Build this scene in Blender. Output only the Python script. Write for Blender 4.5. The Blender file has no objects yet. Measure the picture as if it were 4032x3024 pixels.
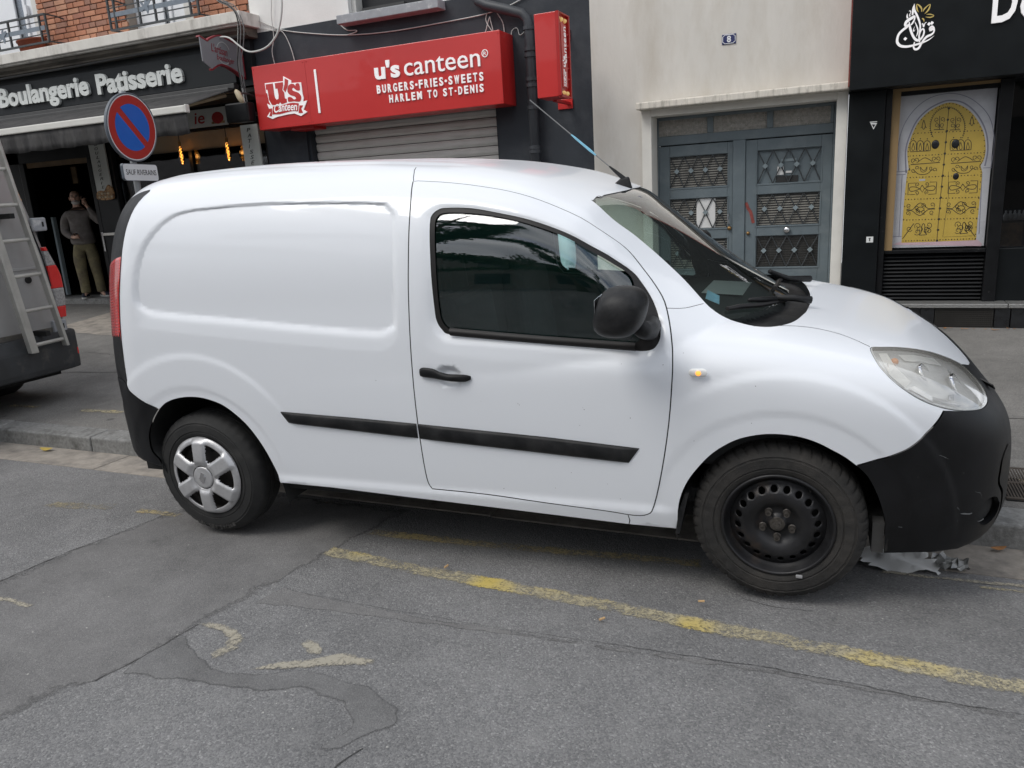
import bpy, bmesh, math, random
import numpy as np
from mathutils import Matrix, Vector
from mathutils.geometry import delaunay_2d_cdt
random.seed(7); RNG = np.random.default_rng(7)
S = bpy.context.scene
COL = S.collection
# ------------------------------------------------------------------ camera
cam_data = bpy.data.cameras.new('camera'); cam = bpy.data.objects.new('camera', cam_data); COL.objects.link(cam)
cam_data.sensor_fit = 'HORIZONTAL'; cam_data.sensor_width = 36.0; cam_data.lens = 27.09
cam_data.clip_start = .05; cam_data.clip_end = 800
cam.matrix_world = Matrix(((.92033, -.04098, .38899, 0), (.38648, .24829, -.88825, 0), (-.06019, .96782, .24435, 1.6051), (0, 0, 0, 1)))
S.camera = cam
# ------------------------------------------------------------------ sky, sun, exposure
SUN_EL, SUN_AZ = math.radians(52), math.radians(215)      # azimuth measured clockwise from +Y
world = bpy.data.worlds.new('World'); S.world = world; world.use_nodes = True
nt = world.node_tree; nt.nodes.clear()
wo = nt.nodes.new('ShaderNodeOutputWorld'); bg = nt.nodes.new('ShaderNodeBackground')
sky = nt.nodes.new('ShaderNodeTexSky'); sky.sky_type = 'NISHITA'; sky.sun_disc = False
sky.sun_elevation = SUN_EL; sky.sun_rotation = SUN_AZ; sky.air_density = 1.0; sky.dust_density = 2.0; sky.ozone_density = 1.0
tc = nt.nodes.new('ShaderNodeTexCoord'); mp = nt.nodes.new('ShaderNodeMapping'); mp.inputs['Scale'].default_value = (1, 1, 3.2)
n1 = nt.nodes.new('ShaderNodeTexNoise'); n1.inputs['Scale'].default_value = 1.7; n1.inputs['Detail'].default_value = 7; n1.inputs['Roughness'].default_value = .58
cr = nt.nodes.new('ShaderNodeValToRGB'); cr.color_ramp.elements[0].position = .36; cr.color_ramp.elements[1].position = .50
n2 = nt.nodes.new('ShaderNodeTexNoise'); n2.inputs['Scale'].default_value = 3.1; n2.inputs['Detail'].default_value = 6
cc = nt.nodes.new('ShaderNodeValToRGB'); cc.color_ramp.elements[0].position = .3; cc.color_ramp.elements[1].position = .7
cc.color_ramp.elements[0].color = (4.6, 4.9, 5.4, 1); cc.color_ramp.elements[1].color = (10.5, 10.6, 10.8, 1)
mx = nt.nodes.new('ShaderNodeMix'); mx.data_type = 'RGBA'
L = nt.links.new
L(tc.outputs['Generated'], mp.inputs['Vector']); L(mp.outputs['Vector'], n1.inputs['Vector']); L(mp.outputs['Vector'], n2.inputs['Vector'])
L(n1.outputs['Fac'], cr.inputs['Fac']); L(n2.outputs['Fac'], cc.inputs['Fac'])
L(cr.outputs['Color'], mx.inputs['Factor']); L(sky.outputs['Color'], mx.inputs['A']); L(cc.outputs['Color'], mx.inputs['B'])
L(mx.outputs['Result'], bg.inputs['Color']); bg.inputs['Strength'].default_value = .10; L(bg.outputs['Background'], wo.inputs['Surface'])
sd = bpy.data.lights.new('sun', 'SUN'); sd.energy = 1.1; sd.angle = math.radians(28); sd.color = (1, .965, .91)
sun = bpy.data.objects.new('sun', sd); COL.objects.link(sun)
sv = Vector((math.sin(SUN_AZ) * math.cos(SUN_EL), math.cos(SUN_AZ) * math.cos(SUN_EL), math.sin(SUN_EL)))
sun.rotation_euler = sv.to_track_quat('Z', 'Y').to_euler()
S.view_settings.view_transform = 'Standard'; S.view_settings.look = 'None'; S.view_settings.exposure = 0.64; S.view_settings.gamma = 1
S.cycles.max_bounces = 10; S.cycles.transparent_max_bounces = 16; S.cycles.glossy_bounces = 5; S.cycles.use_denoising = True

# ------------------------------------------------------------------ helpers
MATS = {}
def M(name, col, rough=.6, metal=0, var=.12, scale=6.0, bump=0.0, bscale=80.0, coat=0, spec=.5, col2=None, c2s=2.0, c2lo=.45, c2hi=.65, emit=0, stretch=None, rvar=.12, alpha=None, trans=0, ior=1.45):
    """procedural principled material: base colour with two scales of noise, optional second colour in patches, optional bump"""
    m = bpy.data.materials.new(name); m.use_nodes = True; MATS[name] = m
    t = m.node_tree; N = t.nodes; b = N['Principled BSDF']; K = t.links.new
    co = N.new('ShaderNodeTexCoord'); src = co.outputs['Object']
    if stretch:
        mpn = N.new('ShaderNodeMapping'); mpn.inputs['Scale'].default_value = stretch; K(src, mpn.inputs['Vector']); src = mpn.outputs['Vector']
    n = N.new('ShaderNodeTexNoise'); n.inputs['Scale'].default_value = scale; n.inputs['Detail'].default_value = 7; n.inputs['Roughness'].default_value = .62; K(src, n.inputs['Vector'])
    rp = N.new('ShaderNodeValToRGB'); K(n.outputs['Fac'], rp.inputs['Fac'])
    lo = [max(0, c * (1 - var)) for c in col]; hi = [min(1, c * (1 + var)) for c in col]
    rp.color_ramp.elements[0].position = .3; rp.color_ramp.elements[0].color = (*lo, 1)
    rp.color_ramp.elements[1].position = .7; rp.color_ramp.elements[1].color = (*hi, 1)
    out = rp.outputs['Color']
    if col2 is not None:
        n2 = N.new('ShaderNodeTexNoise'); n2.inputs['Scale'].default_value = c2s; n2.inputs['Detail'].default_value = 8; n2.inputs['Roughness'].default_value = .66; K(src, n2.inputs['Vector'])
        r2 = N.new('ShaderNodeMapRange'); r2.inputs['From Min'].default_value = c2lo; r2.inputs['From Max'].default_value = c2hi; K(n2.outputs['Fac'], r2.inputs['Value'])
        mxx = N.new('ShaderNodeMix'); mxx.data_type = 'RGBA'; K(r2.outputs['Result'], mxx.inputs['Factor']); K(out, mxx.inputs['A']); mxx.inputs['B'].default_value = (*col2, 1)
        out = mxx.outputs['Result']
    K(out, b.inputs['Base Color'])
    rr = N.new('ShaderNodeMapRange'); rr.inputs['To Min'].default_value = max(.02, rough - rvar); rr.inputs['To Max'].default_value = min(1, rough + rvar); K(n.outputs['Fac'], rr.inputs['Value']); K(rr.outputs['Result'], b.inputs['Roughness'])
    b.inputs['Metallic'].default_value = metal; b.inputs['Specular IOR Level'].default_value = spec
    if coat: b.inputs['Coat Weight'].default_value = coat; b.inputs['Coat Roughness'].default_value = .04
    if bump:
        nb = N.new('ShaderNodeTexNoise'); nb.inputs['Scale'].default_value = bscale; nb.inputs['Detail'].default_value = 5; K(src, nb.inputs['Vector'])
        bp = N.new('ShaderNodeBump'); bp.inputs['Strength'].default_value = bump; bp.inputs['Distance'].default_value = .01; K(nb.outputs['Fac'], bp.inputs['Height']); K(bp.outputs['Normal'], b.inputs['Normal'])
    if emit: b.inputs['Emission Color'].default_value = (*col, 1); b.inputs['Emission Strength'].default_value = emit
    if trans: b.inputs['Transmission Weight'].default_value = trans; b.inputs['IOR'].default_value = ior
    return m
def glassM(name, tint, rough=0.0, base=.04, wavy=0, k=1.5, haze=0, hcol=(.75, .73, .66)):
    """a thin pane: tinted see-through with fresnel reflection"""
    m = bpy.data.materials.new(name); m.use_nodes = True; t = m.node_tree; N = t.nodes; N.clear(); K = t.links.new
    o = N.new('ShaderNodeOutputMaterial'); tr = N.new('ShaderNodeBsdfTransparent'); tr.inputs['Color'].default_value = (*tint, 1)
    gl = N.new('ShaderNodeBsdfGlossy'); gl.inputs['Roughness'].default_value = rough; gl.inputs['Color'].default_value = (.95, .97, 1, 1)
    fr = N.new('ShaderNodeFresnel'); fr.inputs['IOR'].default_value = 1.52
    ad = N.new('ShaderNodeMath'); ad.operation = 'MULTIPLY_ADD'; ad.inputs[1].default_value = k; ad.inputs[2].default_value = base - .04; ad.use_clamp = True
    mi = N.new('ShaderNodeMixShader'); K(fr.outputs[0], ad.inputs[0]); K(ad.outputs[0], mi.inputs[0]); K(tr.outputs[0], mi.inputs[1]); K(gl.outputs[0], mi.inputs[2]); K(mi.outputs[0], o.inputs['Surface'])
    if haze:
        df = N.new('ShaderNodeBsdfDiffuse'); df.inputs['Color'].default_value = (*hcol, 1); m2 = N.new('ShaderNodeMixShader'); m2.inputs[0].default_value = haze; K(tr.outputs[0], m2.inputs[1]); K(df.outputs[0], m2.inputs[2]); K(m2.outputs[0], mi.inputs[1])
    if wavy:
        co = N.new('ShaderNodeTexCoord'); nb = N.new('ShaderNodeTexNoise'); nb.inputs['Scale'].default_value = 3; K(co.outputs['Object'], nb.inputs['Vector'])
        bp = N.new('ShaderNodeBump'); bp.inputs['Strength'].default_value = wavy; bp.inputs['Distance'].default_value = .02; K(nb.outputs['Fac'], bp.inputs['Height']); K(bp.outputs['Normal'], gl.inputs['Normal']); K(bp.outputs['Normal'], fr.inputs['Normal'])
    MATS[name] = m
    return m
def tag(o, label=None, cat=None, group=None, kind=None):
    if label: o['label'] = label
    if cat: o['category'] = cat
    if group: o['group'] = group
    if kind: o['kind'] = kind
    return o
def empty(name, loc, label=None, cat=None, group=None, rot=None):
    o = bpy.data.objects.new(name, None); COL.objects.link(o); o.empty_display_size = .2
    o.location = loc
    if rot is not None: o.rotation_euler = rot
    return tag(o, label, cat, group)
def adopt(o, parent, local=False):
    if parent is None: return o
    o.parent = parent
    if not local:
        w = parent; mw = Matrix()
        chain = []
        while w: chain.append(w); w = w.parent
        for w in reversed(chain):
            mw = mw @ w.matrix_parent_inverse @ (Matrix.LocRotScale(w.location, w.rotation_euler, w.scale))
        o.matrix_parent_inverse = mw.inverted()
    return o
class MB:
    def __init__(s): s.v = []; s.f = []
    def add(s, v, f):
        k = len(s.v); s.v += [tuple(p) for p in v]; s.f += [tuple(i + k for i in q) for q in f]; return s
    def box(s, x0, x1, y0, y1, z0, z1):
        return s.add([(x0, y0, z0), (x1, y0, z0), (x1, y1, z0), (x0, y1, z0), (x0, y0, z1), (x1, y0, z1), (x1, y1, z1), (x0, y1, z1)],
                     [(3, 2, 1, 0), (4, 5, 6, 7), (0, 1, 5, 4), (1, 2, 6, 5), (2, 3, 7, 6), (3, 0, 4, 7)])
    def prism(s, pts, fn, d0, d1):
        """polygon pts (a,b) extruded from d0 to d1; fn(a,b,d)->xyz"""
        n = len(pts)
        return s.add([fn(a, b, d0) for a, b in pts] + [fn(a, b, d1) for a, b in pts],
                     [tuple(range(n)), tuple(range(2 * n - 1, n - 1, -1))] + [(i, i + n, (i + 1) % n + n, (i + 1) % n) for i in range(n)])
    def tube(s, pts, r, n=8, cap=True):
        pts = [Vector(p) for p in pts]; m = len(pts)
        rs = r if hasattr(r, '__len__') else [r] * m
        vs = []; up = None
        for i, p in enumerate(pts):
            d = (pts[min(i + 1, m - 1)] - pts[max(i - 1, 0)]).normalized()
            if up is None: up = Vector((0, 0, 1)) if abs(d.z) < .9 else Vector((1, 0, 0))
            a = d.cross(up).normalized(); b = a.cross(d).normalized(); up = b
            vs += [p + (a * math.cos(2 * math.pi * k / n) + b * math.sin(2 * math.pi * k / n)) * rs[i] for k in range(n)]
        fs = [(i * n + k, i * n + (k + 1) % n, (i + 1) * n + (k + 1) % n, (i + 1) * n + k) for i in range(m - 1) for k in range(n)]
        if cap: fs += [tuple(range(n - 1, -1, -1)), tuple(range((m - 1) * n, m * n))]
        return s.add(vs, fs)
    def lathe(s, prof, n, fn, close=False):
        """profile of (r, h) turned round; fn(a,b,h)->xyz"""
        m = len(prof)
        vs = [fn(r * math.cos(2 * math.pi * k / n), r * math.sin(2 * math.pi * k / n), h) for r, h in prof for k in range(n)]
        fs = [(i * n + k, i * n + (k + 1) % n, (i + 1) * n + (k + 1) % n, (i + 1) * n + k) for i in range(m - 1) for k in range(n)]
        return s.add(vs, fs)
    def build(s, name, mat, parent=None, smooth=False, bevel=0, local=False, seg=2, solid=0):
        me = bpy.data.meshes.new(name); me.from_pydata([tuple(p) for p in s.v], [], s.f); me.validate()
        bm = bmesh.new(); bm.from_mesh(me); bmesh.ops.recalc_face_normals(bm, faces=bm.faces); bm.to_mesh(me); bm.free()
        me.materials.append(MATS[mat] if isinstance(mat, str) else mat)
        if smooth: me.polygons.foreach_set('use_smooth', [True] * len(me.polygons))
        o = bpy.data.objects.new(name, me); COL.objects.link(o)
        if solid: md = o.modifiers.new('solid', 'SOLIDIFY'); md.thickness = solid
        if bevel:
            md = o.modifiers.new('bevel', 'BEVEL'); md.width = bevel; md.segments = seg; md.limit_method = 'ANGLE'; md.angle_limit = math.radians(40)
        return adopt(o, parent, local)
def box(name, mat, x0, x1, y0, y1, z0, z1, parent=None, bevel=0, local=False, seg=2):
    return MB().box(x0, x1, y0, y1, z0, z1).build(name, mat, parent, bevel=bevel, local=local, seg=seg)
def XZ(Y):            # facade plane mapping: (a,b,d) -> (x, Y-d, z): d is how proud of the plane
    return lambda a, b, d: (a, Y - d, b)
def YZ(X):
    return lambda a, b, d: (X + d, a, b)
def poly(name, mat, pts, fn, d0, d1, parent=None, bevel=0):
    return MB().prism(pts, fn, d0, d1).build(name, mat, parent, bevel=bevel)
def ribbon(mb, pts, w, fn, d0, d1):
    """flat ribbon along 2d points with width (number or list)"""
    P = np.array(pts, float); n = len(P); W = np.full(n, w) if not hasattr(w, '__len__') else np.array(w)
    T = np.gradient(P, axis=0); T /= np.maximum(np.linalg.norm(T, axis=1, keepdims=True), 1e-9); Nn = np.stack([-T[:, 1], T[:, 0]], 1)
    Lf = P + Nn * W[:, None] / 2; Rt = P - Nn * W[:, None] / 2
    vs = [fn(a, b, d1) for a, b in Lf] + [fn(a, b, d1) for a, b in Rt] + [fn(a, b, d0) for a, b in Lf] + [fn(a, b, d0) for a, b in Rt]
    fs = []
    for i in range(n - 1):
        fs += [(i, i + 1, n + i + 1, n + i), (i, 2 * n + i, 2 * n + i + 1, i + 1), (n + i + 1, 3 * n + i + 1, 3 * n + i, n + i)]
    fs += [(0, n, 3 * n, 2 * n), (n - 1, 3 * n - 1, 4 * n - 1, 2 * n - 1)]
    return mb.add(vs, fs)
def smooth2(pts, k=6, closed=False):
    """catmull-rom through points"""
    P = [np.array(p, float) for p in pts]; n = len(P); out = []
    rng = range(n) if closed else range(n - 1)
    for i in rng:
        p0 = P[(i - 1) % n] if closed or i > 0 else P[i]; p1 = P[i]; p2 = P[(i + 1) % n]; p3 = P[(i + 2) % n] if closed or i + 2 < n else p2
        for j in range(k):
            t = j / k
            out.append(.5 * ((2 * p1) + (p2 - p0) * t + (2 * p0 - 5 * p1 + 4 * p2 - p3) * t * t + (3 * p1 - p0 - 3 * p2 + p3) * t ** 3))
    if not closed: out.append(P[-1])
    return [tuple(p) for p in out]
TXT = {}; TSC = bpy.data.scenes.new('lettering')      # letters are meshed in a side scene, removed at the end
def text(name, s, x0, x1, z0, z1, fn, mat, parent=None, depth=.01, bold=0.0, shear=0.0, res=3, curve=None):
    """lettering from the built-in font fitted to the rectangle x0..x1, z0..z1 of a plane; fn(a,b,d)->xyz"""
    cu = bpy.data.curves.new('t', 'FONT'); cu.body = s; cu.size = 1; cu.offset = bold; cu.extrude = .5; cu.shear = shear; cu.resolution_u = res
    key = (s, bold, shear)
    if key not in TXT:
        ob = bpy.data.objects.new('t', cu); TSC.collection.objects.link(ob)
        with bpy.context.temp_override(scene=TSC, view_layer=TSC.view_layers[0]): TXT[key] = bpy.data.meshes.new_from_object(ob.evaluated_get(bpy.context.evaluated_depsgraph_get()))
        bpy.data.objects.remove(ob)
    me = TXT[key].copy(); bpy.data.curves.remove(cu)
    P = np.array([v.co[:] for v in me.vertices]); mn = P.min(0); mxx = P.max(0)
    a = x0 + (P[:, 0] - mn[0]) / (mxx[0] - mn[0]) * (x1 - x0); b = z0 + (P[:, 1] - mn[1]) / (mxx[1] - mn[1]) * (z1 - z0); d = (P[:, 2] + .5) * depth
    if curve: b = b + np.array([curve((q - x0) / (x1 - x0)) for q in a])
    for v, (p, q, r) in zip(me.vertices, zip(a, b, d)): v.co = fn(p, q, r)
    bm = bmesh.new(); bm.from_mesh(me); bmesh.ops.recalc_face_normals(bm, faces=bm.faces); bm.to_mesh(me); bm.free()
    me.name = name; me.materials.clear(); me.materials.append(MATS[mat])
    o = bpy.data.objects.new(name, me); COL.objects.link(o)
    return adopt(o, parent)
def copy_to(o, parent, dx=(0, 0, 0), rot=None):
    c = o.copy(); COL.objects.link(c); c.parent = parent; c.location = (o.location[0] + dx[0], o.location[1] + dx[1], o.location[2] + dx[2])
    if rot: c.rotation_euler = rot
    return c
def pip(P, pts):
    x, y = P[:, 0], P[:, 1]; c = np.zeros(len(P), bool); n = len(pts)
    for i in range(n):
        x1, y1 = pts[i]; x2, y2 = pts[(i + 1) % n]
        if y1 == y2: continue
        c ^= ((y1 > y) != (y2 > y)) & (x < (x2 - x1) * (y - y1) / (y2 - y1) + x1)
    return c
def pdist(P, pts, closed=True):
    d = np.full(len(P), 9.0); n = len(pts)
    for i in range(n if closed else n - 1):
        a = np.array(pts[i]); b = np.array(pts[(i + 1) % n]); ab = b - a; L2 = ab @ ab
        if L2 < 1e-14: continue
        t = np.clip(((P - a) @ ab) / L2, 0, 1); d = np.minimum(d, np.hypot(P[:, 0] - a[0] - t * ab[0], P[:, 1] - a[1] - t * ab[1]))
    return d
def pav_z(y): return .05 + .025 * (y - 3.69)

# ------------------------------------------------------------------ materials
M('white_paint', (.775, .80, .84), .38, var=.0, scale=3, coat=.5, rvar=.0, spec=.4, col2=(.50, .50, .48), c2s=46, c2lo=.735, c2hi=.80)
M('black_plastic', (.009, .0095, .0105), .48, spec=.25, var=.25, scale=14, bump=.08, bscale=500, col2=(.032, .032, .033), c2s=5)
M('bumper_plastic', (.0075, .0078, .009), .46, spec=.25, var=.3, scale=9, bump=.10, bscale=420, col2=(.055, .056, .06), c2s=11, c2lo=.66, c2hi=.82)
M('rubber_seal', (.013, .012, .012), .55, var=.2, spec=.35)
M('seam_dark', (.045, .047, .05), .8)
M('tyre_rubber', (.020, .020, .020), .78, var=.3, scale=12, bump=.12, bscale=180, col2=(.038, .037, .035), c2s=6, c2lo=.5, c2hi=.75)
M('tyre_dusty', (.022, .021, .020), .85, var=.3, scale=16, bump=.2, bscale=140, col2=(.042, .038, .034), c2s=7, c2lo=.45, c2hi=.7)
M('hubcap_silver', (.53, .53, .54), .36, metal=.5, var=.12, scale=18, col2=(.26, .25, .24), c2s=9, c2lo=.55, c2hi=.8)
M('steel_black', (.02, .02, .022), .42, metal=.3, var=.4, scale=10, col2=(.05, .036, .028), c2s=9, c2lo=.56, c2hi=.75)
M('steel_dark', (.05, .045, .042), .6, metal=.5, var=.4)
M('nut_steel', (.11, .10, .09), .5, metal=.7, var=.3, scale=60)
M('under_dark', (.012, .012, .012), .9)
M('cabin_dark', (.02, .021, .023), .75, var=.2)
M('cabin_grey', (.05, .052, .053), .7, var=.2)
M('seat_cloth', (.035, .04, .045), .9, var=.25, bump=.2, bscale=300)
M('chrome', (.72, .72, .73), .12, metal=1, var=.05)
M('lamp_reflector', (.90, .90, .90), .22, metal=.55, var=.05)
M('lamp_white', (.86, .86, .84), .3, var=.04)
M('amber', (.85, .30, .05), .25, var=.1)
M('amber_glow', (1.0, .36, .06), .3, emit=.9)
M('tail_red', (.62, .02, .018), .18, var=.15, scale=3, coat=1)
M('tail_red_rib', (.48, .012, .012), .25, coat=1)
M('tail_clear', (.40, .39, .39), .15, var=.35, scale=60, metal=.4)
M('sticker_blue', (.42, .66, .80), .5, var=.15, scale=40)
M('sticker_white', (.75, .76, .75), .5)
M('tape_blue', (.20, .46, .60), .6)
glassM('window_glass', (.78, .90, .87), 0, .05, k=2.4, haze=.02, hcol=(.04, .30, .26))
glassM('screen_glass', (.74, .84, .79), 0, .05, k=1.9, haze=.025, hcol=(.45, .5, .45))
glassM('lamp_lens', (.97, .97, .95), .05, .05, haze=.22, hcol=(.95, .92, .84))
glassM('shop_glass', (.45, .46, .47), .01, .04, k=.7)
glassM('bulb_glass', (.9, .72, .45), 0, .04)
M('mirror_metal', (.7, .72, .74), .03, metal=1, var=.0, rvar=0)
# ------------------------------------------------------------------ ground
def asphalt(name, c0, c1, agg=150.0, bump=.5, chip=.36, blotch=1.3, fade=False):
    m = bpy.data.materials.new(name); m.use_nodes = True; MATS[name] = m; t = m.node_tree; N = t.nodes; b = N['Principled BSDF']; K = t.links.new
    co = N.new('ShaderNodeTexCoord'); src = co.outputs['Object']
    v = N.new('ShaderNodeTexVoronoi'); v.inputs['Scale'].default_value = agg; K(src, v.inputs['Vector'])
    n = N.new('ShaderNodeTexNoise'); n.inputs['Scale'].default_value = blotch; n.inputs['Detail'].default_value = 9; n.inputs['Roughness'].default_value = .66; K(src, n.inputs['Vector'])
    n3 = N.new('ShaderNodeTexNoise'); n3.inputs['Scale'].default_value = 7; n3.inputs['Detail'].default_value = 6; K(src, n3.inputs['Vector'])
    r0 = N.new('ShaderNodeValToRGB'); K(n.outputs['Fac'], r0.inputs['Fac']); r0.color_ramp.elements[0].position = .32; r0.color_ramp.elements[1].position = .68
    r0.color_ramp.elements[0].color = (*[c * .78 for c in c0], 1); r0.color_ramp.elements[1].color = (*[c * 1.2 for c in c0], 1)
    # every stone its own shade
    sp = N.new('ShaderNodeSeparateColor'); K(v.outputs['Color'], sp.inputs['Color'])
    r1 = N.new('ShaderNodeValToRGB'); K(sp.outputs['Red'], r1.inputs['Fac'])
    e = r1.color_ramp.elements; e[0].position = 0; e[0].color = (.42, .42, .43, 1); e[1].position = 1; e[1].color = (1.55, 1.52, 1.46, 1)
    x = e.new(.55); x.color = (.92, .92, .92, 1); x = e.new(.93); x.color = (1.28, 1.27, 1.24, 1); x = e.new(.985); x.color = (1.9, 1.9, 1.85, 1)
    ml = N.new('ShaderNodeMix'); ml.data_type = 'RGBA'; ml.blend_type = 'MULTIPLY'; ml.inputs['Factor'].default_value = chip * 2; K(r0.outputs['Color'], ml.inputs['A']); K(r1.outputs['Color'], ml.inputs['B'])
    # dusty light patches
    mr = N.new('ShaderNodeMapRange'); mr.inputs['From Min'].default_value = .52; mr.inputs['From Max'].default_value = .78; mr.inputs['To Max'].default_value = .45; K(n3.outputs['Fac'], mr.inputs['Value'])
    m2 = N.new('ShaderNodeMix'); m2.data_type = 'RGBA'; K(mr.outputs['Result'], m2.inputs['Factor']); K(ml.outputs['Result'], m2.inputs['A']); m2.inputs['B'].default_value = (*c1, 1)
    # sparse pale specks and dark spots
    v2 = N.new('ShaderNodeTexVoronoi'); v2.inputs['Scale'].default_value = 15; K(src, v2.inputs['Vector'])
    lt = N.new('ShaderNodeMath'); lt.operation = 'LESS_THAN'; lt.inputs[1].default_value = .055; K(v2.outputs['Distance'], lt.inputs[0])
    s2 = N.new('ShaderNodeSeparateColor'); K(v2.outputs['Color'], s2.inputs['Color']); gt = N.new('ShaderNodeMath'); gt.operation = 'GREATER_THAN'; gt.inputs[1].default_value = .72; K(s2.outputs['Red'], gt.inputs[0])
    an = N.new('ShaderNodeMath'); an.operation = 'MULTIPLY'; K(lt.outputs[0], an.inputs[0]); K(gt.outputs[0], an.inputs[1])
    m3 = N.new('ShaderNodeMix'); m3.data_type = 'RGBA'; K(an.outputs[0], m3.inputs['Factor']); K(m2.outputs['Result'], m3.inputs['A']); m3.inputs['B'].default_value = (.42, .41, .38, 1)
    v4 = N.new('ShaderNodeTexVoronoi'); v4.inputs['Scale'].default_value = 2.3; K(src, v4.inputs['Vector'])
    wob = N.new('ShaderNodeMath'); wob.operation = 'MULTIPLY_ADD'; wob.inputs[1].default_value = .12; K(n3.outputs['Fac'], wob.inputs[0]); K(v4.outputs['Distance'], wob.inputs[2])
    l4 = N.new('ShaderNodeMapRange'); l4.inputs['From Min'].default_value = .10; l4.inputs['From Max'].default_value = .14; l4.inputs['To Min'].default_value = .55; l4.inputs['To Max'].default_value = 0; K(wob.outputs[0], l4.inputs['Value'])
    m4 = N.new('ShaderNodeMix'); m4.data_type = 'RGBA'; K(l4.outputs['Result'], m4.inputs['Factor']); K(m3.outputs['Result'], m4.inputs['A']); m4.inputs['B'].default_value = (.04, .04, .041, 1)
    K(m4.outputs['Result'], b.inputs['Base Color']); b.inputs['Roughness'].default_value = .86; b.inputs['Specular IOR Level'].default_value = .35
    bp = N.new('ShaderNodeBump'); bp.inputs['Strength'].default_value = bump; bp.inputs['Distance'].default_value = .006; bp.invert = True
    K(v.outputs['Distance'], bp.inputs['Height']); K(bp.outputs['Normal'], b.inputs['Normal'])
    if fade:      # a ragged feathered rim, so that the repair runs out into the old surface
        at = N.new('ShaderNodeAttribute'); at.attribute_name = 'edge'; ad = N.new('ShaderNodeMath'); ad.operation = 'MULTIPLY_ADD'; ad.inputs[1].default_value = .9; K(n3.outputs['Fac'], ad.inputs[0]); K(at.outputs['Fac'], ad.inputs[2])
        nz = N.new('ShaderNodeTexNoise'); nz.inputs['Scale'].default_value = 45; nz.inputs['Detail'].default_value = 4; K(src, nz.inputs['Vector']); ae = N.new('ShaderNodeMath'); ae.operation = 'MULTIPLY_ADD'; ae.inputs[1].default_value = .7; K(nz.outputs['Fac'], ae.inputs[0]); K(ad.outputs[0], ae.inputs[2])
        mf = N.new('ShaderNodeMapRange'); mf.inputs['From Min'].default_value = .72; mf.inputs['From Max'].default_value = 1.12; K(ae.outputs[0], mf.inputs['Value'])
        tr = N.new('ShaderNodeBsdfTransparent'); mi = N.new('ShaderNodeMixShader'); K(mf.outputs['Result'], mi.inputs[0]); K(tr.outputs[0], mi.inputs[1]); K(b.outputs[0], mi.inputs[2]); K(mi.outputs[0], N['Material Output'].inputs['Surface'])
    return m
asphalt('asphalt_road', (.192, .190, .190), (.245, .242, .237), 170, .48, .28)
asphalt('asphalt_smooth', (.174, .170, .168), (.21, .206, .20), 240, .25, .2, 2.2, True)
asphalt('asphalt_band', (.160, .158, .157), (.185, .183, .18), 240, .25, .18, 3.0, True)
asphalt('asphalt_pavement', (.178, .172, .163), (.245, .236, .222), 240, .3, .28, 1.6)
M('gutter_concrete', (.30, .27, .235), .9, var=.25, scale=9, bump=.3, bscale=120, col2=(.17, .155, .14), c2s=6, c2lo=.48, c2hi=.68)
M('kerb_granite', (.22, .22, .213), .85, var=.3, scale=40, bump=.35, bscale=150, col2=(.09, .088, .082), c2s=7, c2lo=.5, c2hi=.7)

M('iron_grate', (.075, .062, .052), .75, metal=.3, var=.3)
def worn_paint(name, col, lo, hi, scale=26, bright=None):
    m = bpy.data.materials.new(name); m.use_nodes = True; MATS[name] = m; t = m.node_tree; N = t.nodes; b = N['Principled BSDF']; K = t.links.new; o = N['Material Output']
    co = N.new('ShaderNodeTexCoord'); src = co.outputs['Object']
    n = N.new('ShaderNodeTexNoise'); n.inputs['Scale'].default_value = scale; n.inputs['Detail'].default_value = 8; n.inputs['Roughness'].default_value = .72; K(src, n.inputs['Vector'])
    n2 = N.new('ShaderNodeTexNoise'); n2.inputs['Scale'].default_value = 3.2; n2.inputs['Detail'].default_value = 3; K(src, n2.inputs['Vector'])
    v = N.new('ShaderNodeTexVoronoi'); v.inputs['Scale'].default_value = 135; K(src, v.inputs['Vector'])
    sp = N.new('ShaderNodeSeparateColor'); K(v.outputs['Color'], sp.inputs['Color'])
    a1 = N.new('ShaderNodeMath'); a1.operation = 'MULTIPLY_ADD'; a1.inputs[1].default_value = .55; K(n2.outputs['Fac'], a1.inputs[0]); K(n.outputs['Fac'], a1.inputs[2])
    a2 = N.new('ShaderNodeMath'); a2.operation = 'MULTIPLY_ADD'; a2.inputs[1].default_value = .22; K(sp.outputs['Red'], a2.inputs[0]); K(a1.outputs[0], a2.inputs[2])
    at = N.new('ShaderNodeAttribute'); at.attribute_name = 'edge'; a3 = N.new('ShaderNodeMath'); a3.operation = 'MULTIPLY_ADD'; a3.inputs[1].default_value = .30; K(at.outputs['Fac'], a3.inputs[0]); K(a2.outputs[0], a3.inputs[2])
    mr = N.new('ShaderNodeMapRange'); mr.inputs['From Min'].default_value = lo + .3; mr.inputs['From Max'].default_value = hi + .3; K(a3.outputs[0], mr.inputs['Value'])
    rp = N.new('ShaderNodeValToRGB'); K(n2.outputs['Fac'], rp.inputs['Fac']); rp.color_ramp.elements[0].position = .50; rp.color_ramp.elements[1].position = .72
    rp.color_ramp.elements[0].color = (*col, 1); rp.color_ramp.elements[1].color = (*(bright or col), 1); K(rp.outputs['Color'], b.inputs['Base Color']); b.inputs['Roughness'].default_value = .8
    tr = N.new('ShaderNodeBsdfTransparent'); mi = N.new('ShaderNodeMixShader'); K(mr.outputs['Result'], mi.inputs[0]); K(tr.outputs[0], mi.inputs[1]); K(b.outputs[0], mi.inputs[2]); K(mi.outputs[0], o.inputs['Surface'])
worn_paint('yellow_paint', (.40, .355, .24), .65, .98, 34, (.54, .42, .12))
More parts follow.
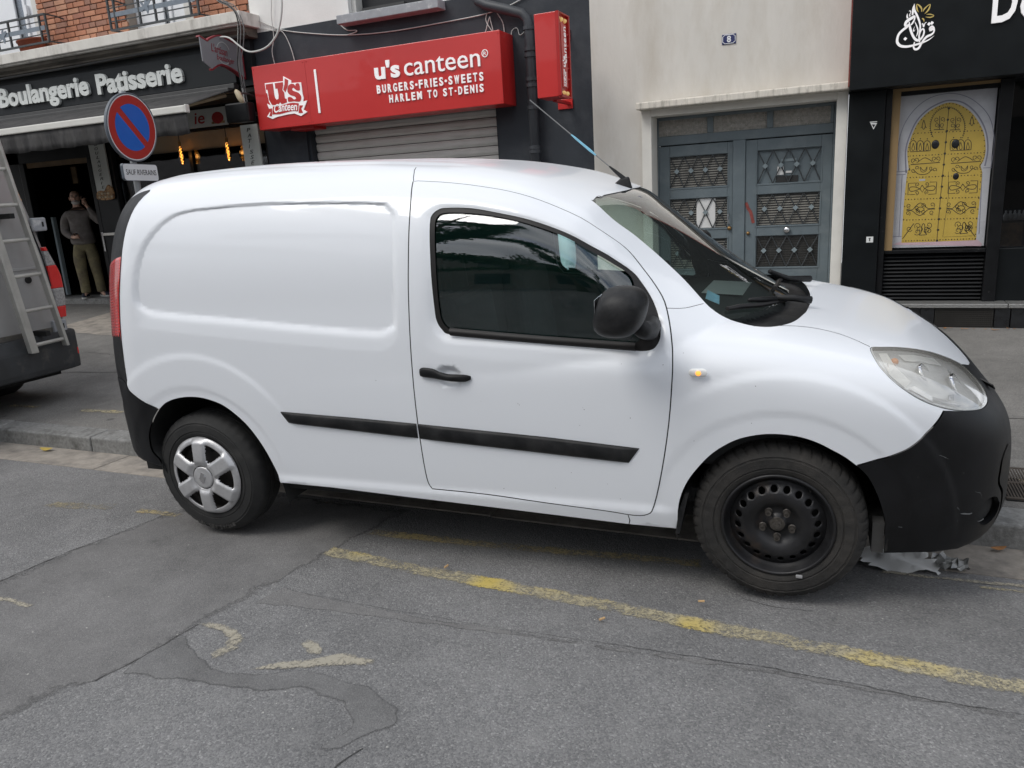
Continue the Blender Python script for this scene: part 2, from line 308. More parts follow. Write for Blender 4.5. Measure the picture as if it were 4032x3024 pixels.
worn_paint('yellow_faint', (.36, .305, .19), .68, 1.0, 30, (.40, .31, .12))
worn_paint('yellow_ghost', (.30, .26, .17), .80, 1.12, 30)
worn_paint('cream_paint', (.35, .32, .255), .58, .92, 34, (.33, .305, .25))
worn_paint('white_scuff', (.55, .55, .53), .92, 1.1, 40)
worn_paint('crack_dark', (.045, .043, .041), .22, .42, 30)
def road_z(y):
    t = min(max((y - 2.3) / 1.39, 0), 1); return -.07 * t * t * (3 - 2 * t)
# road: one sheet to the horizon with its fall to the gutter
ys = [-300, -60, -20, -8, -3, 0, 1.5, 2.3] + [2.3 + 1.39 * k / 14 for k in range(1, 15)]
xs = [-300, -60, -20, -9, -5, -2, 0, 2, 5, 9, 20, 60, 300]
mb = MB(); mb.add([(x, y, road_z(y)) for y in ys for x in xs], [(j * len(xs) + i, j * len(xs) + i + 1, (j + 1) * len(xs) + i + 1, (j + 1) * len(xs) + i) for j in range(len(ys) - 1) for i in range(len(xs) - 1)])
road = mb.build('road', 'asphalt_road', smooth=True); tag(road, kind='structure')
def sheet(name, mat, pts, parent, lift=.004, zf=road_z, edge=None, step=None):
    """flat polygon following the ground, a few millimetres above it, cut into small cells"""
    p2 = [Vector((x, y)) for x, y in pts]; xs_ = [p[0] for p in pts]; ys_ = [p[1] for p in pts]
    st = step or max(.03, min(.12, (max(ys_) - min(ys_)) / 6, ))
    gx_, gy_ = np.meshgrid(np.arange(min(xs_), max(xs_), st * 1.5), np.arange(min(ys_), max(ys_), st)); G = np.stack([gx_.ravel(), gy_.ravel()], 1)
    G = G[pip(G, pts)]; G = G[pdist(G, pts) > st * .4] if len(G) else G; grid = [Vector(g) for g in G]
    n = len(pts)
    vo, eo, fo, *_ = delaunay_2d_cdt(p2 + grid, [(i, (i + 1) % n) for i in range(n)], [], 1, 1e-5)
    me = bpy.data.meshes.new(name); me.from_pydata([(v.x, v.y, zf(v.y) + lift) for v in vo], [], [tuple(f) for f in fo])
    at = me.attributes.new('edge', 'FLOAT', 'POINT'); w = edge or .03
    at.data.foreach_set('value', np.minimum(1, pdist(np.array([(v.x, v.y) for v in vo]), pts) / w).tolist())
    me.materials.append(MATS[mat]); o = bpy.data.objects.new(name, me); COL.objects.link(o)
    bm = bmesh.new(); bm.from_mesh(me); bmesh.ops.recalc_face_normals(bm, faces=bm.faces)
    if sum(f.normal.z for f in bm.faces) < 0: bmesh.ops.reverse_faces(bm, faces=bm.faces)
    bm.to_mesh(me); bm.free()
    return adopt(o, parent)
def jag(pts, amp, step=.06, seed=1):
    r = random.Random(seed); out = []
    for (a, b), (c, d) in zip(pts, pts[1:]):
        L_ = math.hypot(c - a, d - b); n = max(1, int(L_ / step))
        for k in range(n): out.append((a + (c - a) * k / n + r.uniform(-amp, amp), b + (d - b) * k / n + r.uniform(-amp, amp)))
    return out + [pts[-1]]
# gutter slabs and kerb stones
x = -16.0; k = 0
while x < 8:
    ln = random.uniform(1.15, 1.6)
    g = MB().add([(x + .006, 3.40 + random.uniform(-.012, .012), road_z(3.42) + .008), (x + ln, 3.40 + random.uniform(-.012, .012), road_z(3.42) + .008), (x + ln, 3.695, -.062), (x + .006, 3.695, -.062),
                  (x + .006, 3.40, -.2), (x + ln, 3.40, -.2), (x + ln, 3.695, -.2), (x + .006, 3.695, -.2)], [(0, 1, 2, 3), (4, 7, 6, 5), (0, 4, 5, 1), (1, 5, 6, 2), (2, 6, 7, 3), (3, 7, 4, 0)])
    g.build('gutter_slab', 'gutter_concrete', road, bevel=.006); x += ln
# pavement sheet
ys2 = [3.72, 3.872, 5, 6.5, 8.05, 9.5, 13]
mb = MB(); xs2 = [-60, -20, -12, -8, -4, 0, 4, 12, 60]
mb.add([(x, y, pav_z(min(y, 9.6)) if y > 3.88 else (.0535 if y > 3.8 else -.16)) for y in ys2 for x in xs2], [(j * len(xs2) + i, j * len(xs2) + i + 1, (j + 1) * len(xs2) + i + 1, (j + 1) * len(xs2) + i) for j in range(len(ys2) - 1) for i in range(len(xs2) - 1)])
pavement = mb.build('pavement', 'asphalt_pavement', smooth=True); tag(pavement, kind='structure')
x = -16.4
while x < 8:
    ln = random.uniform(.85, 1.15); dz = random.uniform(-.004, .004)
    kb = MB().add([(x, 3.69, -.2), (x + ln - .009, 3.69, -.2), (x + ln - .009, 3.89, -.2), (x, 3.89, -.2), (x, 3.697, .048 + dz), (x + ln - .009, 3.697, .048 + dz), (x + ln - .009, 3.89, .056 + dz), (x, 3.89, .056 + dz)],
                  [(3, 2, 1, 0), (4, 5, 6, 7), (0, 1, 5, 4), (1, 2, 6, 5), (2, 3, 7, 6), (3, 0, 4, 7)])
    kb.build('kerb_stone', 'kerb_granite', pavement, bevel=.014, seg=3); x += ln
# road repairs, seams, cracks
A = [(-3.9, .8), (-3.55, 1.7), (-3.511, 2.014), (-3.471, 2.342), (-3.435, 2.487), (-3.41, 2.653), (-3.397, 2.942), (-3.36, 3.36)]
B = [(-2.12, 3.36), (-2.19, 2.9), (-2.194, 2.705), (-2.234, 2.338), (-2.308, 2.008), (-2.346, 1.757), (-2.392, 1.595), (-2.522, 1.343), (-2.75, .8)]
sheet('asphalt_patch', 'asphalt_smooth', jag(A, .006, .08, 2) + jag(B, .014, .05, 3), road, .0010, edge=.05)
sheet('asphalt_patch', 'asphalt_band', jag([(-2.36, 1.78), (-2.30, 1.93), (-2.18, 1.86), (-2.04, 1.80), (-1.90, 1.80), (-1.80, 1.84), (-1.70, 1.889), (-1.555, 1.885), (-1.425, 1.885), (-1.26, 1.81), (-1.229, 1.755), (-1.28, 1.69), (-1.33, 1.60), (-1.40, 1.56), (-1.36, 1.70), (-1.46, 1.775), (-1.65, 1.80), (-1.78, 1.74), (-1.97, 1.718), (-2.138, 1.691), (-2.33, 1.665)], .008, .04, 5), road, .0018, edge=.03, step=.018)
sheet('asphalt_patch', 'asphalt_smooth', jag([(-2.17, 2.36), (-1.9, 2.33), (-1.4, 2.325), (-1.139, 2.335), (-.667, 2.36), (-.15, 2.385), (.55, 2.372), (3, 2.37), (3, 2.345), (.55, 2.352), (-.15, 2.36), (-.667, 2.335), (-1.139, 2.31), (-1.5, 2.28), (-1.9, 2.25), (-2.2, 2.21)], .006, .05, 6), road, .0011, edge=.02, step=.016)
def crack(pts, w, seed):
    mb = MB(); r = random.Random(seed); q = jag(pts, .004, .03, seed)
    ribbon(mb, q, [w * r.uniform(.4, 1.3) for _ in q], lambda a, b, d: (a, b, road_z(b) + d), .0024, .0026); return mb.build('crack', 'crack_dark', road)
crack([(-3.55, 1.7), (-3.511, 2.014), (-3.471, 2.342), (-3.435, 2.487), (-3.41, 2.653), (-3.397, 2.942)], .0055, 1)
crack([(-2.392, 1.595), (-2.346, 1.757), (-2.308, 2.008)], .0035, 2)
crack([(-.667, 2.37), (-.15, 2.392), (.098, 2.383), (.344, 2.371), (.551, 2.384), (1.2, 2.39)], .0026, 3)
crack([(-2.04, 2.338), (-1.6, 2.335), (-1.139, 2.344), (-.667, 2.37)], .0012, 6)
crack([(-1.27, 1.62), (-1.291, 1.575), (-1.31, 1.5), (-1.36, 1.40), (-1.42, 1.30)], .007, 4)
crack([(-.32, 2.86), (-.2, 2.83), (-.05, 2.84)], .0022, 5)
sheet('paint_scuff', 'white_scuff', jag([(-1.15, 2.33), (-.667, 2.357), (-.15, 2.38), (.2, 2.37), (.55, 2.371), (.55, 2.405), (.2, 2.395), (-.15, 2.412), (-.667, 2.40), (-1.15, 2.36)], .01, .04, 9), road, .0036)
# yellow markings
def line(name, pts, w, mat, seed, parent=road, zf=road_z, lift=.0032):
    P = np.array(pts, float); T = np.gradient(P, axis=0); T /= np.linalg.norm(T, axis=1, keepdims=True); Nn = np.stack([-T[:, 1], T[:, 0]], 1)
    a = jag([tuple(p) for p in P + Nn * w / 2], .006, .05, seed); b = jag([tuple(p) for p in (P - Nn * w / 2)[::-1]], .006, .05, seed + 50)
    return sheet(name, mat, a + b, parent, lift, zf, edge=min(.012, w * .2), step=max(.012, w / 5))
line('yellow_line', [(-2.22, 2.737), (-1.865, 2.70), (-1.3, 2.665), (-.845, 2.632), (-.12, 2.579), (.575, 2.526), (1.4, 2.47), (3, 2.36)], .105, 'yellow_paint', 11)
line('yellow_line', [(-2.16, 3.01), (-1.6, 3.04), (-1.14, 3.085), (-.52, 3.15)], .09, 'yellow_faint', 12)
line('yellow_line', [(.2, 3.305), (.45, 3.315), (.71, 3.33), (1.6, 3.37)], .035, 'cream_paint', 13)
line('yellow_line', [(.55, 3.27), (.72, 3.28), (1.4, 3.3)], .03, 'yellow_paint', 14)
line('yellow_line', [(-4.25, 2.79), (-4.0, 2.83), (-3.78, 2.89)], .12, 'yellow_ghost', 15)
line('yellow_line', [(-3.62, 2.87), (-3.5, 2.885), (-3.30, 2.88)], .07, 'yellow_faint', 16)
line('yellow_line', [(-3.42, 1.90), (-3.25, 1.905), (-3.14, 1.895)], .035, 'cream_paint', 17)
sheet('yellow_digit', 'cream_paint', jag([(-2.308, 2.008), (-2.274, 2.036), (-2.205, 2.04), (-2.119, 2.023), (-2.049, 1.977), (-2.027, 1.92), (-2.045, 1.868), (-2.076, 1.835), (-2.108, 1.863), (-2.09, 1.916), (-2.112, 1.958), (-2.177, 1.996), (-2.25, 2.0)], .004, .03, 18), road, .0032, edge=.012, step=.014)
sheet('yellow_digit', 'cream_paint', jag([(-1.817, 2.018), (-1.807, 2.053), (-1.76, 2.05), (-1.712, 2.019), (-1.694, 1.987), (-1.749, 1.977)], .003, .03, 19), road, .0032, edge=.012, step=.014)
sheet('yellow_digit', 'cream_paint', jag([(-1.90, 1.822), (-1.816, 1.903), (-1.733, 1.938), (-1.625, 2.025), (-1.55, 2.02), (-1.486, 2.027), (-1.476, 1.989), (-1.60, 1.95), (-1.702, 1.897), (-1.80, 1.86)], .004, .03, 20), road, .0032, edge=.012, step=.014)
def pz(y): return pav_z(y)
line('yellow_line', [(-6.55, 4.18), (-6.4, 4.19), (-6.21, 4.19)], .07, 'yellow_faint', 21, pavement, pz)
line('yellow_line', [(-5.72, 4.20), (-5.5, 4.21), (-5.25, 4.22)], .085, 'yellow_paint', 22, pavement, pz)
line('yellow_line', [(.83, 4.20), (1.2, 4.22), (1.8, 4.22)], .09, 'yellow_paint', 23, pavement, pz)
# pavement joints and stains
def pcrack(pts, w, seed):
    mb = MB(); r = random.Random(seed); q = jag(pts, .012, .06, seed); ribbon(mb, q, [w * r.uniform(.5, 1.2) for _ in q], lambda a, b, d: (a, b, pav_z(b) + d), .0020, .0022); return mb.build('crack', 'crack_dark', pavement)
pcrack([(-7.9, 6.0), (-7.2, 5.9), (-6.6, 6.05), (-6.0, 5.95), (-5.2, 6.05)], .012, 31); pcrack([(-7.6, 5.1), (-6.9, 5.25), (-6.3, 5.3)], .014, 32); pcrack([(.55, 5.2), (1.2, 5.25), (2, 5.2)], .008, 33)
sheet('asphalt_patch', 'gutter_concrete', jag([(-9.9, 7.0), (-7.2, 6.7), (-6.6, 7.6), (-7.6, 8.3), (-10.2, 8.3)], .05, .15, 35), pavement, .003, pz)
gr = MB()
for k in range(26): gr.box(.76 + k * .013, .766 + k * .013, 3.97, 4.40, .06, .0685)
for k in range(3): gr.box(.75, 1.10, 3.965 + k * .21, 3.985 + k * .21, .06, .0695)
g_ = empty('gutter_grating', (.9, 4.18, .06), 'rusty slotted iron grating let into the pavement behind the front bumper', 'grating')
gr.build('bar_panel', 'iron_grate', g_); box('backing', 'under_dark', .75, 1.10, 3.96, 4.41, .058, .0635, g_)
# ------------------------------------------------------------------ building materials
M('mortar', (.30, .25, .21), .95, var=.2, bump=.3, bscale=120)
for i, c in enumerate([(.42, .185, .11), (.37, .155, .09), (.46, .215, .13), (.34, .15, .10), (.30, .155, .11), (.45, .235, .15)]):
    M('brick_%d' % i, c, .88, var=.28, scale=22, bump=.35, bscale=90, col2=tuple(q * .55 for q in c), c2s=11, c2lo=.52, c2hi=.75)
M('cornice_stone', (.62, .595, .55), .88, var=.10, scale=5, bump=.2, bscale=60, col2=(.25, .23, .20), c2s=3.5, c2lo=.52, c2hi=.78, stretch=(1.6, 1.6, .5))
M('cornice_dirty', (.13, .115, .095), .9, var=.3, scale=6, col2=(.055, .05, .043), c2s=4, stretch=(.5, 1, 3))
M('pvc_white', (.74, .755, .78), .4, var=.03)
M('old_white', (.60, .59, .56), .6, var=.1, scale=8)
M('rail_iron', (.06, .066, .07), .55, metal=.4, var=.25, scale=30)
M('rail_grey', (.17, .20, .235), .5, metal=.2, var=.15, scale=20)
M('terracotta', (.30, .07, .032), .7, var=.2)
M('fascia_black', (.013, .015, .017), .55, spec=.25, var=.15, scale=3)
M('trim_dark', (.05, .05, .05), .6, var=.25, scale=9)
M('letter_white', (.62, .64, .62), .45, var=.06, scale=5)
M('awning_cloth', (.030, .029, .030), .9, var=.3, scale=7, bump=.15, bscale=200, col2=(.055, .053, .052), c2s=3.5, stretch=(2.5, 1, .8))
M('awning_bar', (.60, .59, .55), .35, var=.05)
M('arm_cream', (.40, .33, .22), .5, var=.15)
M('shopfront_black', (.007, .0075, .0085), .35, spec=.25, var=.3, scale=5)
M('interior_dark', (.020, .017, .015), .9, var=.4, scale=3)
M('interior_warm', (.13, .085, .045), .8, var=.4, scale=5)
M('lintel_cream', (.28, .225, .155), .8, var=.1)
M('panel_white', (.46, .48, .46), .5, var=.06, scale=4)
M('baguette', (.34, .20, .09), .7, var=.5, scale=24, col2=(.10, .045, .02), c2s=17, c2lo=.5, c2hi=.58)
M('print_black', (.02, .02, .02), .6, var=.1)
M('print_red', (.30, .012, .012), .5, var=.15)
M('filament', (1.0, .42, .08), .4, emit=3)
M('sign_grey', (.20, .205, .22), .45, var=.06)
M('sign_darkred', (.20, .012, .022), .5, var=.15)
M('canteen_wall', (.030, .035, .043), .62, spec=.3, var=.14, scale=2.5, bump=.12, bscale=40, col2=(.058, .062, .07), c2s=2.2, c2lo=.5, c2hi=.8)
M('white_render', (.74, .73, .71), .9, var=.05, scale=3, bump=.2, bscale=60)
M('cream_render', (.60, .575, .53), .92, var=.06, scale=2.0, stretch=(1.8, 1, .6), bump=.22, bscale=26, col2=(.49, .45, .39), c2s=1.6, c2lo=.46, c2hi=.76)
M('cream_trim', (.68, .66, .61), .85, var=.06, scale=6, bump=.12, bscale=60)
M('lintel_stone', (.64, .60, .53), .9, var=.12, scale=8, bump=.3, bscale=70, col2=(.24, .22, .185), c2s=7, c2lo=.5, c2hi=.72, stretch=(2.6, 2, .5))
M('zinc_grey', (.30, .31, .33), .7, var=.1, scale=10, col2=(.5, .5, .5), c2s=9, c2lo=.55, c2hi=.65)
M('red_sign', (.52, .019, .017), .38, var=.04, scale=2, coat=.3)
M('red_sign_deep', (.40, .010, .010), .4, var=.05)
M('letter_lit', (.86, .84, .84), .4, var=.02, emit=.12)
M('shutter_slat', (.56, .55, .52), .6, metal=.0, var=.16, scale=5, col2=(.20, .19, .17), c2s=5, c2lo=.56, c2hi=.85, stretch=(.5, 1, 4))
M('shutter_joint', (.06, .055, .05), .9)
M('pipe_dark', (.032, .036, .043), .5, var=.15)
M('door_grey', (.120, .150, .166), .48, var=.12, scale=3, col2=(.165, .195, .205), c2s=4, c2lo=.5, c2hi=.75)
M('door_grey_light', (.21, .255, .275), .5, var=.08)
M('reeded_glass', (.055, .055, .052), .25, var=.3, scale=9)
M('reed_line', (.25, .24, .215), .3, var=.3)
M('hammered_glass', (.30, .28, .25), .2, var=.35, scale=30, bump=.6, bscale=90)
M('paper', (.66, .66, .65), .8, var=.05)
M('enamel_blue', (.012, .018, .10), .25, coat=.5)
M('enamel_white', (.78, .79, .80), .3)
M('shop_black', (.0045, .006, .007), .45, spec=.22, var=.3, scale=4)
M('shop_frame_black', (.006, .0065, .0075), .4, spec=.25, var=.3, scale=9, col2=(.05, .05, .05), c2s=16, c2lo=.66, c2hi=.72)
M('tan_tape', (.25, .165, .075), .75, var=.08, scale=6)
M('poster_white', (.45, .455, .48), .55, var=.08, scale=5, col2=(.37, .365, .40), c2s=4)
M('poster_shadow', (.19, .19, .235), .6, var=.1)
M('poster_pink', (.50, .36, .40), .6, var=.1)
M('poster_yellow', (.47, .33, .06), .5, var=.08, scale=7)
M('poster_ink', (.035, .03, .02), .5)
M('knob_black', (.012, .013, .015), .3)
M('checker_metal', (.34, .34, .33), .4, metal=.7, var=.2, scale=60, bump=.4, bscale=120)
M('black_tile', (.013, .014, .016), .3, var=.3, scale=20)
M('vent_metal', (.035, .033, .03), .6, metal=.3, var=.4)
M('osb_board', (.42, .25, .11), .8, var=.4, scale=16, col2=(.22, .12, .05), c2s=20, c2lo=.5, c2hi=.6)
M('gold_paint', (.55, .42, .13), .5)
M('lamp_gold', (.8, .55, .2), .3, emit=.2)
M('cable_white', (.50, .50, .48), .6)
M('cable_grey', (.17, .17, .17), .7)
M('red_scuff', (.22, .05, .04), .8, var=.3, scale=40)
M('brass', (.28, .17, .07), .45, metal=.8)
YF = 8.05
# ------------------------------------------------------------------ bakery building
bk = empty('bakery_building', (-10.3, 8.4, .2), 'brick bakery building with white ledge and black shopfront at the left', 'building')
wall = MB().box(-10.2, -8.6, 8.07, 8.5, 3.80, 7.5).box(-7.5, -6.64, 8.07, 8.5, 3.80, 7.5).box(-16, -11.6, 8.07, 8.5, 3.80, 7.5).box(-11.6, -10.2, 8.07, 8.5, 6.2, 7.5).box(-8.6, -7.5, 8.07, 8.5, 6.2, 7.5).build('wall', 'mortar', bk)
bmesh_cache = {}
def brick(x0, x1, z0, z1, Y):
    k = (round(x1 - x0, 3), random.randrange(6))
    w = (x1 - x0)
    if k not in bmesh_cache:
        o = MB().box(-w / 2, w / 2, -.012, .012, -(z1 - z0) / 2, (z1 - z0) / 2).build('brick', 'brick_%d' % k[1], None, bevel=.004, seg=1); bmesh_cache[k] = o
    else:
        o = bmesh_cache[k].copy(); COL.objects.link(o)
    o.location = ((x0 + x1) / 2, Y + random.uniform(-.003, .003), (z0 + z1) / 2); o.rotation_euler = (0, random.uniform(-.006, .006), 0)
    o.parent = wall; o.matrix_parent_inverse = bk.matrix_parent_inverse.copy(); o.matrix_parent_inverse = Matrix.Translation(Vector((-10.3, 8.4, .2))) .inverted() @ Matrix.Translation(Vector((-10.3, 8.4, .2)))
    return o
for (xa, xb, ztop) in ((-10.2, -8.6, 4.75), (-7.5, -6.64, 4.45)):
    z = 3.80; row = 0
    while z < ztop:
        x = xa - (.0 if row % 2 else .055) - random.choice((0, .02, .05))
        while x < xb - .02:
            w = random.choice((.20, .20, .10, .20, .105)); a = max(x, xa); b = min(x + w, xb)
            if b - a > .035: brick(a, b, z, z + .058, 8.058)
            x += w + .011
        z += .069; row += 1
for (xa, xb, d0, d1) in ((-11.6, -10.2, -10.83, -10.62), (-8.6, -7.5, -8.12, -8.0)):
    wn = box('window', 'pvc_white', xa, d0, 8.20, 8.26, 3.82, 6.2, bk, bevel=.01)
    box('frame', 'pvc_white', d1, xb - .25, 8.19, 8.26, 3.82, 6.2, wn, bevel=.012); box('frame', 'old_white', xb - .25, xb, 8.17, 8.26, 3.82, 6.2, wn, bevel=.01)
    box('frame', 'pvc_white', d1 - .002, d1 + .05, 8.165, 8.189, 3.82, 6.2, wn, bevel=.008)
    box('pane', 'shop_glass', d0, d1 - .003, 8.225, 8.235, 3.82, 6.2, wn); box('pane_backing', 'cabin_dark', d0, d1, 8.4, 8.42, 3.82, 6.2, wn)  # dark sheet standing in for the room behind the pane
    box('window_handle', 'pvc_white', d1 + .07, d1 + .10, 8.14, 8.19, 4.35, 4.47, wn, bevel=.006)
cor = MB().prism([(8.07, 3.79), (7.70, 3.785), (7.70, 3.665), (7.735, 3.655), (7.735, 3.64), (8.07, 3.64)], lambda a, b, d: (d, a, b), -16, -6.50).build('cornice', 'cornice_stone', bk, bevel=.008)
MB().prism([(8.2, 3.639), (7.78, 3.639), (7.80, 3.60), (7.86, 3.575), (7.86, 3.555), (7.90, 3.54), (8.2, 3.54)], lambda a, b, d: (d, a, b), -16, -6.56).build('cornice_moulding', 'cornice_dirty', bk)
tub = MB().tube([(-16, 7.87, 3.535), (-9.5, 7.87, 3.53), (-8.2, 7.87, 3.545), (-6.66, 7.87, 3.548)], .014); tub.build('cable_conduit', 'trim_dark', bk)
box('wall_strip', 'fascia_black', -16, -6.64, 7.985, 8.4, 3.02, 3.54, bk)
box('fascia', 'fascia_black', -16, -6.87, 7.93, 7.985, 3.06, 3.46, bk, bevel=.01); box('fascia_trim', 'trim_dark', -16, -6.89, 7.90, 7.985, 3.0, 3.058, bk, bevel=.008)
# recessed shopfront
box('shop_wall', 'shopfront_black', -9.90, -7.02, 8.62, 8.66, .17, 1.02, bk); box('shop_wall', 'shopfront_black', -10.30, -9.88, 8.53, 8.62, .17, 2.62, bk, bevel=.01)
MB().add([(-10.30, 8.53, .17), (-10.95, 9.12, .17), (-10.95, 9.12, 2.62), (-10.30, 8.53, 2.62)], [(0, 1, 2, 3)]).build('door_recess_side', 'shopfront_black', bk, solid=.03)
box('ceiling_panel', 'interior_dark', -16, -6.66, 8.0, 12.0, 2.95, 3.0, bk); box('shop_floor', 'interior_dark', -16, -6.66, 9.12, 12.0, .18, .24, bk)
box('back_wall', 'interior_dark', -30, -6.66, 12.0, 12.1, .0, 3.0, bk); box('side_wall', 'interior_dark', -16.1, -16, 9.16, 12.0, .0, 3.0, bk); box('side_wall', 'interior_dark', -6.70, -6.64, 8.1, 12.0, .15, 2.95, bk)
box('lintel', 'lintel_cream', -9.85, -7.0, 8.66, 8.74, 2.40, 2.64, bk); box('head_panel', 'shopfront_black', -9.85, -7.0, 8.60, 8.655, 2.645, 2.95, bk)
box('shop_window', 'shop_glass', -9.87, -7.03, 8.63, 8.64, 1.03, 2.40, bk); box('window_mullion', 'shopfront_black', -8.47, -8.41, 8.60, 8.66, 1.02, 2.40, bk)
box('door_header', 'shopfront_black', -12.9, -10.95, 9.08, 9.16, 2.50, 2.95, bk); box('door_jamb', 'shopfront_black', -11.03, -10.94, 9.06, 9.18, .2, 2.5, bk, bevel=.008)
box('door_jamb', 'shopfront_black', -12.62, -12.50, 9.06, 9.18, .2, 2.5, bk, bevel=.008); box('door_transom', 'interior_warm', -12.48, -11.05, 9.10, 9.13, 2.42, 2.499, bk)
box('doorstep', 'kerb_granite', -12.7, -10.7, 9.02, 9.5, .17, .27, bk, bevel=.012)
box('shop_wall', 'shopfront_black', -16, -12.62, 9.08, 9.16, .17, 2.95, bk)
# interior hints
box('display_case', 'interior_warm', -12.3, -11.6, 10.6, 11.2, .24, 1.25, bk, bevel=.02); box('display_light', 'lintel_cream', -12.3, -11.6, 10.58, 10.6, 1.1, 1.2, bk)
box('door_edge', 'door_grey_light', -12.36, -12.31, 9.25, 9.32, .30, 1.62, bk, bevel=.006); box('wall_picture', 'interior_warm', -12.1, -11.98, 9.6, 9.62, 2.15, 2.42, bk); box('wall_picture', 'interior_warm', -11.55, -11.35, 11.4, 11.42, 1.2, 2.3, bk)
box('door_handle', 'chrome', -10.62, -10.58, 8.74, 8.77, 1.05, 1.35, bk, bevel=.008); box('push_bar', 'cornice_stone', -10.28, -9.95, 8.49, 8.52, 1.30, 1.34, bk, bevel=.006)
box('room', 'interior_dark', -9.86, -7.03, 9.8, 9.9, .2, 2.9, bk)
# lettering on the fascia: slab letters
bs = empty('bakery_sign_lettering', (-9.4, 7.93, 3.14), 'raised white slab letters Boulangerie Patisserie on the black fascia', 'shop lettering')
def slab_word(word, x0, x1, z0, z1, asc):
    o = text('letters', word, x0, x1, z0, z1, XZ(7.929), 'letter_white', bs, .035, .036)
    return o
slab_word('Boulangerie', -11.12, -9.32, 3.085, 3.415, 0); slab_word('Patisserie', -9.17, -7.67, 3.145, 3.40, 0)
# awning
aw = empty('shop_awning', (-10.4, 7.9, 2.97), 'dark grey cloth awning with a white front bar over the bakery front', 'awning')
ROLL = [(-16 + i * (9.13 / 90), 0) for i in range(91)]
mbw = MB(); nn = 91
prof = [(7.92, 3.0, 0), (7.6, 2.91, .006), (7.3, 2.82, .01), (7.06, 2.742, 0)]
mbw.add([(x, y, z - sag * (1 + math.sin(i * .9))) for (y, z, sag) in prof for i, (x, _) in enumerate(ROLL)], [(j * nn + i, j * nn + i + 1, (j + 1) * nn + i + 1, (j + 1) * nn + i) for j in range(3) for i in range(nn - 1)])
mbw.build('canopy', 'awning_cloth', aw, smooth=True, solid=.004)
box('front_bar', 'awning_bar', -16, -6.87, 7.02, 7.075, 2.665, 2.745, aw, bevel=.012)
box('bar_end', 'awning_bar', -6.869, -6.845, 7.015, 7.08, 2.66, 2.75, aw, bevel=.01)
vm = MB(); vn = 260
def vy(i): return 7.05 + .018 * math.sin(i * .33) + .012 * math.sin(i * .83 + 1) + .008 * math.sin(i * 1.9)
vx = [-16 + i * (9.13 / (vn - 1)) for i in range(vn)]
vm.add([(vx[i], 7.05 + (vy(i) - 7.05) * k / 3, 2.668 - k * .078 - (.006 * math.sin(i * .5) if k == 3 else 0)) for k in range(4) for i in range(vn)], [(k * vn + i, k * vn + i + 1, (k + 1) * vn + i + 1, (k + 1) * vn + i) for k in range(3) for i in range(vn - 1)])
vm.build('valance', 'awning_cloth', aw, smooth=True, solid=.003)
MB().tube([(-7.0, 7.86, 2.93), (-7.35, 7.45, 2.80), (-6.98, 7.09, 2.71)], .028).build('folding_arm', 'arm_cream', aw); box('cassette', 'trim_dark', -16, -6.9, 7.80, 7.93, 2.945, 3.0, aw, bevel=.01)
box('arm_elbow', 'arm_cream', -7.42, -7.28, 7.42, 7.48, 2.775, 2.83, aw, bevel=.012)
# hanging panels, bulbs, small sign under awning
bp1 = empty('vertical_panel', (-10.09, 8.5, 1.8), 'tall white panel reading BOULANGERIE with bread picture below, beside the bakery door', 'sign panel')
box('panel', 'panel_white', -10.24, -9.93, 8.49, 8.51, 1.95, 2.62, bp1)
for i, ch in enumerate('BOULANGERIE'): text('letters', ch, -10.125, -10.06 if ch != 'I' else -10.09, 2.585 - i * .0605, 2.625 - i * .0605, XZ(8.489), 'print_black', bp1, .002, 0, .25)
MB().prism(smooth2([(-10.24, 1.83), (-9.93, 1.83), (-9.93, 2.0), (-9.99, 2.03), (-10.04, 1.99), (-10.09, 1.945), (-10.16, 1.955), (-10.24, 1.93)], 4, True), XZ(8.488), -.02, .001).build('bread_picture', 'baguette', bp1)
box('panel', 'panel_white', -10.24, -9.93, 8.4905, 8.51, 1.83, 1.9495, bp1)
for i in range(9):
    cx = -10.20 + (i % 5) * .062; cz = 1.86 + (i // 5) * .05
    MB().lathe([(.0, .02), (.012, .017), (.018, .008), (.021, 0)], 10, lambda a, b, d, cx=cx, cz=cz: (cx + a * 1.2, 8.487 - d * .3, cz + b * .9)).build('bread_loaf', 'lintel_cream' if i % 2 else 'arm_cream', bp1, smooth=True)
bp2 = empty('vertical_panel', (-6.82, 8.0, 1.9), 'tall white panel reading PATISSERIE at the corner left of the red sign', 'sign panel')
box('panel', 'panel_white', -6.955, -6.69, 7.98, 8.0, 1.2, 2.575, bp2)
for i, ch in enumerate('PATISSERIE'): text('letters', ch, -6.86, -6.80 if ch != 'I' else -6.84, 2.49 - i * .0645, 2.535 - i * .0645, XZ(7.979), 'print_black', bp2, .002, 0, .25)
